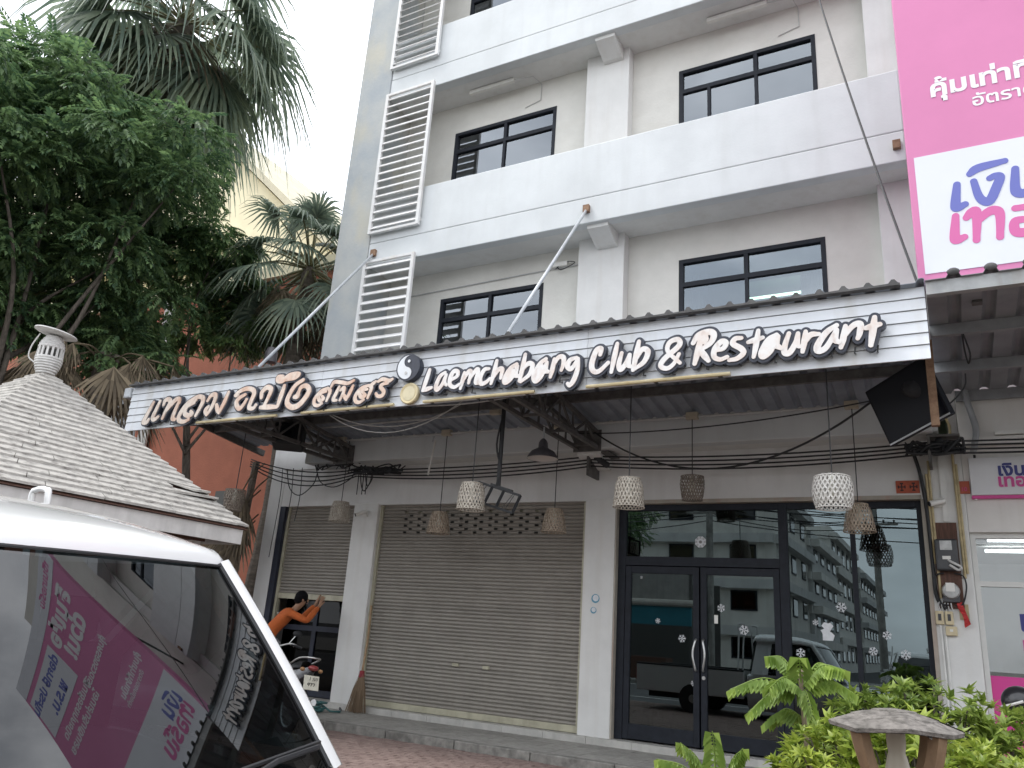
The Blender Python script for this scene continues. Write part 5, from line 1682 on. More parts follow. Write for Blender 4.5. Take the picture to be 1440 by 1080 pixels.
for (x, z) in ((-29.5, 16.5), (-33, 16.5), (-26.5, 12.5), (-22.5, 12.5)):
    w_ = MB().box(x - .8, x + .8, 8.9, 8.998, z - .9, z + .9).build('window', M_alu, cr)
    MB().box(x - .7, x - .03, 8.88, 8.899, z - .8, z + .8).build('pane', M_tint, w_)
    MB().box(x + .03, x + .7, 8.88, 8.899, z - .8, z + .8).build('pane', M_tint, w_)
MB().box(-34, -24, 7.6, 8.99, 14.6, 15.5).build('balcony', M_cream, cr)

# ================================================================== TREES AND PLANTS
def leaf_template(L, W, fold=0.25, droop=0.15):
    """one leaf of four faces: x along the midrib"""
    v = [(0, 0, 0), (L * .45, W / 2, W * fold), (L * .45, 0, 0), (L * .45, -W / 2, W * fold), (L, 0, -L * droop)]
    f = [(0, 2, 1), (0, 3, 2), (2, 4, 1), (3, 4, 2)]
    return np.array(v, float), f
def sprig_template(n, rach, L, W, ang=60, droop=0.25):
    """a pinnate leaf: n pairs of leaflets along a drooping stalk"""
    V, F_ = [], []
    lv, lf = leaf_template(L, W)
    def put(M, t):
        b = len(V)
        for p in lv:
            q = M @ Vector(p) + t
            V.append(tuple(q))
        F_.extend(tuple(b + i for i in q) for q in lf)
    for i in range(n):
        u = (i + .6) / n
        base = Vector((rach * u, 0, -rach * droop * u * u))
        for s in (1, -1):
            M = Matrix.Rotation(s * R(ang * (1 - .3 * u)), 3, 'Z') @ Matrix.Rotation(R(18), 3, 'Y')
            put(M, base)
    put(Matrix.Rotation(R(25), 3, 'Y'), Vector((rach, 0, -rach * droop)))
    return np.array(V), F_
def rosette_template(n, L, W, tilt=35):
    V, F_ = [], []
    lv, lf = leaf_template(L, W, droop=.2)
    for i in range(n):
        M = Matrix.Rotation(2.399 * i, 3, 'Z') @ Matrix.Rotation(-R(tilt + 25 * (i % 3) - 10), 3, 'Y')
        b = len(V)
        sc_ = 1.0 - .25 * ((i * 7) % 5) / 5
        for p in lv:
            V.append(tuple(M @ (Vector(p) * sc_)))
        F_.extend(tuple(b + k for k in q) for q in lf)
    return np.array(V), F_
def scatter(tmpl, places):
    """places: list of (position, forward, up, scale) -> one mesh builder"""
    tv, tf = tmpl
    nv = len(tv)
    V = np.zeros((len(places) * nv, 3))
    Fs = []
    for k, (p, fw, up, s) in enumerate(places):
        fw = Vector(fw).normalized()
        y = Vector(up).cross(fw)
        if y.length < 1e-4:
            y = Vector((1, 0, 0)).cross(fw)
        y.normalize()
        z = fw.cross(y)
        M = np.array((fw, y, z))          # rows
        V[k * nv:(k + 1) * nv] = (tv * s) @ M + np.array(p)
    base = np.array(tf)
    n = base.shape[1]
    allf = (base[None, :, :] + (np.arange(len(places)) * nv)[:, None, None]).reshape(-1, n)
    return V, allf
def np_mesh(name, V, Fa, m_, parent, smooth=False):
    off = np.array(root_loc(parent))
    V = V - off
    me = bpy.data.meshes.new(name)
    n = Fa.shape[1]
    me.vertices.add(len(V))
    me.vertices.foreach_set('co', V.astype(np.float32).ravel())
    me.loops.add(Fa.size)
    me.loops.foreach_set('vertex_index', Fa.astype(np.int32).ravel())
    me.polygons.add(len(Fa))
    me.polygons.foreach_set('loop_start', np.arange(0, Fa.size, n, dtype=np.int32))
    me.update(calc_edges=True)
    me.materials.append(m_)
    o = bpy.data.objects.new(name, me)
    COL.objects.link(o)
    o.parent = parent
    return o
def rdir(q, zlo=-1, zhi=1):
    z = q.uniform(zlo, zhi)
    a = q.uniform(0, 2 * math.pi)
    r_ = math.sqrt(max(0, 1 - z * z))
    return Vector((r_ * math.cos(a), r_ * math.sin(a), z))

CLUMP_A = [(-11.93,-5.55,9.02,0.35),(-12.84,-6.13,8.52,0.46),(-13.25,-5.83,8.94,0.5),(-12.48,-5.61,8.85,0.47),(-13.59,-4.73,9.99,0.55),(-13.59,-4.06,10.42,0.66),(-12.79,-4.02,10.12,0.59),(-13.83,-5.89,8.3,0.53),(-14.36,-5.57,8.93,0.51),(-13.92,-5.19,8.93,0.58),(-13.18,-4.94,8.93,0.59),(-12.84,-4.54,9.13,0.37),(-13.76,-3.71,9.85,0.58),(-12.25,-3.79,9.58,0.64),(-13.29,-5.83,7.81,0.5),(-14.21,-5.03,8.79,0.63),(-14.11,-4.52,8.78,0.54),(-12.13,-4.95,8.08,0.56),(-12.85,-4.15,8.91,0.5),(-12.67,-3.73,9.07,0.55),(-11.21,-3.83,8.55,0.39),(-12.72,-2.5,9.79,0.63),(-10.97,-2.64,9.1,0.58),(-12.85,-6.07,7.18,0.34),(-12.89,-5.62,7.41,0.51),(-12.84,-5.33,7.65,0.48),(-13.96,-4.46,8.4,0.51),(-12.1,-4.67,7.71,0.43),(-11.98,-4.22,8.07,0.58),(-12.76,-3.22,8.89,0.61),(-11.51,-3.5,8.47,0.53),(-12.32,-2.26,9.14,0.54),(-12.16,-1.57,9.38,0.54),(-13.9,-5.47,7.08,0.52),(-12.87,-5.37,6.91,0.41),(-13.19,-4.59,7.33,0.59),(-14.08,-3.9,7.89,0.5),(-14.03,-3.47,8.54,0.4),(-13.0,-3.08,8.09,0.42),(-12.95,-2.45,8.42,0.53),(-11.56,-2.88,8.14,0.53),(-10.95,-2.61,8.22,0.52),(-15.17,-4.63,7.18,0.39),(-15.13,-4.24,7.62,0.64),(-14.1,-4.09,7.52,0.62),(-14.23,-3.26,7.94,0.6),(-12.57,-3.59,7.15,0.54),(-13.8,-2.56,8.3,0.46),(-13.18,-1.92,8.31,0.5),(-12.91,-1.57,8.59,0.57),(-13.38,-5.44,6.04,0.35),(-14.93,-4.42,6.69,0.63),(-14.63,-3.96,6.96,0.5),(-12.64,-4.27,6.59,0.41),(-14.33,-2.76,7.51,0.53),(-13.92,-2.55,7.43,0.39),(-11.85,-3.0,7.12,0.58),(-13.56,-1.53,8.12,0.53),(-14.09,-4.83,5.81,0.63),(-13.44,-4.44,6.12,0.48),(-12.83,-4.42,5.89,0.34),(-13.77,-3.2,6.73,0.5),(-14.32,-2.58,7.21,0.69),(-12.28,-2.82,6.73,0.51),(-13.02,-1.66,7.19,0.57),(-15.76,-4.4,5.97,0.53),(-15.4,-3.81,6.01,0.51),(-13.65,-4.16,5.75,0.59),(-13.38,-3.58,5.96,0.5),(-12.97,-3.3,5.89,0.35),(-13.43,-2.63,6.45,0.39)]
CLUMP_B = [(-12.57,-1.07,7.71,0.3),(-12.89,-0.29,8.21,0.37),(-13.26,-0.41,7.86,0.54),(-12.54,-0.12,7.81,0.36),(-12.37,0.0,8.03,0.37),(-12.77,-0.46,7.41,0.32),(-12.79,0.37,7.41,0.34),(-12.38,0.86,7.63,0.51),(-12.96,-0.27,6.78,0.52),(-12.98,0.41,7.27,0.47),(-12.47,0.5,7.1,0.51),(-11.98,0.79,7.04,0.49),(-12.38,0.28,6.55,0.36),(-12.7,1.21,7.04,0.37),(-14.47,-1.46,6.58,0.4),(-13.75,-1.12,6.53,0.32),(-13.39,-0.81,6.46,0.44),(-13.64,-1.39,5.91,0.28),(-13.73,-0.72,6.19,0.48)]
CLUMP_A += [(-13.06,-3.53,5.76,0.27),(-13.21,-2.93,5.98,0.31),(-13.1,-2.46,6.46,0.3),(-12.53,-2.53,6.32,0.38),(-12.54,-1.94,6.41,0.31),(-11.7,-1.86,6.5,0.27),(-13.33,-3.48,5.52,0.34),(-13.56,-2.98,5.78,0.37),(-13.14,-2.76,5.72,0.4),(-13.18,-2.1,6.07,0.27),(-12.31,-2.17,5.78,0.32),(-12.58,-1.57,6.06,0.35),(-13.28,-2.24,5.52,0.42),(-12.41,-2.26,5.35,0.36),(-12.73,-1.42,5.56,0.3),(-11.84,-1.57,5.52,0.31)]
CLUMP_B += [(-12.67,-1.01,8.65,0.35),(-12.07,-1.01,8.42,0.42),(-12.6,-1.01,8.11,0.44),(-12.04,-0.67,8.23,0.45)]
M_leafA = leaf_mat('dark_tree_leaf', (0.065, 0.125, 0.065), (0.21, 0.32, 0.13), 0.5)
M_leafB = leaf_mat('mid_tree_leaf', (0.065, 0.13, 0.06), (0.21, 0.32, 0.12), 0.5)
M_bark = mat('bark', (0.10, 0.085, 0.07), 0.95, var=.35, scale=8, bump=.6, bscale=20, stretch=(3, 3, .6))
def leafy_tree(name, clumps, base, per, tmpl, m_, label, seed, trunk_r, limb_n):
    q = random.Random(seed)
    t = thing(name, base, label, 'tree')
    places = []
    for (cx, cy, cz, r_) in clumps:
        c = Vector((cx, cy, cz))
        for _ in range(int(per * (r_ / .5) ** 2)):
            d = rdir(q, -.75, 1)
            p = c + Vector((d.x, d.y, d.z * .62)) * r_ * q.uniform(.62, 1.06)
            fw = (Vector((d.x, d.y, d.z * .3)) + rdir(q) * .55 + Vector((0, 0, -.25)))
            places.append((p, fw, Vector((0, 0, 1)) + rdir(q) * .35, q.uniform(.75, 1.25)))
    V, F_ = scatter(tmpl, places)
    np_mesh('crown', V, F_, m_, t)
    b = Vector(base)
    cen = Vector((sum(c[0] for c in clumps) / len(clumps), sum(c[1] for c in clumps) / len(clumps), min(c[2] for c in clumps) + .2))
    top = b.lerp(cen, .95)
    mb = MB()
    mb.tube(catmull([b, b.lerp(top, .35) + Vector((.12, -.08, 0)), b.lerp(top, .7) + Vector((-.1, .1, 0)), top], 5), [trunk_r * (1 - .5 * i / 15) for i in range(16)], 10)
    for c in q.sample(clumps, min(limb_n, len(clumps))):
        e = Vector(c[:3])
        s = b.lerp(top, q.uniform(.6, .98))
        mid = s.lerp(e, .5) + rdir(q) * .3
        pts = catmull([s, mid, e], 5)
        mb.tube(pts, [trunk_r * .30 * (1 - .8 * i / (len(pts) - 1)) for i in range(len(pts))], 6)
    mb.build('trunk', M_bark, t, smooth=True)
    return t
spA = sprig_template(6, .30, .115, .052, 58, .35)
leafy_tree('leafy_tree', [(a, b, c, d * 1.12) for a, b, c, d in CLUMP_A], (-13.2, -2.9, 0), 84, spA, M_leafA, 'large dense leafy tree with drooping dark green leaves behind the gazebo', 5, .20, 16)
leafy_tree('small_leafy_tree', [(a, b, c, d * 1.1) for a, b, c, d in CLUMP_B], (-12.4, 0.6, 0), 100, sprig_template(6, .26, .105, .05, 58, .3), M_leafB, 'smaller leafy tree in front of the orange wall above the left end of the signboard', 6, .11, 8)

# ---- fan palms
M_palm = leaf_mat('fan_palm_leaf', (0.13, 0.18, 0.14), (0.30, 0.36, 0.26), 0.48, rough=.5)
M_petiole = mat('palm_petiole', (0.16, 0.15, 0.07), 0.6, var=.3, scale=5)
M_dry = leaf_mat('dry_palm_leaf', (0.085, 0.065, 0.042), (0.24, 0.19, 0.125), 0.2, rough=.8)
M_ptrunk = mat('palm_trunk', (0.13, 0.11, 0.09), 0.95, var=.35, scale=6, bump=.7, bscale=15, stretch=(1, 1, 3))
def fan(q, hub, fw, up, rad, nseg=34, spread=125, droop=.35, w=.045):
    """one fan blade: narrow pleated segments with hanging tips"""
    Q = []
    fw = fw.normalized()
    y = up.cross(fw)
    if y.length < .01:
        y = Vector((1, 0, 0))
    y.normalize()
    up = fw.cross(y)
    for i in range(nseg):
        a = R(-spread + 2 * spread * (i + .5) / nseg)
        d = fw * math.cos(a) + y * math.sin(a) + up * (.10 * math.cos(a * 1.2))
        d.normalize()
        L = rad * (1 - .25 * (abs(a) / R(spread)) ** 2) * q.uniform(.88, 1.08)
        side = (y * math.cos(a) - fw * math.sin(a)).normalized()
        pts = []
        for k, u in enumerate((0, .28, .55, .8, 1.0)):
            g = droop * L * max(0, u - .38) ** 1.6 * 1.7
            p = hub + d * L * u * (1 - .12 * droop * u) + Vector((0, 0, -g * q.uniform(.85, 1.15)))
            ww = [w * .35, w * .95, w * .8, w * .42, .004][k] * rad
            tw = up * (ww * .35 * (1 if i % 2 else -1))
            pts.append((p - side * ww / 2 * 1.0 + tw, p + side * ww / 2 + tw * .2))
        for k in range(4):
            Q.append((pts[k][0], pts[k][1], pts[k + 1][1], pts[k + 1][0]))
    return Q
def fan_palm(base, top, n, pet, rad, seed, label, trunk_r, elo, ehi, skirt=20, cat='palm tree', droop=.4, nseg=34, w=.1):
    q = random.Random(seed)
    t = thing('fan_palm', base, label, cat)
    b, tp = Vector(base), Vector(top)
    pts = catmull([b, b.lerp(tp, .4) + Vector((.15, .05, 0)), b.lerp(tp, .8), tp], 8)
    MB().tube(pts, [trunk_r * (1.25 - .45 * i / (len(pts) - 1)) * (1 + .06 * (i % 2)) for i in range(len(pts))], 12).build('trunk', M_ptrunk, t)
    pm = MB()
    Qs = []
    for i in range(n):
        el = R(ehi + (elo - ehi) * ((i + .5) / n) ** .85 + q.uniform(-6, 6))
        az = 2.39996 * i + q.uniform(-.25, .25)
        d = Vector((math.cos(el) * math.cos(az), math.cos(el) * math.sin(az), math.sin(el)))
        L = pet * q.uniform(.8, 1.15)
        hub = tp + d * L + Vector((0, 0, -.12 * L * math.cos(el)))
        pm.tube(catmull([tp + d * .08, tp + d * L * .55 + Vector((0, 0, .02)), hub], 4), [.03, .026, .023, .021, .019, .018, .016, .015, .014][:9], 5)
        fw = (d + Vector((0, 0, -.30 - .25 * math.cos(el)))).normalized()
        side = d.cross(Vector((0, 0, 1)))
        upv = side.cross(fw) * (-1 if side.cross(fw).z < 0 else 1) + rdir(q) * .35
        m_ = fan(q, hub, fw, upv, rad * q.uniform(.8, 1.1), nseg, 118, droop * (1 + .5 * math.cos(el)), w)
        mbl = MB()
        for a in m_:
            mbl.quad(*a)
        mbl.build('frond', M_palm, t)
    pm.build('leaf_stalks', M_petiole, t)
    mbs = MB()
    for i in range(skirt):
        az = q.uniform(0, 6.28)
        d = Vector((math.cos(az), math.sin(az), 0))
        p0 = tp + Vector((0, 0, -q.uniform(.0, .5)))
        hub = p0 + d * q.uniform(.2, .55) * pet + Vector((0, 0, -.5 * pet * q.uniform(.4, 1.1)))
        mbs.tube([p0, hub], .014, 4)
        for a in fan(q, hub, Vector((d.x * .35, d.y * .35, -1)), d, rad * .8, 14, 60, .2, w * .8):
            mbs.quad(*a)
    if skirt:
        mbs.build('dead_fronds', M_dry, t)
    return t
fan_palm((-14.6, -1.0, 0), (-13.75, -1.4, 13.6), 52, 1.75, 1.8, 21, 'tall fan palm with drooping grey-green fronds above the leafy tree', .24, -70, 80, 14, droop=.6, nseg=36, w=.05)
fan_palm((-11.35, 0.75, 0), (-11.12, 0.82, 8.25), 36, 1.25, .95, 22, 'smaller fan palm growing between the orange wall and the concrete end wall', .16, -58, 84, 14, droop=.45, nseg=30, w=.065)
# flower stalks of the tall palm
tp = Vector((-13.75, -1.4, 13.1))

# ---- dead palm behind the gazebo
q = random.Random(31)
dp = thing('dead_palm', (-12.3, -2.3, 0), 'short palm with hanging straw-coloured dead fronds behind the gazebo roof', 'palm tree')
MB().tube(catmull([(-12.3, -2.3, 0), (-12.2, -2.3, 2.5), (-12.3, -2.25, 5.4)], 6), .2, 10).build('trunk', M_ptrunk, dp)
for i in range(22):
    az = q.uniform(0, 6.28)
    p0 = Vector((-12.3, -2.25, 5.3 - q.uniform(0, .7)))
    d = Vector((math.cos(az), math.sin(az), 0))
    L = q.uniform(.5, 1.3)
    hub = p0 + d * L + Vector((0, 0, q.uniform(-.2, .25)))
    mb = MB()
    mb.tube(catmull([p0, p0.lerp(hub, .5) + Vector((0, 0, .12)), hub], 4), .016, 5)
    for a in fan(q, hub, Vector((d.x * .45, d.y * .45, -1)), d, q.uniform(.7, 1.2), 15, 48, .2, .045):
        mb.quad(*a)
    mb.build('dead_frond', M_dry, dp)
dp2 = thing('dead_palm', (-12.95, -3.1, 0), 'leaning palm stump with brown hanging fronds right behind the lantern finial', 'palm tree')
MB().tube(catmull([(-12.95, -3.1, 0), (-12.85, -3.0, 2.5), (-12.8, -2.9, 5.3)], 6), .16, 10).build('trunk', M_ptrunk, dp2)
for i in range(14):
    az = q.uniform(0, 6.28)
    p0 = Vector((-12.8, -2.9, 5.2 - q.uniform(0, .5)))
    d = Vector((math.cos(az), math.sin(az), 0))
    hub = p0 + d * q.uniform(.4, .9) + Vector((0, 0, q.uniform(-.3, .1)))
    mb = MB()
    mb.tube(catmull([p0, p0.lerp(hub, .5) + Vector((0, 0, .12)), hub], 4), .016, 5)
    for a in fan(q, hub, Vector((d.x * .4, d.y * .4, -1)), d, q.uniform(.7, 1.0), 18, 50, .2, .05):
        mb.quad(*a)
    mb.build('dead_frond', M_dry, dp2)
# ---- dry fronds hanging beside the building's left pillar
df = thing('dry_fronds', (-10.55, -0.45, 0.1), 'dry brown palm fronds hanging beside the left pillar of the building', 'palm fronds')
for i, (x, y, z, L) in enumerate(((-10.5, -.5, 3.35, .9), (-10.42, -.45, 3.1, 1.0), (-10.6, -.4, 2.9, 1.1), (-10.5, -.5, 2.35, .85), (-10.7, -.5, 2.2, .7), (-10.4, -.55, 2.45, .9), (-10.85, -.45, 2.75, .9), (-10.6, -.6, 1.95, .8))):
    hub = Vector((x, y, z))
    mb = MB()
    mb.tube(catmull([hub + Vector((.1, .3, .55)), hub + Vector((.05, .1, .3)), hub], 4), .014, 5)
    for a in fan(q, hub, Vector((q.uniform(-.3, .2), -.2, -1)), Vector((.3, -1, 0)), L, 18, 42, .15, .055):
        mb.quad(*a)
    mb.build('dead_frond', M_dry, df)
MB().tube(catmull([(-10.55, -.35, .1), (-10.6, -.3, 1.8), (-10.5, -.3, 3.9)], 6), [.09, .085, .08, .08, .08, .075, .075, .07, .07, .07, .06, .06, .06], 8).build('stem', M_ptrunk, df)

# ---- hedge in front of the shopfront
M_hedge = leaf_mat('hedge_leaf', (0.18, 0.26, 0.035), (0.46, 0.54, 0.10), 0.42, rough=.35)
M_hedge2 = leaf_mat('back_hedge_leaf', (0.12, 0.19, 0.035), (0.32, 0.41, 0.085), 0.38, rough=.4)
M_orangeleaf = mat('withered_leaf', (0.55, 0.26, 0.04), 0.6, var=.3, scale=20)
def shrub(name, base, blobs, per, m_, label, seed, size):
    q = random.Random(seed)
    t = thing(name, base, label, 'shrub')
    places, wl = [], []
    mb = MB()
    for (x, y, z, rx, ry, rz) in blobs:
        c = Vector((x, y, z))
        for k in range(per):
            d = rdir(q, -.4, 1)
            p = c + Vector((d.x * rx, d.y * ry, d.z * rz)) * q.uniform(.72, 1.03)
            places.append((p, rdir(q, -.3, .3), Vector((d.x * .7, d.y * .7, .8)) + rdir(q) * .4, q.uniform(.7, 1.2) * size))
            if k % 4 == 0:
                mb.tube([Vector((x * .6 + base[0] * .4, y * .6 + base[1] * .4, .05)), p - d * .02], [.012, .004], 4, cap=False)
            if q.random() < .02:
                wl.append((p + d * .02, rdir(q, -.6, .2), Vector((0, 0, 1)), q.uniform(.8, 1.1) * size))
    V, F_ = scatter(rosette_template(11, .085, .030, 25), places)
    np_mesh('foliage', V, F_, m_, t)
    mb.build('stems', M_bark, t)
    for pl_ in wl:
        V, F_ = scatter(leaf_template(.09, .035), [pl_])
        np_mesh('withered_leaf', V, F_, M_orangeleaf, t)
    return t
shrub('hedge_shrub', (-0.30, -4.3, 0.03), [(-0.55, -4.3, .72, .40, .40, .44), (-.2, -4.2, .80, .42, .42, .46), (.18, -4.2, .68, .40, .4, .44), (-.75, -4.2, .45, .35, .35, .4), (.40, -4.1, .5, .3, .35, .40)], 190, M_hedge2, 'dense green clipped shrub beside the glass shopfront, behind the lantern', 41, 1.0)
shrub('hedge_shrub', (-0.15, -5.35, 0.03), [(-.62, -5.3, .62, .32, .28, .40), (-.22, -5.35, .66, .36, .30, .44), (.10, -5.35, .60, .34, .30, .40), (-.45, -5.4, .5, .34, .3, .34), (.26, -5.2, .40, .25, .3, .36)], 170, M_hedge, 'bright yellow-green leafy shrub with a few orange leaves right behind the lantern', 42, .95)

# ---- young plants with drooping feathery leaves
M_young = leaf_mat('young_leaf', (0.16, 0.26, 0.045), (0.34, 0.46, 0.10), 0.4, rough=.45)
M_stemlight = mat('young_stem', (0.24, 0.19, 0.13), 0.8, var=.25, scale=15)
def compound_leaf(q, a, b, nl=11, L=.085):
    """drooping compound leaf from a to b, leaflets hang and overlap"""
    a, b = Vector(a), Vector(b)
    mid = a.lerp(b, .5) + Vector((0, 0, .07))
    pts = catmull([a, mid, b], 8)
    mb = MB()
    mb.tube(pts, [.005 - .003 * i / (len(pts) - 1) for i in range(len(pts))], 4)
    d = (b - a).normalized()
    side = d.cross(Vector((0, 0, 1))).normalized()
    n = len(pts)
    for k in range(nl):
        u = .15 + .85 * (k + .5) / nl
        i = min(int(u * (n - 1)), n - 2)
        p = pts[i].lerp(pts[i + 1], u * (n - 1) - i)
        for s in (1, -1):
            l = L * (1.0 - .35 * abs(u - .5)) * q.uniform(.85, 1.15)
            e = p + (side * s * .62 + d * .35 + Vector((0, 0, -.75 - .3 * u))) .normalized() * l
            w = d * l * .30
            m1 = p.lerp(e, .5) + side * s * .012 + Vector((0, 0, .012))
            mb.quad(p, m1 - w, e, m1 + w)
    return mb
q = random.Random(51)
yp = thing('young_tree', (-0.79, -5.0, 0.03), 'young slender tree with drooping bright green feathery leaves in front of the glass doors', 'young tree')
MB().tube(catmull([(-.79, -5, .03), (-.77, -5, .4), (-.785, -5, .76), (-.81, -5, 1.17), (-.80, -5, 1.27)], 6), [.022 - .012 * i / 24 for i in range(25)], 8).build('trunk', M_stemlight, yp, smooth=True)
ctr_ = Vector((-.81, -5, 1.19))
for tip in ((-.98, -5.02, 1.33), (-1.2, -5.05, 1.13), (-1.08, -5.12, 1.02), (-.58, -5.05, 1.29), (-.54, -4.98, 1.17), (-.74, -5.1, 1.04), (-1.02, -4.9, .96), (-.80, -5.1, 1.33), (-.9, -4.7, 1.25), (-.68, -4.75, 1.3), (-.95, -5.2, 1.16)):
    tip = Vector(tip)
    st_ = ctr_ + Vector((0, 0, -.06 + .12 * (tip.z - 1.0)))
    if tip.z < 1.0:
        st_ = Vector((-.79, -5, 1.0))
    compound_leaf(q, st_, tip, 12, .10).build('leaf', M_young, yp)
yp2 = thing('young_shrub', (-1.2, -5.35, 0.03), 'low bright green feathery plant in front of the glass doors', 'plant')
MB().tube([(-1.2, -5.35, .03), (-1.2, -5.35, .55)], .012, 6).build('stem', M_stemlight, yp2)
for tip in ((-1.52, -5.4, .75), (-1.36, -5.5, .86), (-1.2, -5.45, .93), (-1.05, -5.4, .86), (-.92, -5.35, .78), (-1.3, -5.1, .82), (-1.12, -5.6, .76), (-1.48, -5.2, .66)):
    compound_leaf(q, (-1.2, -5.35, .55), tip, 11, .09).build('leaf', M_young, yp2)
# small self-sown sprig hanging by the orange wall, seen under the sign's end

# ================================================================== MOTORCYCLES
def motorcycle(label, m_body, m_tail, group='motorcycles by the shops', plate=True):
    """underbone motorcycle, local +X forward, origin on the ground"""
    t = thing('motorcycle', (0, 0, 0), label, 'motorcycle')
    RX = Matrix.Rotation(R(90), 3, 'X')
    for x in (-.60, .62):
        pr_ = [(.235, -.03), (.255, -.042), (.28, -.03), (.288, 0), (.28, .03), (.255, .042), (.235, .03)]
        w = MB().lathe(pr_ + [pr_[0]], 30, (x, 0, .288), RX, cap=False).build('wheel', M_black, t, smooth='auto')
        pr_ = [(.215, -.018), (.238, -.026), (.238, .026), (.215, .018)]
        MB().lathe(pr_ + [pr_[0]], 30, (x, 0, .288), RX, cap=False).build('rim', M_steel, w, smooth='auto')
        mb = MB()
        for k in range(14):
            a = 2 * math.pi * k / 14
            s = .02 if k % 2 else -.02
            mb.bar((x + .03 * math.cos(a + .4), s, .288 + .03 * math.sin(a + .4)), (x + .222 * math.cos(a), 0, .288 + .222 * math.sin(a)), .004)
        mb.tube([(x, -.06, .288), (x, .06, .288)], .035, 12)
        mb.build('spokes', M_steel, w)
    mb = MB()
    for s in (-.075, .075):
        mb.tube([(.62, s, .288), (.50, s, .62), (.44, s * .6, .80)], .018, 8)
    mb.build('fork', M_steel, t, smooth='auto')
    MB().tube([(.42, 0, .78), (.40, 0, .96)], .022, 8).build('steering_stem', M_black, t)
    # mudguards
    for x, a0, a1, m_ in ((.62, 20, 150, m_body), (-.60, 35, 170, M_trimblk)):
        P = [[(x + .315 * math.cos(R(a)), y, .288 + .315 * math.sin(R(a)) - abs(y) * .25) for y in (-.06, -.03, 0, .03, .06)] for a in [a0 + (a1 - a0) * i / 12 for i in range(13)]]
        MB().grid(P).build('mudguard', m_, t, smooth=True)
    # leg shield / front fairing
    P = []
    for i in range(9):
        u = i / 8
        z = .88 - .52 * u
        x = .47 - .02 * u - .22 * u * u
        hw = .13 + .07 * math.sin(math.pi * (u * .8 + .1))
        P.append([(x - .16 * (abs(v) ** 1.6), v * hw, z) for v in (-1, -.66, -.33, 0, .33, .66, 1)])
    MB().grid(P).build('leg_shield', m_body, t, smooth=True)
    # main body under the seat
    st_ = [(.12, .05, .36, .50), (-.05, .09, .33, .58), (-.25, .11, .36, .66), (-.50, .115, .46, .70), (-.72, .10, .56, .745), (-.88, .065, .65, .78), (-.98, .03, .71, .80)]
    mb = MB()
    P = []
    for (x, hw, z0, z1) in st_:
        P.append([(x, 0, z0), (x, hw * .8, z0 + .02), (x, hw, (z0 + z1) / 2), (x, hw * .85, z1 - .02), (x, 0, z1), (x, -hw * .85, z1 - .02), (x, -hw, (z0 + z1) / 2), (x, -hw * .8, z0 + .02), (x, 0, z0)])
    mb.grid(P)
    mb.build('side_cover', m_body, t, smooth='auto')
    P = []
    for (x, hw, z) in ((.16, .05, .60), (.08, .09, .70), (-.1, .125, .735), (-.3, .135, .725), (-.5, .13, .755), (-.68, .115, .79), (-.76, .07, .80)):
        P.append([(x, -hw, z - .05), (x, -hw * .92, z + .01), (x, -hw * .5, z + .03), (x, 0, z + .035), (x, hw * .5, z + .03), (x, hw * .92, z + .01), (x, hw, z - .05)])
    MB().grid(P).build('seat', M_black, t, smooth=True)
    MB().tube([(-.12, 0, .32), (.15, 0, .34), (.30, 0, .42)], [.10, .09, .05], 10).build('engine', mat('engine_grey', (.16, .16, .165), .5, metal=.5, var=.2, scale=12), t, smooth='auto')
    MB().tube(catmull([(.12, -.09, .26), (-.2, -.13, .24), (-.45, -.15, .30), (-.85, -.16, .38)], 4), [.018] * 6 + [.04] * 7, 10).build('exhaust', M_steel, t, smooth='auto')
    mb = MB()
    mb.tube(catmull([(-.55, .12, .78), (-.8, .13, .86), (-.95, .06, .88), (-.95, -.06, .88), (-.8, -.13, .86), (-.55, -.12, .78)], 4), .011, 8)
    mb.build('grab_rail', M_steel, t, smooth=True)
    MB().sphere((-.97, 0, .765), (.05, .07, .034), 14, 8).build('tail_lamp', m_tail, t, smooth=True)
    for s in (-.12, .12):
        MB().sphere((-.93, s, .74), (.035, .03, .025), 10, 6).build('indicator', mat('amber_lens', (.30, .16, .07), .35), t, smooth=True)
    MB().bar((-.90, 0, .70), (-1.0, 0, .52), .10, .008).build('plate_bracket', M_trimblk, t)
    if plate:
        pl_ = MB().obox((-1.0, 0, .60), (.006, .20, .17), Matrix.Rotation(R(18), 3, 'Y')).build('number_plate', mat('bike_plate', (.56, .54, .45), .6, var=.08, scale=20), t, bevel=.004)
        text_mesh('plate_number', '1 กข', .062, M_trimblk, pl_, (-1.032, .055, .628), rot=(R(90), R(0), R(-90)))
        text_mesh('plate_number', '972', .07, M_trimblk, pl_, (-1.014, .055, .552), rot=(R(90), R(0), R(-90)))
    # handlebar, mirrors, headlamp
    MB().tube(catmull([(.28, -.34, .99), (.34, -.22, 1.02), (.40, -.08, .97), (.40, .08, .97), (.34, .22, 1.02), (.28, .34, .99)], 4), .012, 8).build('handlebar', M_steel, t, smooth=True)
    for s in (-1, 1):
        MB().tube([(.34, s * .23, 1.015), (.27, s * .36, .985)], .018, 8).build('grip', M_black, t)
        MB().tube(catmull([(.42, s * .30, .99), (.40, s * .30, 1.0), (.37, s * .2, 1.01)], 3), .007, 6).build('lever', M_steel, t)
        m1_ = MB().tube([(.36, s * .2, 1.02), (.36, s * .27, 1.13)], .006, 6).build('mirror_stalk', M_steel, t)
        MB().sphere((.36, s * .29, 1.16), (.018, .07, .042), 12, 8).build('mirror', M_black, m1_, smooth=True)
    MB().sphere((.44, 0, .98), (.09, .12, .085), 16, 10).build('headlamp_cowl', m_body, t, smooth=True)
    MB().sphere((.50, 0, .96), (.05, .075, .055), 14, 8).build('headlamp', M_clear, t, smooth=True)
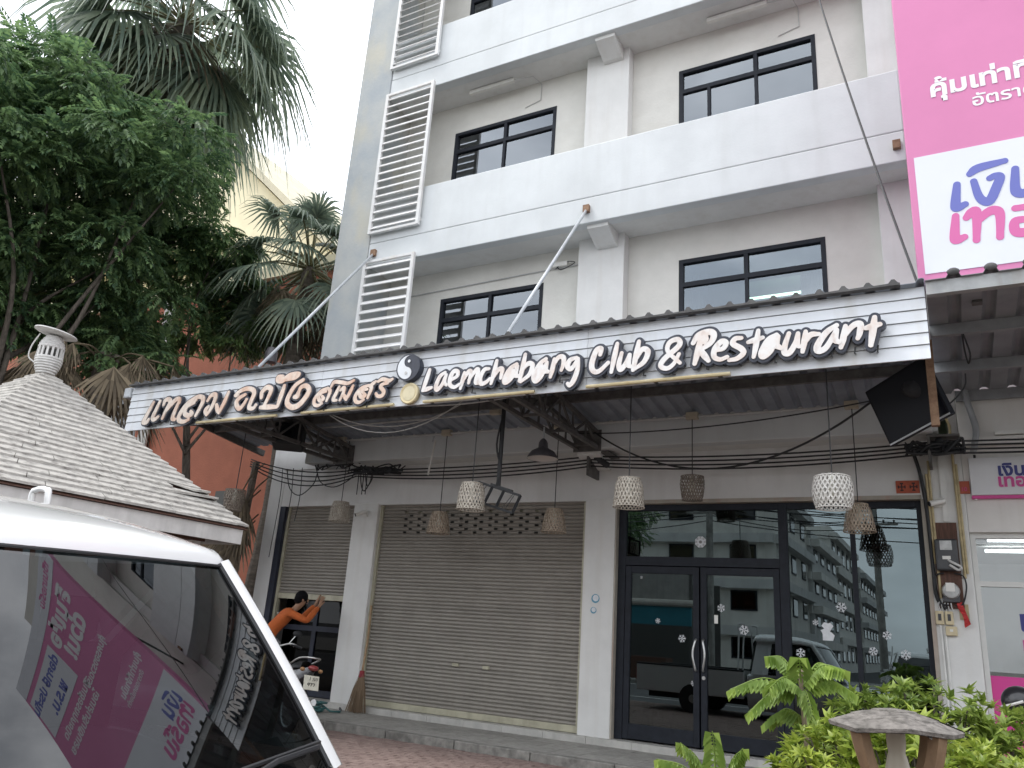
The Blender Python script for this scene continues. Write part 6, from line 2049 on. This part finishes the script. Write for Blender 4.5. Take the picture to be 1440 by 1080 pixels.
    MB().bar((-.1, .08, .30), (-.16, .22, .02), .018).build('side_stand', M_black, t)
    # front basket-less tank cover
    MB().tube([(.32, 0, .74), (.15, 0, .52), (.02, 0, .46)], [.07, .06, .07], 8).build('frame_cover', m_body, t, smooth='auto')
    return t
M_silver = mat('silver_plastic', (.12, .122, .13), .35, var=.05, scale=6, coat=.4)
M_bblack = mat('black_plastic_paint', (.02, .02, .023), .3, coat=.4)
M_taillens = mat('tail_lens', (.22, .035, .035), .3)
bk = motorcycle('dark grey motorcycle with a number plate parked behind the pickup beside the half-open shutter', M_silver, M_taillens)
bk.location = (-7.86, -1.85, .03)
bk.rotation_euler = Euler((R(6), 0, math.atan2(.39, -.92)), 'XYZ')
bk2 = motorcycle('black motorcycle with a helmet on its handlebar in front of the pink shop panel', M_bblack, M_taillens, plate=False)
bk2.location = (0.92, -1.80, .03)
bk2.rotation_euler = Euler((R(5), 0, R(176)), 'XYZ')
hm = thing('helmet', (0.40, -1.72, 1.02), 'black motorcycle helmet with a white band hanging on the handlebar', 'helmet')
mb = MB()
mb.sphere((.40, -1.74, 1.10), (.135, .125, .125), 18, 12)
mb.build('shell', M_bblack, hm, smooth=True)
MB().tube([(.40 + .137 * math.cos(a) * math.cos(R(20)), -1.74 - .127 * math.sin(a), 1.10 + .05 * math.cos(a)) for a in [R(-100 + 20 * i) + math.pi for i in range(11)]], .012, 6).build('band', M_whiteplastic, hm)
MB().tube(catmull([(.32, -1.78, 1.03), (.36, -1.8, .93), (.44, -1.8, .93), (.48, -1.78, 1.03)], 4), .006, 5).build('chin_strap', M_black, hm)

# ================================================================== PERSON AT THE SHUTTER
def skin(name, verts, edges, radii, m_, parent, root=0, sub=2):
    me = bpy.data.meshes.new(name)
    off = root_loc(parent)
    me.from_pydata([tuple(Vector(v) - off) for v in verts], edges, [])
    o = bpy.data.objects.new(name, me)
    COL.objects.link(o)
    o.parent = parent
    me.materials.append(m_)
    md = o.modifiers.new('skin', 'SKIN')
    md.use_smooth_shade = True
    md.use_x_symmetry = False
    lay = me.skin_vertices[0].data
    for i, r_ in enumerate(radii):
        lay[i].radius = r_ if isinstance(r_, tuple) else (r_, r_)
        lay[i].use_root = (i == root)
    s = o.modifiers.new('sub', 'SUBSURF')
    s.levels = s.render_levels = sub
    return o
def chain(verts, edges, radii, start, pts):
    prev = start
    for p, r_ in pts:
        verts.append(Vector(p))
        radii.append(r_)
        edges.append((prev, len(verts) - 1))
        prev = len(verts) - 1
    return prev
ps = thing('person', (-9.05, -.55, .115), 'person in an orange long-sleeved shirt and dark shorts peering under the half-raised shutter', 'person')
M_skin = mat('skin', (.30, .165, .10), .5, var=.06, scale=20)
M_shirt = mat('orange_shirt', (.50, .115, .025), .85, var=.10, scale=9, bump=.4, bscale=12)
M_short = mat('dark_shorts', (.03, .035, .04), .85, var=.2, scale=12, bump=.3, bscale=14)
M_hair = mat('black_hair', (.006, .006, .007), .9, spec=.15, bump=.6, bscale=60)
pel, spi, che, nek = Vector((-9.24, -.74, .97)), Vector((-9.16, -.68, 1.18)), Vector((-9.02, -.56, 1.39)), Vector((-8.93, -.48, 1.51))
hdc = Vector((-8.875, -.425, 1.635))
fwd, rgt = Vector((.62, .78, 0)), Vector((.78, -.62, 0))
shR, shL = che + rgt * .18 + Vector((0, 0, .05)), che - rgt * .18 + Vector((0, 0, .05))
elR, haR = Vector((-8.58, -.58, 1.33)), Vector((-8.62, -.30, 1.57))
elL, haL = Vector((-9.06, -.18, 1.36)), Vector((-8.98, .02, 1.60))
V_, E_, R_ = [pel, spi, che, nek, hdc - Vector((0, 0, .05)), hdc + Vector((0, 0, .055))], [(0, 1), (1, 2), (2, 3), (3, 4), (4, 5)], [(.12, .10), (.105, .09), (.12, .09), .05, .072, .075]
for sh_, el_, ha_ in ((shR, elR, haR), (shL, elL, haL)):
    k = chain(V_, E_, R_, 2, [(sh_, .05), (sh_.lerp(el_, .5), .042), (el_, .036), (el_.lerp(ha_, .55), .031), (ha_, .024)])
    d = (ha_ - el_).normalized()
    up_ = Vector((0, .35, 1)).normalized()
    sd = d.cross(up_).normalized()
    pk = chain(V_, E_, R_, k, [(ha_ + up_ * .05, (.036, .018))])
    for j in range(4):
        o_ = sd * (-.03 + .02 * j)
        l = (.034, .04, .037, .028)[j]
        chain(V_, E_, R_, pk, [(ha_ + up_ * .085 + o_, .0085), (ha_ + up_ * (.085 + l) + o_ + d * .012, .008), (ha_ + up_ * (.09 + l) + o_ + d * .035, .007)])
    chain(V_, E_, R_, k, [(ha_ + up_ * .035 + sd * .04, .010), (ha_ + up_ * .065 + sd * .055 + d * .01, .009)])
for s in (1, -1):
    hip = pel + rgt * (.09 * s) + Vector((0, 0, -.06))
    kn = hip + Vector((.02, .02 * s, -.40))
    an = kn + Vector((-.03, -.04, -.36))
    k = chain(V_, E_, R_, 0, [(hip, .085), (hip.lerp(kn, .5), .072), (kn, .052), (kn.lerp(an, .4), .05), (an, .034), (an + Vector((0, 0, -.04)) + fwd * .04, (.04, .03)), (an + Vector((0, 0, -.055)) + fwd * .16, (.038, .02))])
skin('body', V_, E_, R_, M_skin, ps)
V2, E2, R2 = [pel + Vector((0, 0, -.03)), spi, che, nek - Vector((0, 0, .045))], [(0, 1), (1, 2), (2, 3)], [(.145, .12), (.128, .112), (.142, .112), .06]
for sh_, el_, ha_ in ((shR, elR, haR), (shL, elL, haL)):
    chain(V2, E2, R2, 2, [(sh_, .066), (sh_.lerp(el_, .5), .058), (el_, .052), (el_.lerp(ha_, .55), .046), (el_.lerp(ha_, .88), .038)])
shirt = skin('shirt', V2, E2, R2, M_shirt, ps)
V3, E3, R3 = [pel + Vector((0, 0, .05)), pel - Vector((0, 0, .03))], [(0, 1)], [(.13, .11), (.13, .11)]
for s in (1, -1):
    hip = pel + rgt * (.09 * s) + Vector((0, 0, -.08))
    chain(V3, E3, R3, 1, [(hip, .10), (hip + Vector((.015, .01 * s, -.22)), .092), (hip + Vector((.02, .02 * s, -.34)), .086)])
skin('shorts', V3, E3, R3, M_short, ps)
mb = MB()
mb.sphere(hdc + Vector((0, 0, .045)) - fwd * .015, (.098, .102, .098), 16, 10)
mb.sphere(hdc + Vector((0, 0, .01)) - fwd * .045, (.078, .08, .09), 14, 9)
mb.build('hair', M_hair, ps, smooth=True)
fc_ = MB().sphere(hdc + fwd * .088 + Vector((0, 0, -.005)), (.016, .018, .026), 10, 6).build('nose', M_skin, ps, smooth=True)
for s in (1, -1):
    MB().sphere(hdc + rgt * (.078 * s) + Vector((0, 0, -.005)), (.014, .02, .032), 8, 6).build('ear', M_skin, ps, smooth=True)
    MB().sphere(hdc + fwd * .076 + rgt * (.03 * s) + Vector((0, 0, .02)), (.010, .010, .007), 8, 6).build('eye', M_hair, ps, smooth=True)
MB().sphere(hdc + fwd * .076 + Vector((0, 0, -.048)), (.012, .018, .006), 8, 6).build('mouth', mat('lips', (.26, .10, .08), .5), ps, smooth=True)
# white print on the back of the shirt
mb = MB()
qq = random.Random(4)
bc = che - fwd * .128 + Vector((0, 0, -.02))
for i in range(5):
    c_ = bc + rgt * qq.uniform(-.05, .05) + Vector((0, 0, .05 - .028 * i)) - fwd * .004
    mb.obox(c_, (qq.uniform(.05, .12), .006, .014), Matrix((rgt, fwd, Vector((0, 0, 1)))).transposed() @ Matrix.Rotation(R(-8), 3, 'X'))
mb.build('back_print', M_whiteprint, ps)

# ================================================================== BROOM, HOSE, BIN
br = thing('broom', (-7.78, -.2, .115), 'straw broom with a red binding leaning on the white pillar beside the closed shutter', 'broom')
M_straw = leaf_mat('broom_straw', (.13, .09, .055), (.24, .17, .11), .1, rough=.9)
bt, tp_ = Vector((-7.74, -.24, .115)), Vector((-7.76, -.16, .66))
mb = MB()
qq = random.Random(12)
for i in range(230):
    a = qq.uniform(0, 6.28)
    r0 = qq.uniform(0, .028)
    r1 = qq.uniform(0, .15)
    p0 = tp_ + Vector((r0 * math.cos(a), r0 * math.sin(a), qq.uniform(-.03, .03)))
    p1 = bt + Vector((r1 * math.cos(a) * 1.25, r1 * math.sin(a) * .55, qq.uniform(0, .03)))
    m_ = p0.lerp(p1, .45) + Vector((r1 * math.cos(a) * .12, 0, 0))
    sd = Vector((.0035, .001, 0))
    mb.quad(p0 - sd, p0 + sd, m_ + sd, m_ - sd)
    mb.quad(m_ - sd, m_ + sd, p1 + sd * .6, p1 - sd * .6)
mb.build('bristles', M_straw, br)
MB().tube([tp_ + Vector((0, 0, -.06)), tp_ + Vector((0, 0, .03))], [.045, .034], 14).build('binding', mat('red_binding', (.22, .02, .03), .7, var=.2, scale=20), br, smooth='auto')
MB().tube(catmull([tp_, (-7.79, -.08, 1.1), (-7.83, -.035, 1.62)], 5), .016, 8).build('handle', mat('bamboo_handle', (.30, .20, .11), .6, var=.2, scale=14), br, smooth=True)

hs = thing('garden_hose', (-8.15, -.75, .115), 'coiled blue-green garden hose on the step beside the motorcycle', 'hose')
pts = []
for i in range(150):
    a = i * .30
    r_ = .17 + .05 * math.sin(i * .11) + .02 * math.sin(i * .7)
    pts.append((-8.25 + r_ * math.cos(a) * 1.35, -.72 + r_ * math.sin(a), .128 + .0009 * i + .012 * math.sin(i * .37)))
pts += [(-7.9, -.6, .14), (-7.85, -.45, .13), (-8.0, -.25, .13)]
MB().tube(pts, .013, 7).build('coil', mat('hose_plastic', (.03, .11, .11), .4, var=.15, scale=6), hs, smooth=True)
MB().tube([(-8.0, -.25, .13), (-8.1, -.15, .14)], .018, 8).build('nozzle', M_black, hs)

bn = thing('red_bin', (-3.5, .75, .19), 'red plastic bin standing inside the left glass door', 'bin')
MB().lathe([(.12, 0), (.13, .02), (.16, .34), (.17, .35), (.165, .37), (.155, .35), (.12, .03)], 20, (-3.5, .75, .19)).build('tub', mat('red_plastic', (.45, .03, .03), .4), bn, smooth='auto')
MB().tube([(-3.66, .75, .55), (-3.5, .60, .50), (-3.34, .75, .55)], .006, 6).build('handle', M_galv, bn)

# ================================================================== GARDEN LANTERN
LX, LY = -.245, -6.4
ln = thing('garden_lantern', (LX, LY, .02), 'wooden garden lantern with weathered grey roof on curved legs in front of the shrubs', 'lantern')
M_grey = mat('weathered_grey_wood', (.09, .082, .072), .95, col2=(.23, .21, .19), scale=22, bump=.9, bscale=55, stretch=(1, 1, 3))
M_teak = mat('teak_leg', (.16, .10, .055), .7, col2=(.27, .175, .095), scale=9, stretch=(1, 1, .25), bump=.2, bscale=40)
qq = random.Random(2)
nr = 8
ringr = [.232 + qq.uniform(-.012, .012) for _ in range(nr)]
def rp(k, f, z):
    a = 2 * math.pi * k / nr + .26
    r_ = ringr[k % nr] * f
    return (LX + r_ * math.cos(a), LY + r_ * math.sin(a), z + (.010 * math.sin(k * 2.3) if f > .5 else 0))
P = [[rp(k, f, z) for k in range(nr + 1)] for f, z in ((.985, 1.100), (1.0, 1.114), (.97, 1.118), (.66, 1.144), (.645, 1.149), (.34, 1.166), (.325, 1.171), (.02, 1.178))]
mb = MB().grid(P)
mb.grid([[rp(k, f, z) for k in range(nr, -1, -1)] for f, z in ((.98, 1.098), (.02, 1.105))])
rf = mb.build('roof', M_grey, ln)
# a split shingle lifting on the roof
mb = MB()
mb.grid([[(LX - .03 + .02 * i, LY - .06 - .035 * j, 1.170 - .006 * abs(i - 1) - .012 * j + .004 * math.sin(i * 2)) for i in range(9)] for j in range(4)])
mb.build('lifted_shingle', M_grey, rf)
for k in range(4):
    a = R(45 + 90 * k + 8)
    d = Vector((math.cos(a), math.sin(a), 0))
    pts = [Vector((LX, LY, 1.10)) + d * .185, Vector((LX, LY, 1.02)) + d * .165, Vector((LX, LY, .92)) + d * .125, Vector((LX, LY, .82)) + d * .075, Vector((LX, LY, .74)) + d * .05]
    pts = catmull(pts, 3)
    mb = MB()
    n_ = Vector((-d.y, d.x, 0))
    rows = []
    for p in pts:
        rows.append([p + d * .022 + n_ * .023, p - d * .022 + n_ * .023, p - d * .022 - n_ * .023, p + d * .022 - n_ * .023, p + d * .022 + n_ * .023])
    mb.grid(rows)
    mb.build('leg', M_teak, ln)
MB().lathe([(.05, .70), (.055, .85), (.04, .86)], 14, (LX, LY, 0)).build('socket', M_teak, ln, smooth='auto')
MB().lathe([(.035, .86), (.042, .90), (.045, .96), (.036, 1.0), (.03, 1.02), (.034, 1.05), (.034, 1.09)], 18, (LX, LY, 0)).build('lamp_glass', mat('frosted_lamp', (.42, .38, .30), .5), ln, smooth='auto')
MB().box(LX - .06, LX + .06, LY - .06, LY + .06, .02, .72).build('post', M_teak, ln, bevel=.006)

# ================================================================== THE STREET BEHIND (seen mirrored in the glass)
M_blk = [mat('block_paint_a', (.66, .64, .60), .8, var=.08, scale=1, streak=.5, sstretch=(1, 1, .2)), mat('block_paint_b', (.54, .54, .53), .8, var=.08, scale=1, streak=.5, sstretch=(1, 1, .2)), mat('block_paint_c', (.72, .70, .66), .8, var=.08, scale=1, streak=.4, sstretch=(1, 1, .2))]
def shophouse(x0, x1, y0, y1, h, k, label, fl=3):
    t = thing('shophouse', ((x0 + x1) / 2, (y0 + y1) / 2, 0), label, 'building', 'shophouses across the street')
    MB().box(x0, x1, y0, y1, 0, h).build('wall', M_blk[k % 3], t)
    fh = (h - .6) / (fl + 1)
    ny = max(2, int((y1 - y0) / 3.2))
    nx = max(2, int((x1 - x0) / 3.2))
    for f in range(fl + 1):
        z = .4 + f * fh
        MB().box(x1, x1 + .6, y0 + .05, y1 - .05, z + fh - .95, z + fh - .4).build('balcony_band', M_blk[(k + 1) % 3], t)
        MB().box(x0 + .05, x1 - .05, y1, y1 + .5, z + fh - .95, z + fh - .4).build('balcony_band', M_blk[(k + 1) % 3], t)
        for i in range(ny):
            c = y0 + (y1 - y0) * (i + .5) / ny
            w = MB().box(x1, x1 + .06, c - .8, c + .8, z + .5, z + fh - 1.05).build('window', M_frame, t)
            MB().box(x1 + .061, x1 + .07, c - .7, c + .7, z + .6, z + fh - 1.15).build('pane', M_tint, w)
        for i in range(nx):
            c = x0 + (x1 - x0) * (i + .5) / nx
            w = MB().box(c - .8, c + .8, y1, y1 + .06, z + .5, z + fh - 1.05).build('window', M_frame, t)
            MB().box(c - .7, c + .7, y1 + .061, y1 + .07, z + .6, z + fh - 1.15).build('pane', M_tint, w)
    MB().box(x0 + 1, x0 + 3, y1 - 4, y1 - 2, h, h + 1.6).build('water_tank_room', M_blk[(k + 2) % 3], t)
shophouse(-21, -9.3, -52, -40, 11.6, 0, 'grey-white shophouse at the corner across the street')
shophouse(-20, -9.0, -66, -52.2, 10.2, 1, 'darker grey shophouse next to the corner one across the street')
shophouse(-20, -9.4, -84, -66.2, 12.6, 2, 'tall pale shophouse further down the side street')
shophouse(-20, -8.8, -112, -84.2, 10.8, 0, 'last grey shophouse at the far end of the side street')
shophouse(7.5, 20, -64, -44, 10.5, 1, 'grey shophouse on the opposite corner of the side street')
shophouse(9, 30, -40, -26, 9.5, 2, 'pale shophouse facing the restaurant across the road')
stl = thing('roadside_stall', (-11.5, -20, 0), 'roadside stall with grey corrugated front, rolled canvas and teal awning', 'stall')
mb = corrugated(-16, -8.4, -20.2, -19.2, lambda y: 3.9 + .2 * (y + 19.7), pitch=.3, h=.06)
mb.build('roof_sheet', M_galv, stl)
mb = MB()
n = 38
P = [[(-16 + 7.6 * i / n, -19.0 + (.03 if i % 2 else 0), z) for i in range(n + 1)] for z in (2.95, 3.95)]
MB().grid(P).build('front_sheet', mat('old_zinc', (.36, .35, .33), .7, var=.15, scale=2, streak=.4), stl)
MB().tube([(-16, -18.9, 2.83), (-8.2, -18.9, 2.83)], .13, 10).build('rolled_canvas', mat('canvas', (.58, .55, .50), .9, var=.1, scale=3), stl)
MB().box(-16, -8.4, -18.95, -18.9, 2.05, 2.7).build('teal_awning', mat('teal_tarp', (.03, .20, .26), .6, var=.1, scale=2), stl)
for x in (-16, -12.2, -8.45):
    MB().bar((x, -19, 0), (x, -19, 3.9), .1).build('post', M_truss, stl)
MB().box(-16, -8.4, -23, -22.9, 0, 3.8).build('back_wall', M_dark, stl)
MB().box(-15, -9.5, -20.2, -19.4, 0, .9).build('counter', M_wood, stl)
def pole(x, y, h, label):
    t = thing('utility_pole', (x, y, 0), label, 'utility pole', 'utility poles across the road')
    MB().tube([(x, y, 0), (x, y, h)], [.17, .11], 10).build('shaft', M_concrete, t)
    for z in (h - .4, h - 1.3, h - 2.6):
        a = MB().bar((x - .9, y, z), (x + .9, y, z), .09).build('crossarm', M_concrete, t)
        for k in (-.75, -.35, .35, .75):
            MB().lathe([(.03, 0), (.05, .04), (.03, .08), (.05, .12), (.02, .15)], 8, (x + k, y, z + .04)).build('insulator', M_truss, a)
    return t
pole(-8.15, -20.5, 9.0, 'concrete utility pole beside the roadside stall')
pole(-2.75, -27, 9.5, 'concrete utility pole at the mouth of the side street')
pole(-24, -20.5, 9.0, 'concrete utility pole beyond the far end of the roadside stall')
pole(12, -20.5, 9.0, 'concrete utility pole before the pale shophouse facing the restaurant')
sw = thing('street_wires', (-8, -20.5, 7), 'bundle of black street wires strung between the utility poles', 'wires')
qq = random.Random(8)
for i in range(14):
    z = 6.2 + i * .19
    MB().tube(sag((-24, -20.5 + qq.uniform(-.3, .3), z), (-8.15, -20.5, z - .1), qq.uniform(.3, .7)), .018, 4).build('wire', M_black, sw)
    MB().tube(sag((-8.15, -20.5, z - .1), (12, -20.5 + qq.uniform(-.3, .3), z), qq.uniform(.5, 1.1)), .018, 4).build('wire', M_black, sw)
for i in range(6):
    MB().tube(sag((-8.15, -20.5, 6.4 + i * .3), (-2.75, -27, 6.8 + i * .35), .4), .018, 4).build('wire', M_black, sw)
tr2 = leafy_tree('street_tree', [(c[0] - 1.5, c[1] - 27.5, c[2] - .6, c[3] * 1.5) for c in CLUMP_B], (-14, -27, 0), 26, spA, M_leafB, 'leafy tree standing behind the roadside stall across the road', 61, .15, 10)
pk2 = copy_tree(van, None, 'white pickup truck parked across the road beside the utility pole')
pk2.location = (-1.6, -24.5, 0)
pk2.rotation_euler = (0, 0, R(80))
# painted edge line of the road
ml = MB().box(-60, 60, -11.2, -11.08, .004, .006).build('road_marking', mat('road_paint', (.62, .61, .58), .8, var=.2, scale=6), g)
ml2 = MB().box(-60, 60, -17.6, -17.48, .004, .006).build('road_marking', MATS['road_paint'], g)
pv = MB().box(-60, 60, -40, -18.2, 0.0, .12).build('pavement', M_concrete)
structure(pv)
